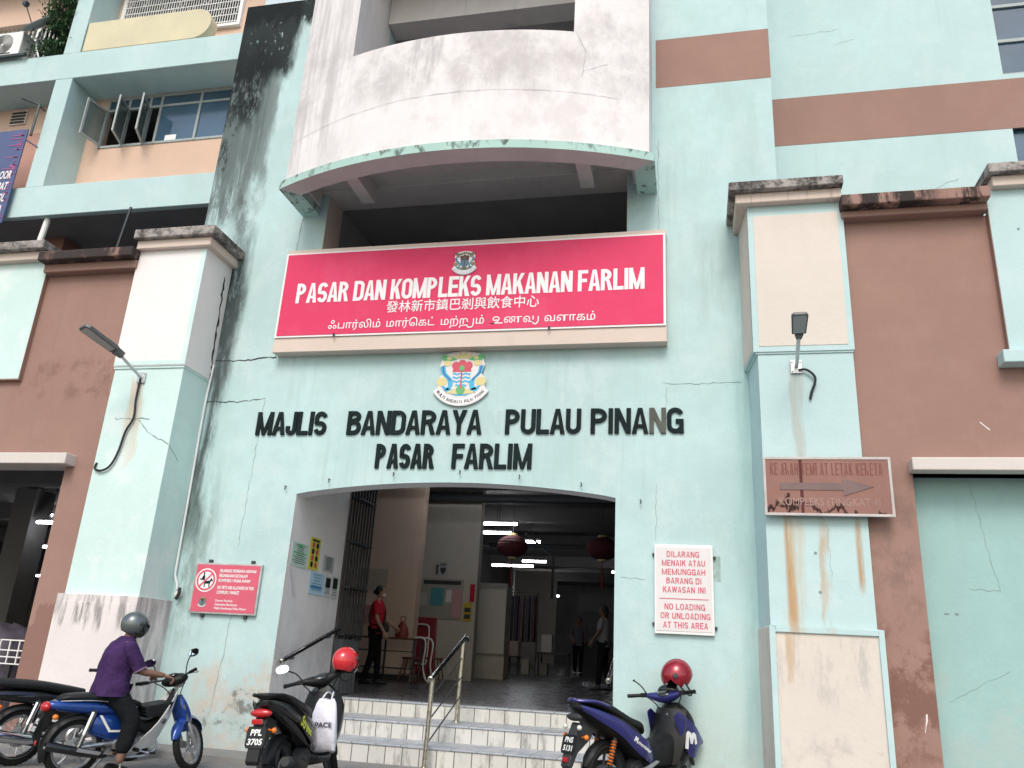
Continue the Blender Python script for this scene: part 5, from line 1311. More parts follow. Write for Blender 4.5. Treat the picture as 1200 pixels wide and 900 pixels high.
yb = board('yellow_poster', 'small yellow and black poster below the red strip', -5.20, -5.0, 1.90, 2.31, 18.69, P_('yellow_poster', (0.55, 0.38, 0.03)), 'poster')
a = NB(18.7, 16.5); a.box(-5.17, -5.03, 18.67, 18.677, 1.95, 2.05); a.box(-5.17, -5.03, 18.67, 18.677, 2.1, 2.2); a.build('print', m_dark, yb, smooth=0)
pb = board('paper_notice', 'pale paper sheet on the tan wall above the pink sheet', -7.08, -6.47, 2.40, 2.83, 16.99, P_('tan_paper', (0.42, 0.36, 0.29)))
board('paper_notice', 'pale pink sheet low on the tan wall behind the woman', -7.15, -6.78, 1.69, 2.07, 16.99, P_('pink_paper2', (0.48, 0.27, 0.26)))
# white board / cabinet
cb = root('white_board', (-4.36, 17.9, 1.22), 'tall white board standing against the hall pillar', 'board')
a = NB(20.0, 18.0); a.box(-5.2, -4.47, 19.9, 19.98, 1.23, 2.78); a.build('panel', P_('white_board_face', (0.58, 0.55, 0.50), 0.5), cb, smooth=0, bevel=0.01)
a = NB(20.0, 18.0); a.box(-5.22, -4.45, 19.89, 19.99, 2.78, 2.88); a.box(-5.2, -4.47, 19.89, 19.9, 2.74, 2.76); a.build('header', P_('grey_header', (0.32, 0.32, 0.30)), cb, smooth=0)
# red folded round table with white tube legs
ft = root('folding_table', (-5.3, 16.32, fz(16.3)), 'red folded table top with white tube legs leaning on the wall', 'table')
a = NB(18.5, 16.5); a.prism([(-6.25, fz(18.3)), (-5.66, fz(18.3)), (-5.70, 1.93), (-6.22, 1.93)], 'y', 18.3, 18.36); a.build('table_top', m_darkred, ft, smooth=0, bevel=0.03)
a = NB(18.5, 16.5); a.tube(spline([(-6.2, 18.26, 1.76), (-6.0, 18.26, 1.77), (-5.86, 18.26, 1.72), (-5.84, 18.26, 1.4), (-5.86, 18.26, 0.97), (-5.95, 18.26, 0.92), (-6.1, 18.26, 0.94)], 4), 0.018, 8); a.build('folded_leg', m_whitepl, ft)
# high table with bag
tb = root('high_table', (-5.3, 14.2, fz(14.2)), 'narrow high table with thin dark legs against the tan wall', 'table')
zt = 1.38
a = MB(); a.box(-5.98, -4.72, 14.05, 14.5, zt - 0.03, zt); a.build('table_top', m_wood, tb, smooth=0, bevel=0.006)
for x in (-5.95, -5.42, -4.75):
    for y in (14.08, 14.46):
        a = MB(); a.box(x - .015, x + .015, y - .015, y + .015, fz(14.2) - 0.02, zt - .03); a.build('leg', m_dark, tb, smooth=0)
a = MB(); a.box(-5.95, -4.75, 14.07, 14.09, 0.86, 0.885); a.box(-5.95, -4.75, 14.07, 14.09, 1.14, 1.16); a.build('stretcher', m_dark, tb, smooth=0)
bg_ = root('red_bag', (-5.05, 14.2, zt), 'dark red carrier bag standing on the high table', 'bag')
a = MB(); a.rings([[(-5.05 + rx * cos(t) , 14.22 + ry * sin(t), z) for t in [2 * pi * i / 14 for i in range(14)]] for rx, ry, z in ((0.11, 0.07, zt), (0.13, 0.085, zt + 0.06), (0.11, 0.06, zt + 0.16), (0.05, 0.03, zt + 0.25), (0.02, 0.02, zt + 0.28))])
a.build('bag_body', mat('maroon_bag', (0.20, 0.03, 0.03), 0.5, var=0.3, bump=0.5, bscale=20), bg_)
a = MB(); a.tube(spline([(-5.07, 14.22, zt + .26), (-5.1, 14.22, zt + .33), (-5.05, 14.22, zt + .36), (-5.0, 14.22, zt + .33), (-5.03, 14.22, zt + .26)], 4), 0.008, 6); a.build('handle', m_darkred, bg_)
# stools
def stool(x, y, label):
    z = fz(y); r_ = root('wooden_stool', (x, y, z), label, 'stool', 'red brown wooden stools by the high table')
    a = MB(); a.lathe([(0.0, 0.42), (0.15, 0.42), (0.16, 0.41), (0.16, 0.39), (0.15, 0.38), (0.0, 0.38)], (x, y, z), n=20); a.build('seat', m_wood, r_)
    for sx, sy in ((1, 1), (1, -1), (-1, 1), (-1, -1)):
        a = MB(); a.tube([(x + sx * .17, y + sy * .14, z), (x + sx * .09, y + sy * .08, z + 0.385)], 0.014, 8); a.build('leg', m_wood, r_)
    a = MB(); a.tube([(x - .145, y - .12, z + .13), (x + .145, y - .12, z + .13)], 0.009, 6); a.build('stretcher', m_wood, r_)
    return r_
stool(-5.02, 14.75, 'red brown wooden stool half under the high table')
stool(-4.78, 15.4, 'red brown wooden stool beside the white tube frame')
wf_ = root('bent_chair', (-4.8, 14.9, fz(14.9)), 'white bent tube chair legs at the end of the high table', 'chair')
a = MB(); z_ = fz(14.9)
a.tube(spline([(-5.0, 14.8, 1.40), (-4.85, 14.8, 1.41), (-4.78, 14.8, 1.3), (-4.80, 14.8, 0.95), (-4.74, 14.8, 0.72), (-4.66, 14.8, z_)], 5), 0.016, 8); a.build('tube', m_whitepl, wf_)
a = MB(); a.tube(spline([(-4.95, 15.05, 1.40), (-4.80, 15.05, 1.41), (-4.72, 15.05, 1.3), (-4.74, 15.05, 0.95), (-4.68, 15.05, 0.72), (-4.62, 15.05, z_)], 5), 0.016, 8); a.build('tube', m_whitepl, wf_)
# lamps
tubes = [(-4.68, -3.85, 17.8, 4.0), (-4.98, -4.24, 19.0, 3.98), (-4.22, -3.81, 20.5, 4.0), (-5.11, -4.38, 24.7, 4.0), (-6.38, -5.02, 26, 4.0), (-7.0, -5.43, 34, 3.72), (-4.55, -4.27, 34, 3.71), (-2.6, -1.5, 27, 4.0), (-14.98, -14.4, 16, 3.7), (-12.92, -12.4, 14, 3.23), (-15.68, -15.0, 17, 3.1), (-20.02, -19.5, 22, 2.8), (-4.3, -3.2, 12.4, 4.25), (-2.6, -1.5, 12.4, 4.25), (-4.6, -3.5, 14.4, 4.3)]  # last three: unseen tubes added behind the arch to brighten the hall
where = ['frontmost', 'second', 'short third', 'fourth', 'long fifth', 'far long', 'far short', 'rear right', 'upper', 'middle bright', 'lower', 'lowest', 'added unseen entrance left', 'added unseen entrance right', 'added unseen entrance rear']
for i, ((x0, x1, y, z), wd_) in enumerate(zip(tubes, where)):
    left = x0 < -8
    lab = f'{wd_} lit fluorescent tube hanging ' + ('in the dark doorway of the left annex' if left else 'under the ceiling inside the market hall')
    r_ = root('tube_light', ((x0 + x1) / 2, y, z), lab, 'lamp', 'fluorescent tubes in the dark interiors')
    a = MB(); a.tube([(x0, y, z), (x1, y, z)], 0.030, 8); a.build('tube', m_tube, r_)
    a = MB(); a.box(x0 - .02, x1 + .02, y + 0.0, y + .05, z + 0.03, z + 0.07); a.box((x0 + x1) / 2 - .006, (x0 + x1) / 2 + .006, y + .02, y + .03, z + .07, 4.7 if not left else 3.95); a.build('fitting', m_greypl, r_, smooth=0)
def lantern(x, y, z, label):
    r_ = root('red_lantern', (x, y, z - 0.35), label, 'lantern', 'red lanterns in the market hall')
    a = MB(); prof = [(0.10, 0.24)] + [(0.34 * cos(radians(t)) + 0.012 * (i % 2), 0.24 * sin(radians(t)) / sin(radians(75))) for i, t in enumerate(range(70, -71, -7))] + [(0.10, -0.24)]
    a.lathe(prof, (x, y, z), n=28); a.build('shade', m_lantern, r_, smooth=20)
    a = MB(); a.lathe([(0.0, 0.29), (0.10, 0.29), (0.11, 0.23)], (x, y, z), n=16); a.build('top_cap', mc_gold, r_); a = MB(); a.lathe([(0.11, -0.23), (0.10, -0.27), (0.0, -0.27)], (x, y, z), n=16); a.build('bottom_cap', mc_gold, r_)
    a = MB(); a.tube([(x, y, z - .27), (x, y, z - .85)], [0.012, 0.03], 6); a.build('tassel', m_darkred, r_)
    a = MB(); a.tube([(x, y, z + .28), (x, y, 4.7)], 0.006, 5); a.build('cord', m_dark, r_)
lantern(-3.97, 18, 3.53, 'round red lantern below the front lit tubes in the hall')
lantern(-1.95, 18, 3.53, 'round red lantern at the right edge of the hall')
# stall clutter
def carton(name, label, x, y, w_, d_, h_, mt, z=None):
    z = fz(y) if z is None else z
    r_ = root(name, (x, y, z), label, 'box')
    a = MB(); a.box(x - w_ / 2, x + w_ / 2, y - d_ / 2, y + d_ / 2, z, z + h_); b_ = a.build('carton', mt, r_, smooth=0, bevel=0.008)
    a = MB(); a.box(x - w_ / 2 - .004, x + w_ / 2 + .004, y - d_ / 2 - .004, y + d_ / 2 + .004, z + h_, z + h_ + 0.02); a.box(x - .03, x + .03, y - d_ / 2 - .003, y - d_ / 2, z + .05, z + h_); a.build('lid', mt, r_, smooth=0)
carton('storage_box', 'pale printed carton on a stand beside the hanging clothes', -4.67, 22, 0.30, 0.3, 0.36, P_('carton_pale', (0.45, 0.36, 0.32)), 1.22)
a = MB(); 
for x in (-4.8, -4.55): a.box(x, x + .03, 21.9, 21.93, fz(22), 1.22); a.box(x, x + .03, 22.1, 22.13, fz(22), 1.22)
a.box(-4.83, -4.5, 21.85, 22.15, 1.19, 1.218); thing_mesh(a, 'small_stand', m_dark, 'thin dark stand carrying the pale carton', 'stand', smooth=0)
carton('storage_box', 'upright cream box on the hall floor left of the white bin', -4.33, 22, 0.2, 0.2, 0.36, P_('carton_cream', (0.46, 0.43, 0.36)))
carton('storage_box', 'low pale bin on the hall floor behind the cream box', -3.95, 22.3, 0.3, 0.25, 0.28, P_('bin_pale', (0.34, 0.34, 0.32)))
carton('storage_box', 'white drawer box with black handles on the stall', -3.78, 22, 0.28, 0.25, 0.42, P_('drawer_white', (0.50, 0.48, 0.44)), 1.36)
a = MB(); a.box(-4.05, -3.2, 21.8, 22.4, 1.30, 1.355); 
for x in (-4.0, -3.25): a.box(x, x + .04, 21.85, 21.9, fz(22), 1.30); a.box(x, x + .04, 22.3, 22.35, fz(22), 1.30)
thing_mesh(a, 'stall_table', m_dark, 'dark stall table with the white drawer box on it', 'table', smooth=0)
rk = root('clothes_rack', (-4.55, 22.4, fz(22.4)), 'rack of dark hanging clothes behind the pale carton', 'rack')
a = MB(); a.tube([(-4.98, 22.4, fz(22)), (-4.98, 22.4, 2.88), (-4.15, 22.4, 2.88), (-4.15, 22.4, fz(22))], 0.018, 8); a.build('frame', m_dark, rk)
rb = random.Random(5)
for k, c in enumerate(((0.16, 0.10, 0.11), (0.08, 0.07, 0.10), (0.18, 0.12, 0.13), (0.10, 0.09, 0.12), (0.14, 0.07, 0.08))):
    x = -4.88 + k * 0.16; a = MB()
    rr_ = []
    for z, w1 in ((2.80, 0.02), (2.72, 0.16), (2.4, 0.15), (1.9, 0.17), (1.6, 0.19)):
        rr_.append([(x + 0.05 * cos(t) + 0.01 * sin(5 * t), 22.4 + w1 * sin(t), z) for t in [2 * pi * i / 18 for i in range(18)]])
    a.rings(rr_); a.build('garment', mat('garment_cloth', c, 0.9, var=0.3, bump=0.5, bscale=12), rk)
a = MB(); a.box(-3.3, -1.0, 25.0, 25.9, fz(25), 1.7); a.box(-3.4, -0.9, 24.9, 26.0, 1.7, 1.76); 
thing_mesh(a, 'stall_counter', m_dark, 'long dark stall counter deep in the hall', 'counter', smooth=0)
a = MB(); a.box(-3.4, -1.0, 24.9, 26.2, 3.05, 3.12); a.box(-3.4, -1.0, 24.9, 24.95, 2.6, 3.05)
for x in (-3.35, -1.05): a.box(x, x + .05, 25, 25.05, 1.76, 3.05)
thing_mesh(a, 'stall_awning', mat('grey_awning', (0.17, 0.17, 0.18), 0.8), 'grey stall awning over the dark counter', 'awning', smooth=0)

# ================================================================ people
def skin_mesh(name, nodes, edges, mt, parent, root_i=0, sub=2, extra=None, label=None):
    me = bpy.data.meshes.new(name)
    keys = list(nodes); ix = {k: i for i, k in enumerate(keys)}
    me.from_pydata([nodes[k][0] for k in keys], [(ix[a], ix[b]) for a, b in edges], [])
    o = bpy.data.objects.new(name, me); COL.objects.link(o)
    o.modifiers.new('skin', 'SKIN')
    for k in keys:
        sv = me.skin_vertices[0].data[ix[k]]; r = nodes[k][1]
        sv.radius = r if isinstance(r, tuple) else (r, r)
        sv.use_root = (ix[k] == root_i)
    s = o.modifiers.new('sub', 'SUBSURF'); s.levels = sub; s.render_levels = sub
    dg = bpy.context.evaluated_depsgraph_get()
    m2 = bpy.data.meshes.new_from_object(o.evaluated_get(dg))
    vs = [v.co.copy() for v in m2.vertices]; fs = [list(p.vertices) for p in m2.polygons]
    bpy.data.objects.remove(o); bpy.data.meshes.remove(me); bpy.data.meshes.remove(m2)
    mb = MB(k=1); mb.add(vs, fs, 0)
    if extra: extra(mb)
    return mb.build(name, mt, parent, smooth=180, label=label)

def face(mb, c, R, rx=0.075, ry=0.068, rz=0.105):
    """head looking along +x of frame R: skull, jaw, nose, eyes, mouth, ears"""
    c = Vector(c)
    mb.ell(c, rx * 1.1, ry, rz, R, 20, 14, 0)
    mb.ell(c + R @ Vector((0.02, 0, -0.055)), 0.06, 0.052, 0.055, R, 14, 10, 0)
    mb.ell(c + R @ Vector((rx * 1.1, 0, -0.012)), 0.018, 0.012, 0.022, R, 8, 6, 0)
    for s in (-1, 1):
        mb.ell(c + R @ Vector((0.0, s * ry, -0.01)), 0.016, 0.008, 0.028, R, 8, 6, 0)
        mb.ell(c + R @ Vector((rx * 0.98, s * 0.028, 0.012)), 0.010, 0.012, 0.008, R, 8, 6, 1)
    mb.ell(c + R @ Vector((rx * 0.98, 0, -0.055)), 0.010, 0.022, 0.006, R, 8, 6, 2)

def hand(mb, w, d, up_, side, curl=0.5, m=0, L=0.17):
    """palm and five fingers from wrist w along d; up_ is the back of the hand; side +1 puts the thumb along up_ x d"""
    w = Vector(w); d = Vector(d).normalized(); u = Vector(up_); u = (u - d * u.dot(d)).normalized(); s = u.cross(d) * side
    mb.rings([[w + d * t + s * (a_ * cos(q)) + u * (b_ * sin(q)) for q in [2 * pi * i / 10 for i in range(10)]] for t, a_, b_ in ((-0.01, 0.026, 0.020), (0.03, 0.036, 0.017), (0.08, 0.040, 0.014), (0.092, 0.034, 0.009))], m)
    for k, ln in enumerate((0.068, 0.078, 0.072, 0.056)):
        p = w + d * 0.085 + s * (0.028 - 0.0185 * k)
        P = [p]; a_ = 0
        for f in (0.42, 0.33, 0.25):
            a_ += curl * 0.95
            P.append(P[-1] + (d * cos(a_) - u * sin(a_)) * ln * f)
        mb.tube(P, [0.0095, 0.009, 0.008, 0.0065], 8, m)
    P = [w + d * 0.03 + s * 0.026, w + d * 0.062 + s * 0.052 - u * 0.006, w + d * 0.09 + s * 0.056 - u * 0.02 * (1 + curl), w + d * 0.112 + s * 0.05 - u * 0.03 * (1 + curl)]
    mb.tube(P, [0.012, 0.011, 0.010, 0.007], 8, m)

def shoe(mb, a, d, m=0, L=0.25):
    a = Vector(a); d = Vector((d[0], d[1], 0)).normalized(); s = Vector((-d.y, d.x, 0))
    rr_ = []
    for t, wd_, h0, h1 in ((-0.07, 0.028, 0, 0.06), (-0.05, 0.038, 0, 0.085), (0.02, 0.042, 0, 0.085), (0.09, 0.046, 0, 0.06), (0.15, 0.044, 0, 0.045), (0.185, 0.026, 0.004, 0.03)):
        c = Vector((a.x, a.y, 0)) + d * t
        rr_.append([c + s * wd_ * cos(q) + Vector((0, 0, a.z - 0.085 + (h0 + h1) / 2 + (h1 - h0) / 2 * sin(q))) for q in [2 * pi * i / 12 for i in range(12)]])
    mb.rings(rr_, m)

def torso(mb, secs, n=24, sub=4):
    """rings (z, cx, rx, ry, tilt) joined into a shirt body"""
    S = spline([Vector(q[:4]) for q in secs], sub)
    rr_ = []
    for i, q in enumerate(S):
        ring = []
        for j in range(n):
            a_ = 2 * pi * j / n
            fold = 1 + 0.022 * sin(a_ * 4 + q[0] * 21) + 0.018 * sin(a_ * 7 - q[0] * 33)
            ring.append((q[1] + q[2] * fold * math.copysign(abs(cos(a_)) ** .85, cos(a_)), q[3] * fold * math.copysign(abs(sin(a_)) ** .85, sin(a_)), q[0]))
        rr_.append(ring)
    mb.rings(rr_)
def sleeve(mb, sh, el, f, r0, r1):
    a_, b_ = Vector(sh), Vector(sh).lerp(Vector(el), f)
    mb.ell(a_, r0, r0, r0, nu=16, nv=10); P = [a_.lerp(b_, t / 5) for t in range(6)]
    mb.tube(P, [r0 + (r1 - r0) * t / 5 + 0.003 * (t % 2) for t in range(6)], 18)

def stand(label, loc, heading, shirt, trouser, skin_m, arms, head_turn=0, H=1.0, mask=False, bag=False, hair_long=False, group=None):
    r_ = root('person', loc, label, 'person', group, local=True)
    n = {'pelvis': ((0, 0, 0.93), 0.105), 'waist': ((0.0, 0, 1.06), 0.095), 'chest': ((0.0, 0, 1.24), 0.105), 'top': ((-0.005, 0, 1.36), 0.075), 'neck': ((0.0, 0, 1.43), 0.047), 'head': ((0.012, 0, 1.50), 0.055)}
    e = [('pelvis', 'waist'), ('waist', 'chest'), ('chest', 'top'), ('top', 'neck'), ('neck', 'head')]
    for s, nm in ((1, 'l'), (-1, 'r')):
        st_ = 0.10 * s
        n[nm + 'hip'] = ((0.0, s * 0.085, 0.87), 0.088); n[nm + 'knee'] = ((0.02 + st_ * 0.3, s * 0.085, 0.48), 0.058); n[nm + 'ank'] = ((-0.02 + st_, s * 0.08, 0.09), 0.04)
        e += [('pelvis', nm + 'hip'), (nm + 'hip', nm + 'knee'), (nm + 'knee', nm + 'ank')]
        sh, el, wr = (0.0, s * 0.175, 1.345), arms[nm][0], arms[nm][1]
        n[nm + 'sh'] = (sh, 0.052); n[nm + 'el'] = (el, 0.038); n[nm + 'wr'] = (wr, 0.026)
        e += [('top', nm + 'sh'), (nm + 'sh', nm + 'el'), (nm + 'el', nm + 'wr')]
    Rh = Matrix.Rotation(radians(head_turn), 3, 'Z')
    def ex(mb):
        face(mb, (0.02, 0, 1.555), Rh)
        for s, nm in ((1, 'l'), (-1, 'r')):
            d = Vector(arms[nm][1]) - Vector(arms[nm][0]); hand(mb, arms[nm][1], d, (0.2, s, 0.4), s, 0.45)
    r_.scale = (H, H, H)
    skin_mesh('body', n, e, [skin_m, m_hair, m_darkred], r_, extra=ex)
    # clothes as their own meshes over the body
    sn = {k: (v[0], tuple(q + 0.014 for q in v[1]) if isinstance(v[1], tuple) else v[1] + 0.014) for k, v in n.items()}
    mb = MB(k=1)
    torso(mb, [(0.84, 0, .128, .168), (0.95, 0, .128, .165), (1.07, 0, .122, .155), (1.22, 0.0, .132, .165), (1.32, -.003, .118, .165), (1.385, -.006, .085, .115), (1.425, 0, .06, .065)])
    for nm in 'lr': sleeve(mb, n[nm + 'sh'][0], n[nm + 'el'][0], 0.72, 0.062, 0.056)
    mb.build('shirt', shirt, r_, smooth=70)
    tr = {k: sn[k] for k in ('pelvis', 'lhip', 'rhip', 'lknee', 'rknee', 'lank', 'rank')}
    tr['pelvis'] = ((0, 0, 0.92), 0.115)
    skin_mesh('trousers', tr, [('pelvis', 'lhip'), ('lhip', 'lknee'), ('lknee', 'lank'), ('pelvis', 'rhip'), ('rhip', 'rknee'), ('rknee', 'rank')], trouser, r_)
    mb = MB(k=1); shoe(mb, (-0.02 + 0.10, 0.08, 0.085), (1, 0.1)); mb.build('shoe', m_hair, r_)
    mb = MB(k=1); shoe(mb, (-0.02 - 0.10, -0.08, 0.085), (1, -0.1)); mb.build('shoe', m_hair, r_)
    mb = MB(k=1); c = Vector((0.02, 0, 1.555))
    mb.ell(c + Rh @ Vector((-0.022, 0, 0.025)), 0.085, 0.078, 0.098, Rh, 18, 12)
    if hair_long: mb.ell(c + Rh @ Vector((-0.06, 0, -0.05)), 0.05, 0.06, 0.11, Rh, 12, 10)
    mb.ell(c + Rh @ Vector((-0.10, 0, 0.0)), 0.035, 0.035, 0.04, Rh, 12, 8)
    mb.build('hair', m_hair, r_)
    if mask:
        mb = MB(k=1); mb.ell(c + Rh @ Vector((0.045, 0, -0.045)), 0.05, 0.055, 0.045, Rh, 14, 10); mb.build('face_mask', m_whitepl, r_)
    if bag:
        mb = MB(k=1); mb.tube(spline([(0.02, 0.12, 1.43), (0.135, 0.02, 1.25), (0.16, -0.10, 1.02)], 6), 0.012, 6); mb.tube(spline([(0.0, 0.13, 1.42), (-0.13, 0.02, 1.25), (-0.10, -0.12, 1.02), (0.08, -0.18, 0.98)], 6), 0.012, 6); mb.build('bag_strap', m_hair, r_)
        mb = MB(k=1); mb.loft([(0.06, 0.94, 0.03, 0.03, 3), (0.09, 0.94, 0.045, 0.08, 3), (0.2, 0.94, 0.05, 0.09, 3), (0.24, 0.94, 0.03, 0.05, 3)]); o = mb.build('shoulder_bag', m_hair, r_); o.location = (0.02, -0.17, 0)
    r_.rotation_euler.z = radians(heading)
    return r_
stand('person in red shirt and black trousers standing at the high table', (-5.18, 13.3, fz(13.3)), 8, m_redcloth, m_trouser, m_skin2,
      {'l': ((0.10, 0.21, 1.10), (0.28, 0.19, 0.98)), 'r': ((0.05, -0.22, 1.08), (0.20, -0.23, 0.87))}, head_turn=12, H=1.03, mask=True, bag=True)
stand('person in pale shirt and dark trousers at the right edge of the hall', (-1.68, 16, fz(16)), 170, mat('pale_shirt', (0.22, 0.22, 0.24), 0.9), m_trouser, m_skin,
      {'l': ((0.05, 0.23, 1.1), (0.18, 0.22, 0.95)), 'r': ((0.02, -0.23, 1.08), (0.08, -0.23, 0.85))}, H=1.0, hair_long=True)
stand('person in dark clothes among the stalls deep in the hall', (-3.1, 23, fz(23)), -80, mat('dark_shirt', (0.09, 0.09, 0.11), 0.9), m_trouser, m_skin,
      {'l': ((0.1, 0.23, 1.1), (0.3, 0.2, 1.0)), 'r': ((0.1, -0.23, 1.1), (0.3, -0.18, 1.0))}, H=1.0)
# ================================================================ motorcycles (built in metres, x forward, y left, rear axle over the origin)
def place(r_, x, y, heading, scale, lean=0.0):
    r_.location = (x * K, y * K, -0.05 * K); r_.rotation_euler = (radians(lean), 0, radians(heading)); r_.scale = (scale,) * 3

def wheel(parent, c, R, tw, T=None, spokes=5, rim_m=None, disc_side=-1, stripe=False):
    c = Vector(c); a = MB(k=1, T=T); h = tw / 2
    a.lathe([(R - 0.075, -h * .75), (R - 0.03, -h), (R - 0.010, -h * .8), (R, -h * .3), (R, h * .3), (R - 0.010, h * .8), (R - 0.03, h), (R - 0.075, h * .75)], c, (0, 1, 0), 40)
    for k in range(36):
        q = 2 * pi * k / 36; d = Vector((cos(q), 0, sin(q))); t = Vector((-sin(q), 0, cos(q)))
        for s in (-1, 1):
            a.tube([c + d * (R - .004) + Vector((0, s * h * .75, 0)) + t * 0.008, c + d * (R + .001) + Vector((0, s * h * .15, 0)) - t * 0.008], 0.0035, 4)
    w = a.build('wheel', m_rubber, parent, smooth=40)
    a = MB(k=1, T=T); r1 = R - 0.07
    a.lathe([(r1, -h * .8), (r1 + .012, -h * .8), (r1 + .012, -h * .7), (r1 - .012, -h * .5), (r1 - .016, 0), (r1 - .012, h * .5), (r1 + .012, h * .7), (r1 + .012, h * .8), (r1, h * .8), (r1 - .022, h * .4), (r1 - .026, 0), (r1 - .022, -h * .4)], c, (0, 1, 0), 40, closed=True)
    for k in range(spokes):
        q = 2 * pi * k / spokes + .3; d = Vector((cos(q), 0, sin(q))); t = Vector((-sin(q), 0, cos(q)))
        if spokes > 10:
            for s in (-1, 1): a.tube([c + d * .03 + t * .03 * s + Vector((0, .03 * s, 0)), c + d * (r1 - .01)], 0.0025, 5)
        else:
            a.tube([c + d * .03, c + d * (r1 * .55) + t * .012, c + d * (r1 - .015)], [0.020, 0.013, 0.016], 6)
    a.lathe([(0.0, -.05), (.028, -.05), (.034, -.03), (.034, .03), (.028, .05), (0.0, .05)], c, (0, 1, 0), 18)
    a.build('rim', rim_m or m_alu, w, smooth=35)
    a = MB(k=1, T=T); yy = disc_side * (h + .008)
    a.lathe([(.055, -.002), (.10, -.002), (.10, .002), (.055, .002)], c + Vector((0, yy, 0)), (0, 1, 0), 28, closed=True); a.build('brake_disc', m_galv, w, smooth=30)
    return w

def arc_sheet(c, R, w_, a0, a1, drop=0.03, n=22, T=None, m=0, mb=None, th=0.005, e=2.4):
    a = mb or MB(k=1, T=T); grid = []
    for i in range(n + 1):
        q = radians(a0 + (a1 - a0) * i / n); row = []
        tp = min(1, 0.55 + 3.0 * min(i, n - i) / n)
        for j in range(9):
            v = -1 + 2 * j / 8
            r = R - drop * abs(v) ** e
            row.append((c[0] + r * cos(q), c[1] + w_ * v * tp, c[2] + r * sin(q)))
        grid.append(row)
    a.sheet(grid, th, m); return a

def plate(parent, lines_, c, w_, h_, tilt, T=None, lab=None):
    """rear number plate facing backwards, tilted"""
    Tm = (T or Matrix.Identity(4)) @ Matrix.Translation(c) @ Matrix.Rotation(radians(-90), 4, 'Z') @ Matrix.Rotation(radians(tilt), 4, 'X')
    a = MB(k=1, T=Tm); a.prism([(-w_ * .42, -h_ / 2), (w_ * .42, -h_ / 2), (w_ / 2, -h_ * .35), (w_ / 2, h_ * .35), (w_ * .42, h_ / 2), (-w_ * .42, h_ / 2), (-w_ / 2, h_ * .35), (-w_ / 2, -h_ * .35)], 'y', -0.004, 0.004)
    p = a.build('number_plate', m_blackpl, parent, smooth=0)
    a = MB(k=1, T=Tm)
    n = len(lines_)
    for i, (s_, f) in enumerate(lines_):
        z = h_ * (0.08 if i == 0 else -0.36); a.text(s_, -w_ * f / 2, w_ * f / 2, z, z + h_ * .30, -0.0055, bold=0.03, shear=0.1)
    a.build('plate_lettering', m_platew, p, smooth=0)
    return p

def grips(parent, L_, R_, mir=(True, True), mcol=None, lever=True, T=None, mir_up=0.19, mir_out=0.08, mirror_m=None):
    for s, (g0, g1) in ((1, L_), (-1, R_)):
        g0, g1 = Vector(g0), Vector(g1); d = (g1 - g0).normalized()
        a = MB(k=1, T=T); a.tube([g0, g1 - d * .01, g1], [0.018, 0.0185, 0.0165], 12); a.lathe([(0.0, 0), (.021, 0), (.021, .012), (0, .014)], g1, d, 12); a.build('grip', m_blackpl, parent)
        a = MB(k=1, T=T); a.tube([g0 + Vector((.05, 0, .0)), g0.lerp(g1, .5) + Vector((.085, 0, -.008)), g1 + Vector((.065, 0, -.012))], 0.007, 6); a.ell(g1 + Vector((.065, 0, -.012)), .010, .010, .010, nu=8, nv=6); a.build('brake_lever', m_galv, parent)

def mirror(parent, base, up_, out, s, T=None, face_dir=(-1, 0, 0), shell=None, face_m=None):
    b = Vector(base); tip = b + Vector((0.02, s * out, up_))
    a = MB(k=1, T=T); a.tube(spline([b, b + Vector((0.01, s * out * .35, up_ * .6)), tip], 4), 0.0065, 8)
    m_ = a.build('mirror', shell or m_blackpl, parent)
    c = tip + Vector((0.0, s * 0.035, 0.02)); d = Vector(face_dir).normalized()
    a = MB(k=1, T=T); u = Vector((0, 0, 1)).cross(d).normalized(); v = d.cross(u)
    ring = lambda t, f: [c + d * t + u * (0.068 * f * math.copysign(abs(cos(q)) ** .8, cos(q))) + v * (0.044 * f * math.copysign(abs(sin(q)) ** .8, sin(q))) for q in [2 * pi * i / 20 for i in range(20)]]
    a.rings([ring(-0.03, .35), ring(-.022, .75), ring(-.006, .98), ring(0.004, 1.0)]); a.build('mirror_shell', shell or m_blackpl, m_)
    a = MB(k=1, T=T); a.add(ring(0.0052, .93), [list(range(20))]); a.build('mirror_glass', m_mirror, m_)

def fork(parent, axle, top, T, m_low=None):
    for s in (-1, 1):
        ax, tp = Vector(axle) + Vector((0, s * .072, 0)), Vector(top) + Vector((0, s * .072, 0))
        a = MB(k=1, T=T); mid = ax.lerp(tp, .52); a.tube([ax - (tp - ax) * .05, ax, ax.lerp(tp, .5), mid], [0.018, 0.023, 0.023, 0.020], 12, 0); a.tube([mid, tp], 0.0155, 12, 1)
        a.build('fork_leg', [m_low or m_alu, m_chrome], parent)

def steer(ax_pt, deg):
    ax = Vector((-0.44, 0, 0.90)).normalized()
    return Matrix.Translation(ax_pt) @ Matrix.Rotation(radians(deg), 4, ax) @ Matrix.Translation(-Vector(ax_pt))

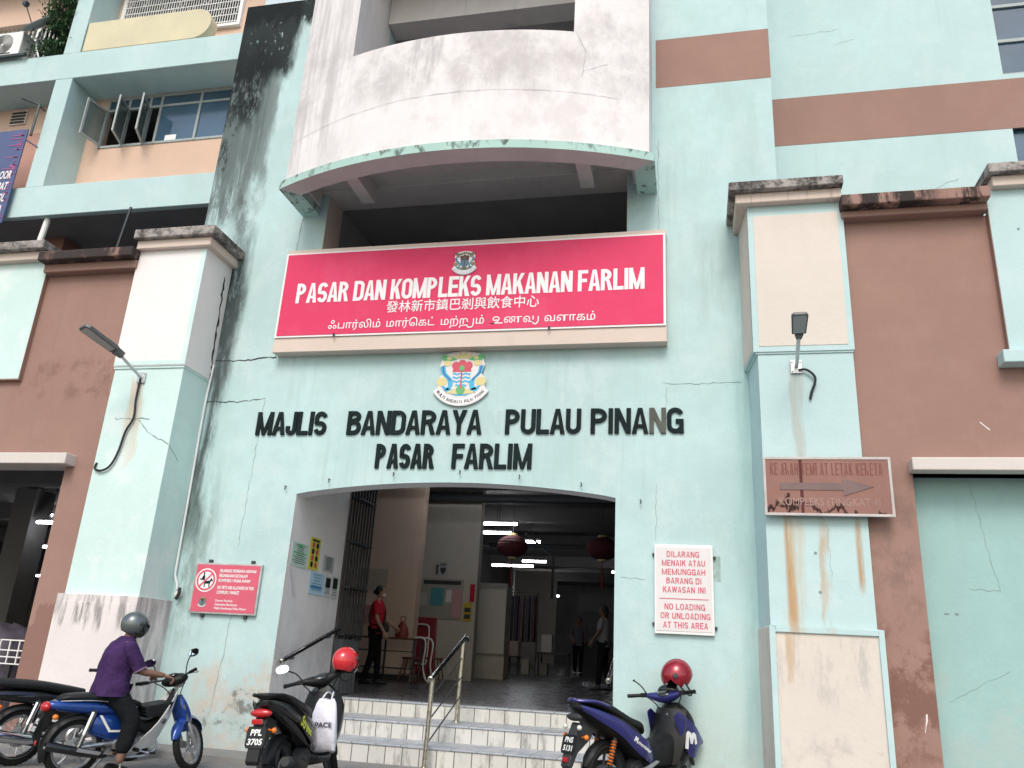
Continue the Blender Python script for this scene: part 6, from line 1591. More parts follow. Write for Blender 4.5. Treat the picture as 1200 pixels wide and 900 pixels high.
def step_through(label, body, shield, long_seat=False, basket=True, plate_text=None, steer_deg=14):
    r_ = root('parked_motorcycle', (0, 0, 0), label, 'motorcycle', 'motorcycles parked in front of the market', local=True)
    S = steer((0.96, 0, 0.88), steer_deg); R = 0.283; FA = (1.215, 0, R)
    wheel(r_, (0, 0, R), R, 0.078, spokes=5 if not long_seat else 18, rim_m=m_alu if not long_seat else m_chrome)
    wheel(r_, FA, R, 0.068, T=S, spokes=5, rim_m=m_alu)
    # tail and side covers
    a = MB(k=1)
    a.loft([(-.34, .690, .035, .022, 2.2), (-.29, .690, .075, .045, 2.4), (-.10, .682, .098, .062, 2.6), (.18, .668, .108, .070, 2.6), (.42, .650, .102, .064, 2.6), (.58, .615, .066, .05, 2.4)], 0, 20, 4)
    a.build('tail_body', body, r_, smooth=50)
    a = MB(k=1)
    a.loft([(.08, .50, .050, .05, 2.6), (.14, .50, .098, .10, 3), (.28, .485, .112, .135, 3.2), (.42, .48, .110, .15, 3.2), (.54, .50, .085, .12, 2.8), (.60, .53, .05, .07, 2.4)], 0, 20, 4)
    a.build('side_cover', body, r_, smooth=50)
    a = MB(k=1)
    for s in (-1, 1):
        a.prism([(.16, .60), (.19, .60), (.30, .455), (.45, .455), (.45, .435), (.285, .435)], 'y', s * .114 - .002, s * .114 + .002, 0)
        a.prism([(.30, .69), (.36, .715), (.52, .705), (.50, .685), (.36, .69), (.33, .675)], 'y', s * .106 - .002, s * .106 + .002, 0)
        a.prism([(.45, .47), (.56, .50), (.52, .455), (.44, .435)], 'y', s * .1135 - .002, s * .1135 + .002, 1)
    a.build('body_decal', [m_platew, m_yellow], r_, smooth=0)
    a = MB(k=1); x0 = -.62 if long_seat else -.24
    if long_seat: a.loft([(x0, .80, .08, .022, 2.6), (x0 + .1, .81, .115, .04, 2.8), (-.2, .815, .13, .048, 2.8), (.1, .80, .135, .05, 2.8), (.35, .765, .125, .05, 2.8), (.58, .735, .07, .04, 2.6)], 0, 18, 4)
    else: a.loft([(x0, .752, .07, .018, 2.6), (x0 + .07, .770, .112, .034, 2.8), (.05, .778, .128, .042, 2.8), (.28, .758, .128, .042, 2.8), (.48, .728, .10, .04, 2.6), (.60, .70, .055, .03, 2.4)], 0, 18, 4)
    a.build('seat', m_seat, r_, smooth=60)
    if not long_seat:
        a = MB(k=1); a.tube(spline([(-.25, .115, .735), (-.1, .136, .742), (.1, .14, .744), (.35, .13, .722), (.55, .08, .68)], 4), 0.006, 6); a.tube(spline([(-.25, -.115, .735), (-.1, -.136, .742), (.1, -.14, .744), (.35, -.13, .722), (.55, -.08, .68)], 4), 0.006, 6); a.build('seat_piping', m_galv, r_)
    if long_seat:
        a = MB(k=1); a.loft([(-.66, .71, .06, .03, 2.6), (-.5, .71, .09, .055, 2.8), (0, .70, .10, .06, 2.8), (.2, .69, .10, .05, 2.8)], 0, 16, 3)
        for s in (-1, 1): a.prism([(-.6, .73), (.05, .715), (.05, .70), (-.6, .712)], 'y', s * .097 - .004, s * .097 + .004, 1)
        a.build('rear_cowl', [m_gblack, m_chrome], r_, smooth=45)
    # rear mudguard with plate carrier
    a = arc_sheet((0, 0, R), R + .045, .075, 62, 205, 0.05)
    a.build('rear_fender', m_blackpl, r_, smooth=50)
    a = MB(k=1); a.prism([(-.24, .66), (-.36, .64), (-.41, .40), (-.375, .32), (-.345, .33), (-.33, .44), (-.26, .56)], 'y', -.035, .035); a.build('plate_carrier', m_blackpl, r_, smooth=0, bevel=.008)
    if plate_text: plate(r_, plate_text, (-.40, 0, .50), .15, .17, -16)
    a = MB(k=1); a.ell((-.345, 0, .675), .05, .082, .052, nu=18, nv=12); a.build('tail_light', m_redlens, r_)
    for s in (-1, 1):
        a = MB(k=1); a.ell((-.27, s * .125, .585), .03, .022, .026, nu=14, nv=10); a.tube([(-.26, s * .11, .585), (-.25, s * .04, .60)], .010, 6); a.build('indicator', m_amber, r_)
        a = MB(k=1); a.ell((-.385, s * .052, .34), .010, .022, .026, nu=10, nv=8) if s == -1 else a.ell((-.385, 0.0, .40), .008, .02, .018, nu=10, nv=8); a.build('reflector', m_redlens, r_)
    # shocks, swing arm, engine, exhaust
    for s in (-1, 1):
        a = MB(k=1); a.tube([(.01, s * .115, R), (.05, s * .113, .44)], .022, 12, 0); a.tube([(.045, s * .113, .42), (.10, s * .11, .63)], .030, 14, 0); a.lathe([(0, .02), (.02, .02), (.02, -.02), (0, -.02)], (.10, s * .11, .635), (0, 1, 0), 12, 1)
        for k in range(9): a.lathe([(.030, 0), (.033, .004), (.030, .008)], Vector((.012, s * .115, R + .02)) + Vector((.04, 0, .145)) * (k / 12), (.26, 0, .96), 12, 1)
        a.build('shock_absorber', [m_chrome, m_dark], r_)
    a = MB(k=1)
    for s in (-1, 1): a.tube([(-.02, s * .085, R), (.25, s * .085, .315), (.50, s * .06, .33)], [.022, .022, .026], 8)
    a.build('swing_arm', m_alu, r_)
    a = MB(k=1)
    a.lathe([(0, -.12), (.085, -.12), (.105, -.10), (.115, -.04), (.115, .05), (.10, .10), (.07, .12), (0, .12)], (.56, 0, .285), (0, 1, 0), 26); a.lathe([(0, -.10), (.06, -.10), (.075, -.07), (.075, .07), (.06, .10), (0, .10)], (.42, 0, .30), (0, 1, 0), 22)
    a.obox((.50, 0, .31), .26, .17, .13)
    for k in range(7): a.lathe([(0, 0), (.062, 0), (.062, .006), (0, .006)], (.66 + k * .02, 0, .335 + k * .003), (1, 0, .15), 18)
    a.lathe([(.0, 0), (.052, 0), (.052, .16), (.045, .19), (0, .2)], (.65, 0, .333), (1, 0, .15), 18)
    a.build('engine', m_alu, r_, smooth=35)
    a = MB(k=1); a.tube(spline([(.84, -.04, .33), (.82, -.09, .26), (.70, -.125, .20), (.45, -.135, .195), (.28, -.14, .215)], 5), .014, 10, 0)
    a.tube([(.30, -.14, .21), (.25, -.142, .22), (.05, -.15, .25), (-.28, -.155, .315), (-.32, -.155, .325)], [.018, .036, .043, .046, .034], 18, 1)
    a.prism([(.22, .255), (-.02, .30), (-.03, .265), (.20, .225)], 'y', -.205, -.198, 0); a.prism([(.38, .275), (.28, .28), (.24, .235), (.34, .225)], 'y', -.19, -.182, 0)
    if long_seat: a.tube([(.2, -.15, .25), (.05, -.16, .27), (-.55, -.18, .35), (-.6, -.18, .355)], [.03, .058, .066, .05], 20, 0)
    a.build('exhaust', [m_chrome, m_gblack], r_, smooth=40)
    a = MB(k=1); a.tube([(.56, -.26, .265), (.56, .26, .265)], .012, 8, 0); 
    for s in (-1, 1): a.tube([(.56, s * .17, .27), (.56, s * .27, .27)], .02, 10, 1); a.tube([(.25, s * .13, .30), (.24, s * .22, .30)], .016, 8, 1)
    a.tube([(.46, -.12, .23), (.46, -.15, .03), (.44, -.17, .01)], .011, 8, 0); a.tube([(.42, .12, .24), (.30, .22, .02)], .011, 8, 0)
    a.tube([(.62, -.14, .25), (.74, -.17, .225)], .008, 6, 0); a.obox((.76, -.17, .225), .06, .04, .02, None, 1)
    a.build('foot_peg', [m_galv, m_rubber], r_)
    # frame spine and leg shield
    a = MB(k=1); a.loft([(.52, .60, .05, .06, 2.6), (.66, .48, .05, .065, 2.6), (.80, .50, .05, .08, 2.6), (.90, .66, .045, .10, 2.6), (.95, .80, .04, .08, 2.6)], 0, 14, 4); a.build('spine_cover', m_blackpl, r_, smooth=50)
    a = MB(k=1); grid = []
    for i in range(17):
        u = i / 16; row = []
        z = .875 - .60 * u; hw = .10 + .155 * sin(min(1, u * 1.35) * pi / 2) - .085 * max(0, u - .62) / .38; x = 1.00 - .15 * u ** 1.3 - .07 * max(0, u - .5)
        for j in range(13):
            v = -1 + 2 * j / 12
            row.append((x - (.05 + .30 * u - .10 * max(0, u - .7)) * abs(v) ** 1.5, hw * math.copysign(abs(v) ** .75, v), z - .03 * abs(v) ** 3))
        grid.append(row)
    a.sheet(grid, .006); sh = a.build('leg_shield', shield, r_, smooth=60)
    a = MB(k=1)
    for s in (-1, 1): a.ell((.80, s * .238, .55), .024, .012, .030, Matrix.Rotation(radians(35), 3, 'Y') @ Matrix.Rotation(radians(0), 3, 'Z'), nu=14, nv=8)
    a.build('shield_vent', m_dark, sh)
    if basket:
        a = MB(k=1); vs_b = [(.60, .69), (.64, .575), (.86, .605), (.91, .745)]
        a.prism(vs_b, 'y', -.17, .17); 
        for k in range(3): a.prism([(.605, .675 - k * .03), (.895 - k * .01, .725 - k * .035), (.895 - k * .01, .715 - k * .035), (.605, .665 - k * .03)], 'y', -.174, .174)
        a.build('carrier_basket', m_blackpl, r_, smooth=0, bevel=.012)
    # front end (turns with the bars)
    fork(r_, FA, (1.02, 0, .68), S)
    a = arc_sheet(FA, R + .04, .07, 28, 172, 0.055, T=S); a.build('front_fender', body, r_, smooth=50)
    a = MB(k=1, T=S); a.loft([(.42, 1.17, .045, .035, 2.6), (.52, 1.13, .085, .06, 2.8), (.62, 1.085, .095, .075, 2.8), (.72, 1.045, .08, .06, 2.6), (.80, 1.02, .05, .04, 2.4)], 0, 18, 4, axis='z'); a.build('fork_cover', body, r_, smooth=50)
    a = MB(k=1, T=S); a.loft([(-.17, 0, .03, .02, 2.4), (-.16, 0, .05, .03, 2.4), (-.06, 0, .075, .05, 2.6), (.06, 0, .075, .05, 2.6), (.16, 0, .05, .03, 2.4), (.17, 0, .03, .02, 2.4)], 0, 18, 3) if False else a.ell((.965, 0, .965), .105, .155, .068, Matrix.Rotation(radians(-18), 3, 'Y'), nu=22, nv=14)
    hb = a.build('handlebar', shield if long_seat else m_blackpl, r_)
    a = MB(k=1, T=S); a.ell((1.045, 0, .945), .05, .085, .06, nu=18, nv=12); a.build('headlight', m_clear, hb)
    a = MB(k=1, T=S); a.ell((.90, 0, 1.012), .045, .07, .02, Matrix.Rotation(radians(-25), 3, 'Y'), nu=16, nv=8); a.build('meter', m_gblack, hb)
    a = MB(k=1, T=S); a.tube(spline([(.80, .33, .985), (.86, .24, .985), (.93, .12, .985), (.94, 0, .985), (.93, -.12, .985), (.86, -.24, .985), (.80, -.33, .985)], 3), .012, 8); a.build('bar_tube', m_dark, hb)
    grips(hb, ((.85, .255, .985), (.785, .355, .985)), ((.85, -.255, .985), (.785, -.355, .985)), T=S)
    for s in (-1, 1): 
        mirror(hb, (.89, s * .18, .995), .19, .055, s, T=S, face_dir=(-1, s * -.15, .12))
    a = MB(k=1, T=S)
    for s in (-1, 1): a.tube(spline([(.88, s * .2, .97), (.95, s * .12, .90), (.98, s * .05, .78), (1.0, s * .04, .62)], 4), .006, 6)
    a.build('cable', m_cable, hb)
    return r_

def scooter(label, col, side, tailcol, plate_text, sport=False, decal=None, steer_deg=20):
    r_ = root('parked_scooter', (0, 0, 0), label, 'scooter', 'motorcycles parked in front of the market', local=True)
    R = 0.255 if not sport else 0.275; tw = .085 if not sport else .13; WB = 1.27 if not sport else 1.34
    S = steer((.98, 0, .85), steer_deg); FA = (WB, 0, R)
    wheel(r_, (0, 0, R), R, tw, spokes=5, rim_m=m_dark); wheel(r_, FA, R, tw * .85, T=S, spokes=5, rim_m=m_dark)
    b_ = 1.0 if not sport else 1.18
    up_ = .03 if not sport else .085
    a = MB(k=1)
    a.loft([(-.42 - .04 * sport, .765 + up_ * 1.3, .035 * b_, .018, 2.3), (-.34, .75 + up_, .09 * b_, .055, 2.6), (-.14, .705 + up_ * .6, .125 * b_, .095, 2.8), (.10, .64 + up_ * .3, .150 * b_, .125, 2.8), (.32, .555, .150 * b_, .150, 2.8), (.46, .47, .125 * b_, .13, 2.6), (.56, .40, .085 * b_, .09, 2.4)], 0, 22, 4)
    a.build('tail_body', tailcol, r_, smooth=50)
    for s in (-1, 1):
        a = MB(k=1); y = s * .118 * b_
        grid = []
        top = spline([(-.44, 0, .80 + up_), (-.25, 0, .775 + up_ * .8), (0, 0, .72 + up_ * .5), (.22, 0, .655), (.42, 0, .56), (.54, 0, .46)], 4); bot = spline([(-.40, 0, .755 + up_), (-.25, 0, .69 + up_ * .8), (0, 0, .60 + up_ * .4), (.2, 0, .50), (.38, 0, .405), (.52, 0, .36)], 4)
        for i, (p, q) in enumerate(zip(top, bot)):
            f = i / (len(top) - 1); yy = s * (b_ * (.045 + .128 * sin(min(1, f * 1.7 + .1) * pi / 2) - .05 * max(0, f - .75) / .25) + .004)
            grid.append([(p.x * (1 - v) + q.x * v, yy + s * .012 * sin(v * pi), p.z * (1 - v) + q.z * v) for v in (0, .25, .5, .75, 1)])
        a.sheet(grid, .006 * s); a.build('side_panel', side, r_, smooth=50)
    a = MB(k=1)
    a.loft([(-.36, .815 + up_ * 1.2, .06, .014, 2.4), (-.30, .82 + up_ * 1.1, .105, .030, 2.8), (-.05, .795 + up_ * .8, .125, .045, 2.8), (.10, .762 + up_ * .5, .13, .05, 2.8), (.28, .735, .13, .05, 2.8), (.44, .70, .105, .045, 2.6), (.53, .655, .05, .04, 2.4)], 0, 20, 4)
    a.build('seat', m_seat, r_, smooth=60)
    a = MB(k=1); a.tube(spline([(-.12, .135 * b_, .80 + up_ * .9), (-.3, .13 * b_, .835 + up_), (-.43, .07, .835 + up_), (-.455, 0, .84 + up_), (-.43, -.07, .835 + up_), (-.3, -.13 * b_, .835 + up_), (-.12, -.135 * b_, .80 + up_ * .9)], 4), .015, 8)
    a.build('grab_rail', m_blackpl if not sport else side, r_)
    a = MB(k=1); a.ell((-.425, 0, .70 + up_ * .9), .035, .095, .036, Matrix.Rotation(radians(-15), 3, 'Y'), nu=18, nv=10); a.build('tail_light', m_redlens if not sport else m_greypl, r_)
    # rear mudguard, plate
    a = MB(k=1); a.prism([(-.20, .66), (-.40, .69 + up_ * .5), (-.47, .60), (-.54, .36), (-.50, .33), (-.42, .47), (-.26, .58)], 'y', -.055, .055); a.build('plate_carrier', m_blackpl if not sport else m_greypl, r_, smooth=0, bevel=.012)
    a = arc_sheet((0, 0, R), R + .03, .06, 40, 165, .03); a.build('rear_fender', m_blackpl, r_, smooth=50)
    plate(r_, plate_text, (-.492, 0, .545), .165, .165, -15)
    a = MB(k=1); a.box(-.505, -.475, -.045, .045, .645, .685) if not sport else a.box(-.545, -.52, -.03, .03, .395, .435); a.build('reflector', m_redlens, r_, smooth=0, bevel=.006)
    if not sport:
        Tm = Matrix.Translation((-.515, 0, .405)) @ Matrix.Rotation(radians(-90), 4, 'Z') @ Matrix.Rotation(radians(-14), 4, 'X')
        a = MB(k=1, T=Tm); a.box(-.05, .05, -.003, .003, -.05, .05, 0); a.box(-.048, .048, -.0036, -.0032, -.048, -.012, 1); lp = a.build('learner_plate', [m_platew, m_redlens], r_, smooth=0)
        a = MB(k=1, T=Tm); a.text('P', -.026, .026, -.036, .038, -.0045, bold=.05); a.build('plate_lettering', m_platew, lp, smooth=0); 
        a = MB(k=1, T=Tm); a.box(-.047, .047, -.0039, -.0036, -.012, .048); a.build('plate_field', m_redlens, lp, smooth=0)
    for s in (-1, 1):
        a = MB(k=1); a.ell((-.40, s * .115 * b_, .585 + up_ * .3), .026, .020, .024, nu=14, nv=10); a.tube([(-.39, s * .10, .585 + up_ * .3), (-.37, s * .03, .60)], .009, 6); a.build('indicator', m_amber, r_)
        if sport: a = MB(k=1); a.ell((-.45, s * .09, .69), .022, .026, .024, nu=14, nv=10); a.tube([(-.44, s * .08, .685), (-.40, s * .03, .66)], .009, 6); a.build('indicator', m_clear, r_)
    # engine unit
    a = MB(k=1); a.loft([(-.10, .27, .045, .07, 2.6), (.0, .275, .06, .11, 2.8), (.25, .27, .065, .10, 2.8), (.45, .285, .06, .10, 2.8), (.55, .30, .04, .06, 2.6)], 0, 16, 3)
    a.v = [p + Vector((0, .10, 0)) for p in a.v]
    a.lathe([(0, -.06), (.085, -.06), (.095, -.03), (.095, .04), (0, .05)], (.36, -.06, .31), (0, 1, 0), 24); a.lathe([(0, -.012), (.05, -.012), (.06, 0), (.06, .01)], (.36, -.125, .31), (0, 1, 0), 20)
    a.build('engine', m_greypl, r_, smooth=40)
    a = MB(k=1); a.tube(spline([(.42, -.06, .26), (.36, -.12, .20), (.25, -.15, .20)], 4), .016, 8, 1); a.tube([(.27, -.15, .20), (.22, -.152, .21), (.10, -.16, .24), (-.22, -.175, .33), (-.27, -.178, .345)], [.02, .045, .055, .058, .038], 18, 0)
    a.loft([(-.2, .335, .012, .045, 2.8), (-.05, .30, .016, .05, 2.8), (.1, .255, .012, .04, 2.8)], 2, 12, 3)
    n = 12 * 7
    for i in range(len(a.v) - n, len(a.v)): a.v[i] = a.v[i] + Vector((0, -.225, 0))
    a.build('exhaust', [m_greypl, m_galv, m_blackpl], r_, smooth=40)
    for s in ((1,) if not sport else (-1, 1)):
        a = MB(k=1); a.tube([(-.06, s * .11, R + .03), (.02, s * .115, .60)], .02, 10, 0)
        for k in range(8): a.lathe([(.022, 0), (.034, .008), (.022, .016)], Vector((-.052, s * .11, R + .09)) + Vector((.07, 0, .22)) * (k / 8), (.25, 0, .97), 12, 1)
        a.build('shock_absorber', [m_dark, m_galv if not sport else m_amber], r_)
    # floorboard and front
    a = MB(k=1)
    if sport: a.loft([(.42, .40, .13, .11, 3), (.55, .41, .15, .13, 3), (.75, .43, .155, .15, 3), (.92, .47, .15, .19, 3)], 0, 18, 3); a.loft([(.40, .29, .16, .05, 3), (.60, .27, .19, .045, 3.2), (.85, .28, .19, .05, 3.2), (.98, .36, .15, .08, 3)], 0, 16, 3)
    else: a.loft([(.40, .30, .14, .06, 3), (.55, .28, .175, .045, 3.4), (.80, .28, .18, .045, 3.4), (.95, .33, .15, .06, 3)], 0, 18, 3)
    a.build('floorboard', m_blackpl, r_, smooth=45)
    a = MB(k=1); grid = []
    for i in range(13):
        u = i / 12; z = .86 - .52 * u; hw = (.155 if not sport else .175) + .05 * sin(u * pi); x = .98 - .14 * u
        grid.append([(x - .045 * cos(v * pi / 2) + .06 * abs(v) ** 2, hw * v, z) for v in [-1 + 2 * j / 10 for j in range(11)]])
    a.sheet(grid, -.01); a.build('inner_shield', m_blackpl if not sport else m_blackpl, r_, smooth=55)
    a = MB(k=1)
    if sport: a.loft([(.30, 1.02, .10, .10, 2.6), (.42, 1.05, .175, .13, 2.8), (.58, 1.09, .20, .16, 2.6), (.72, 1.12, .19, .15, 2.4), (.84, 1.09, .15, .11, 2.4), (.92, 1.05, .08, .05, 2.2)], 0, 22, 4, axis='z')
    else: a.loft([(.30, .99, .10, .08, 2.6), (.42, 1.02, .17, .10, 2.8), (.58, 1.05, .20, .115, 2.6), (.74, 1.06, .195, .105, 2.4), (.86, 1.04, .14, .08, 2.4), (.93, 1.01, .07, .04, 2.2)], 0, 22, 4, axis='z')
    fc = a.build('front_cowl', col, r_, smooth=50)
    for s in (-1, 1):
        a = MB(k=1); a.ell((1.13 if not sport else 1.20, s * .10, .70), .05, .07, .05, Matrix.Rotation(radians(s * 25), 3, 'Z'), nu=14, nv=10); a.build('headlight', m_clear, fc)
        if sport:
            a = MB(k=1); grid = []
            for i in range(9):
                u = i / 8; row = []
                for v in (0, .25, .5, .75, 1):
                    x = .90 + .42 * u - .05 * v; z = .845 - .28 * u ** 1.3 - v * (.05 + .26 * sin(u * pi) ** 1.0); row.append((x, s * (.13 + .085 * sin(min(1, .25 + u) * pi / 2) - .10 * max(0, u - .6) + .02 * sin(v * pi)), z))
                grid.append(row)
            a.sheet(grid, .006 * s); a.build('leg_panel', side, r_, smooth=50)
    a = arc_sheet(FA, R + .03, tw * .55, 25, 165, .045, T=S); a.build('front_fender', m_blackpl, r_, smooth=50)
    fork(r_, FA, (1.06, 0, .66), S, m_dark)
    # handlebar cover
    a = MB(k=1, T=S); rr_ = []
    for y, hx, hz, cx_, cz_ in ((-.20, .018, .018, .90, .995), (-.17, .035, .03, .91, .99), (-.09, .07, .05, .945, .975), (0, .085, .062, .965, .965), (.09, .07, .05, .945, .975), (.17, .035, .03, .91, .99), (.20, .018, .018, .90, .995)):
        rr_.append([(cx_ + hx * cos(q), y, cz_ + hz * sin(q)) for q in [2 * pi * i / 16 for i in range(16)]])
    a.rings(rr_); hb = a.build('handlebar', side if sport else m_blackpl, r_, smooth=60)
    a = MB(k=1, T=S); a.ell((.905, 0, 1.005), .05, .075, .018, Matrix.Rotation(radians(-32), 3, 'Y'), nu=18, nv=8); a.build('meter', m_visor, hb)
    a = MB(k=1, T=S)
    for s in (-1, 1): a.tube([(.90, s * .16, .995), (.875, s * .24, .998)], .014, 8); a.obox((.885, s * .215, .998), .06, .055, .045)
    a.build('switch_gear', m_blackpl, hb, smooth=0, bevel=.006)
    grips(hb, ((.875, .245, .998), (.825, .365, .998)), ((.875, -.245, .998), (.825, -.365, .998)), T=S)
    if not sport:
        mirror(hb, (.90, .19, 1.01), .13, .13, 1, T=S, face_dir=(-1, .1, .25)); mirror(hb, (.90, -.19, 1.01), .13, .06, -1, T=S, face_dir=(-1, -.1, .2))
    else:
        a = MB(k=1, T=S); a.tube(spline([(.90, .19, 1.01), (.91, .25, 1.09), (.92, .33, 1.15)], 4), .007, 8); a.ell((.92, .335, 1.152), .012, .012, .012, nu=10, nv=8); a.build('mirror_stem', m_blackpl, hb)
        a = MB(k=1, T=S); a.ell((1.03, 0, 1.03), .06, .12, .075, Matrix.Rotation(radians(-40), 3, 'Y'), nu=18, nv=12); a.build('wind_screen', m_visor, hb)
    a = MB(k=1, T=S)
    for s in (-1, 1): a.tube(spline([(.90, s * .2, .985), (.97, s * .14, .92), (1.0, s * .06, .80)], 4), .006, 6)
    a.build('cable', m_cable, hb)
    a = MB(k=1); a.lathe([(0, .012), (.022, .012), (.024, 0)], (.925, -.02, .80), (-1, 0, .25), 16, 0); a.lathe([(0, .016), (.010, .016), (.010, .012)], (.925, -.02, .80), (-1, 0, .25), 12, 1); a.build('ignition_lock', [m_galv, m_dark], r_)
    a = MB(k=1); a.tube([(.42, .15, .26), (.36, .26, .02)], .012, 8); a.tube([(.52, -.17, .30), (.50, -.27, .31)], .014, 8); a.build('side_stand', m_dark, r_)
    if sport:
        a = MB(k=1); a.prism([(.30, .335), (.40, .36), (.52, .40), (.56, .39), (.44, .335), (.34, .315)], 'y', -.225, -.20); a.build('foot_peg', m_galv, r_, smooth=0, bevel=.004)
    if decal: decal(r_, b_)
    return r_

def decal_street(r_, b_):
    a = MB(k=1)
    Tm = Matrix.Translation((-.02, -.194, .635)) @ Matrix.Rotation(radians(24), 4, 'Y')
    a.T = Tm; a.text('Street', 0, .30, -.02, .075, 0, bold=0.035, shear=.25)
    a.build('body_decal', m_yellow, r_, smooth=0)
def decal_m(r_, b_):
    a = MB(k=1); Tm = Matrix.Translation((.16, -.229, .585)) @ Matrix.Rotation(radians(27), 4, 'Y'); a.T = Tm
    a.prism([(0, 0), (.014, 0), (.018, .03), (.030, .005), (.040, .03), (.046, 0), (.060, 0), (.05, .05), (.036, .05), (.030, .03), (.022, .05), (.008, .05)], 'y', -.002, 0)
    a.text('movistar', .065, .28, .004, .038, -.001, bold=.03, shear=.2)
    Tm = Matrix.Translation((.985, -.229, .575)) @ Matrix.Rotation(radians(-2), 4, 'Z') @ Matrix.Scale(.85, 4); a.T = Tm
    a.prism([(-.02, -.09), (.02, -.10), (.035, .03), (.05, .035), (.075, -.04), (.10, -.045), (.125, .02), (.14, .015), (.15, -.05), (.185, -.04), (.165, .06), (.13, .085), (.105, .07), (.09, .03), (.075, .08), (.03, .10), (0, .07)], 'y', -.006, .012)
    a.build('body_decal', m_platew, r_, smooth=0)

BLUE = (-5.27, 6.70, 57, 0.92)
bike1 = step_through('blue step-through motorcycle with white leg shield, ridden by the person in purple', m_blue, m_cream_pl, False, True, (('PKL', .62), ('3755', .72)), 38)
place(bike1, *BLUE, lean=0)
bike2 = step_through('black motorcycle with long black seat half hidden behind the blue one', m_gblack, m_cream_pl, True, False, None, 10)
place(bike2, -6.12, 7.0, 58, 0.95)
sc1 = scooter('black scooter with yellow Street lettering, a red helmet and a white bag', m_gblack, m_gblack, m_gblack, (('PPL', .60), ('3705', .78)), False, decal_street, 34)
place(sc1, -3.25, 6.55, 94, 1.01, -3)
sc2 = scooter('indigo and black sport scooter with a crimson helmet on its bars', m_blackpl, m_navy, m_blackpl, (('PNS', .62), ('5131', .70)), True, decal_m, 16)
place(sc2, -0.80, 7.85, 54, 1.02, 0)

def helmet(label, col, T, visor=True, open_to=None):
    """open-face helmet looking along +x of T"""
    r_ = root('helmet', (0, 0, 0), label, 'helmet', local=True, k=1)
    a = MB(k=1); nu, nv = 40, 22
    def P(i, j, f=1.0):
        th = radians(90 - (140) * i / nv)          # 90 (top) .. -50
        ph = 2 * pi * j / nu
        rx, ry, rz = .142 * f, .122 * f, .135 * f
        return Vector((rx * cos(th) * cos(ph) - .008, ry * cos(th) * sin(ph), rz * sin(th)))
    keep = lambda i, j: not ((min(j, nu - j - 1) < 6) and i >= 11) and not (i >= nv - 3 and min(j, nu - j - 1) < 8)
    for f, flip in ((1.0, False), (0.90, True)):
        vs = [P(i, j, f) for i in range(nv + 1) for j in range(nu)]
        fs = []
        for i in range(nv):
            for j in range(nu):
                if keep(i, j):
                    q = (i * nu + j, (i + 1) * nu + j, (i + 1) * nu + (j + 1) % nu, i * nu + (j + 1) % nu)
                    fs.append(q[::-1] if flip else q)
        a.add(vs, fs, 0 if not flip else 1)
    b_ = []
    for i in range(nv):
        for j in range(nu):
            if not keep(i, j): continue
            for (i2, j2, e) in ((i + 1, j, ((i + 1, j), (i + 1, j + 1))), (i, j + 1, ((i, j + 1), (i + 1, j + 1))), (i, j - 1, ((i, j), (i + 1, j)))):
                if i2 >= nv or not keep(i2, j2 % nu):
                    p, q = e; a.add([P(*p), P(*q), P(*q, .9), P(*p, .9)], [(0, 1, 2, 3)], 1)
    sh = a.build('shell', [col, m_rubber], r_, smooth=50)
    if visor:
        a = MB(k=1); grid = []
        for i in range(9):
            th = radians(22 - 62 * i / 8); grid.append([Vector((.152 * cos(th) * cos(ph) - .006, .129 * cos(th) * sin(ph), .140 * sin(th))) * 1.02 for ph in [radians(-62 + 124 * j / 16) for j in range(17)]])
        a.sheet(grid, .003); a.build('visor', m_visor, r_, smooth=60)
    for s in (-1, 1):
        a = MB(k=1); a.lathe([(0, .010), (.016, .008), (.022, 0)], (.03, s * .122, .03), (.1, s, .1), 14); a.build('visor_pivot', m_dark, r_)
    a = MB(k=1); a.tube(spline([(.02, .10, -.07), (.05, .06, -.17), (.05, -.06, -.17), (.02, -.10, -.07)], 5), .007, 6); a.build('chin_strap', m_cable, r_)
    r_.matrix_world = T
    return r_
def on_bike(b, p, rx=0, ry=0, rz=0, s=1.0):
    h, sc = b.rotation_euler.z, b.scale.x
    M_ = Matrix.Translation(b.location) @ b.rotation_euler.to_matrix().to_4x4() @ Matrix.Scale(sc, 4)
    R_ = Matrix.Rotation(radians(rz), 4, 'Z') @ Matrix.Rotation(radians(ry), 4, 'Y') @ Matrix.Rotation(radians(rx), 4, 'X')
    return M_ @ Matrix.Translation(p) @ R_ @ Matrix.Scale(s, 4)
h2 = helmet('red open face helmet hung over the right mirror of the black scooter', m_red, on_bike(sc1, (.98, -.22, 1.15), 0, 12, -25))
h3 = helmet('crimson helmet hung upside on the bars of the indigo scooter', m_crimson, on_bike(sc2, (.99, -.10, 1.18), 8, 55, 150, 1.22), visor=False)
# bag on the black scooter
bg2 = root('carrier_bag', (0, 0, 0), 'white plastic carrier bag lettered PACE hanging on the black scooter', 'bag', local=True, k=1)
a = MB(k=1); rr_ = []
for z, hx, hy, ox in ((.80, .012, .075, .02), (.76, .022, .10, .012), (.68, .040, .118, .0), (.56, .050, .125, -.006), (.44, .052, .13, -.004), (.355, .046, .125, .004), (.335, .022, .10, .01)):
    ring = []
    for i in range(36):
        q = 2 * pi * i / 36; w1 = 1 + .12 * sin(q * 5 + z * 17) + .07 * sin(q * 9 - z * 30)
        ring.append((.69 + ox + hx * w1 * math.copysign(abs(cos(q)) ** .7, cos(q)), -.03 + hy * (1 + .03 * sin(q * 7 + z * 40)) * math.copysign(abs(sin(q)) ** .85, sin(q)), z + .008 * sin(q * 3 + z * 9)))
    rr_.append(ring)
a.rings(rr_); a.build('bag_body', m_bag, bg2, smooth=50)
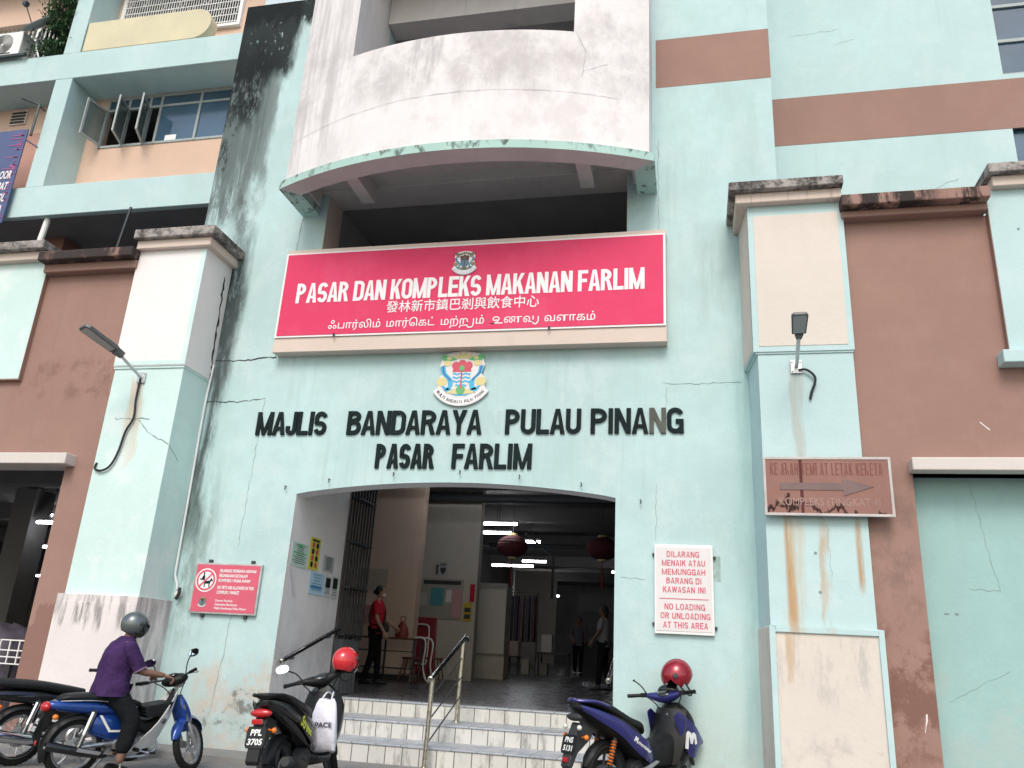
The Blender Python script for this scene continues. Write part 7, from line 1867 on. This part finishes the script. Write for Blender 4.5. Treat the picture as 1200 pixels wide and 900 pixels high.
a = MB(k=1); a.tube(spline([(.70, -.08, .79), (.80, -.06, .86), (.90, -.03, .83)], 4), .008, 6); a.tube(spline([(.70, .02, .79), (.80, .0, .86), (.90, -.02, .83)], 4), .008, 6); a.build('handle', m_bag, bg2)
a = MB(k=1); Tm = Matrix.Translation((.628, -.03, .575)) @ Matrix.Rotation(radians(-88), 4, 'Z'); a.T = Tm; a.text('SPACE', -.10, .095, -.02, .025, -.004, bold=.03); a.build('bag_lettering', mat('bag_ink', (0.03, 0.03, 0.06), .6), bg2, smooth=0)
bg2.matrix_world = on_bike(sc1, (-.04, -.13, 0))

# rider
rd = root('person', (0, 0, 0), 'person in purple polo shirt and grey helmet sitting on the blue motorcycle', 'person', local=True, k=1)
n = {'pelvis': ((.26, 0, .86), .12), 'waist': ((.27, 0, .99), .115), 'chest': ((.285, 0, 1.17), .125), 'top': ((.305, 0, 1.31), .085), 'neck': ((.335, 0, 1.385), .052), 'head': ((.37, 0, 1.44), .06)}
e = [('pelvis', 'waist'), ('waist', 'chest'), ('chest', 'top'), ('top', 'neck'), ('neck', 'head')]
limb = {'l': (((.305, .215, 1.28), .062), ((.46, .26, 1.06), .046), ((.73, .27, 1.02), .029)), 'r': (((.305, -.215, 1.28), .062), ((.44, -.27, 1.05), .046), ((.70, -.30, 1.015), .029))}
legs = {'l': (((.30, .10, .80), .098), ((.62, .22, .60), .075), ((.52, .25, .16), .042)), 'r': (((.29, -.11, .80), .098), ((.47, -.25, .56), .078), ((.38, -.28, .14), .042))}
for k_ in 'lr':
    for nm, v in zip(('sh', 'el', 'wr'), limb[k_]): n[k_ + nm] = v
    for nm, v in zip(('hip', 'knee', 'ank'), legs[k_]): n[k_ + nm] = v
    e += [('top', k_ + 'sh'), (k_ + 'sh', k_ + 'el'), (k_ + 'el', k_ + 'wr'), ('pelvis', k_ + 'hip'), (k_ + 'hip', k_ + 'knee'), (k_ + 'knee', k_ + 'ank')]
Rh = Matrix.Rotation(radians(-12), 3, 'Z') @ Matrix.Rotation(radians(24), 3, 'Y')
def rider_extra(mb):
    face(mb, (.395, -.005, 1.49), Rh)
    for s, k_ in ((1, 'l'), (-1, 'r')): hand(mb, limb[k_][2][0], (.095, s * .03, -.03), (0, 0, 1), -s, 0.95)
skin_mesh('body', n, e, [m_skin, m_hair, m_darkred], rd, extra=rider_extra)
g_ = lambda v, d: (v[0], tuple(q + d for q in v[1]) if isinstance(v[1], tuple) else v[1] + d)
sh_ = {k_ + 'slv': (tuple(Vector(n[k_ + 'sh'][0]).lerp(Vector(n[k_ + 'el'][0]), .90)), .062) for k_ in 'lr'}
mb = MB(k=1)
torso(mb, [(.79, .25, .185, .24), (.86, .255, .18, .236), (.96, .262, .165, .218), (1.08, .272, .165, .215), (1.20, .285, .16, .228), (1.30, .303, .128, .205), (1.365, .318, .09, .125), (1.405, .338, .068, .075)])
for k_ in 'lr': sleeve(mb, n[k_ + 'sh'][0], n[k_ + 'el'][0], .90, .078, .070)
mb.build('shirt', m_purple, rd, smooth=70)
tr_ = {k_: g_(n[k_], .02) for k_ in ('pelvis', 'lhip', 'rhip', 'lknee', 'rknee', 'lank', 'rank')}
tr_['pelvis'] = ((.27, 0, .85), .135)
for k_ in 'lr': tr_[k_ + 'hip'] = (n[k_ + 'hip'][0], .105); tr_[k_ + 'ank'] = (n[k_ + 'ank'][0][:2] + (.22,), .078); tr_[k_ + 'knee'] = (n[k_ + 'knee'][0], .105)
skin_mesh('trousers', tr_, [('pelvis', 'lhip'), ('lhip', 'lknee'), ('lknee', 'lank'), ('pelvis', 'rhip'), ('rhip', 'rknee'), ('rknee', 'rank')], m_trouser, rd)
for k_ in 'lr':
    mb = MB(k=1); p = n[k_ + 'ank'][0]; shoe(mb, (p[0], p[1], .09), (1, 0)); mb.build('shoe', m_hair, rd)
    mb = MB(k=1); c0 = Vector(sh_[k_ + 'slv'][0]); d = (Vector(n[k_ + 'el'][0]) - Vector(n[k_ + 'sh'][0])).normalized(); mb.lathe([(.068, -.004), (.073, 0), (.073, .012), (.066, .014)], c0 + d * .0, d, 20); mb.build('sleeve_trim', mat('sleeve_trim_' + k_, (.22, .15, .24), .8), rd)
rd.matrix_world = on_bike(bike1, (0, 0, 0))
h1 = helmet('shiny grey open face helmet worn by the person in purple', m_silver, on_bike(bike1, (.39, -.005, 1.525), 0, 22, -12, 1.05))

# left doorway clutter
cr = root('wire_crate', (-8.37, 9.2, 0.06), 'white wire crate standing in the dark doorway of the left annex', 'crate')
a = MB()
for z in (0.72, 0.80, 0.88, 1.0): a.box(-8.56, -8.1, 9.15, 9.165, z, z + .014)
for x in (-8.56, -8.42, -8.28, -8.12): a.box(x, x + .014, 9.149, 9.166, 0.72, 1.0)
for z in (0.72, 1.0): a.box(-8.56, -8.1, 9.45, 9.465, z, z + .014); a.box(-8.57, -8.556, 9.15, 9.465, z, z + .014); a.box(-8.1, -8.086, 9.15, 9.465, z, z + .014)
a.build('wire_basket', m_cream_pl, cr, smooth=0)
for x in (-8.5, -8.15):
    a = MB(); a.box(x, x + .03, 9.3, 9.33, 0.06, 0.72); a.build('leg', m_dark, cr, smooth=0)
um = root('folded_tarp', (-8.95, 9.5, 0.06), 'purple grey tarp thrown over goods in the dark doorway', 'tarp')
a = MB(); rr_ = []
for z, f in ((0.06, 1.15), (0.7, 1.05), (1.0, .9), (1.14, .6), (1.2, .25)):
    rr_.append([(-8.95 + .52 * f * cos(q) * (1 + .05 * sin(7 * q)), 9.55 + .35 * f * sin(q) * (1 + .06 * sin(5 * q)), z + .03 * sin(3 * q)) for q in [2 * pi * i / 32 for i in range(32)]])
a.rings(rr_); a.build('tarp_sheet', mat('tarp', (.07, .055, .08), .7, var=.2, bump=.4, bscale=8), um, smooth=60)
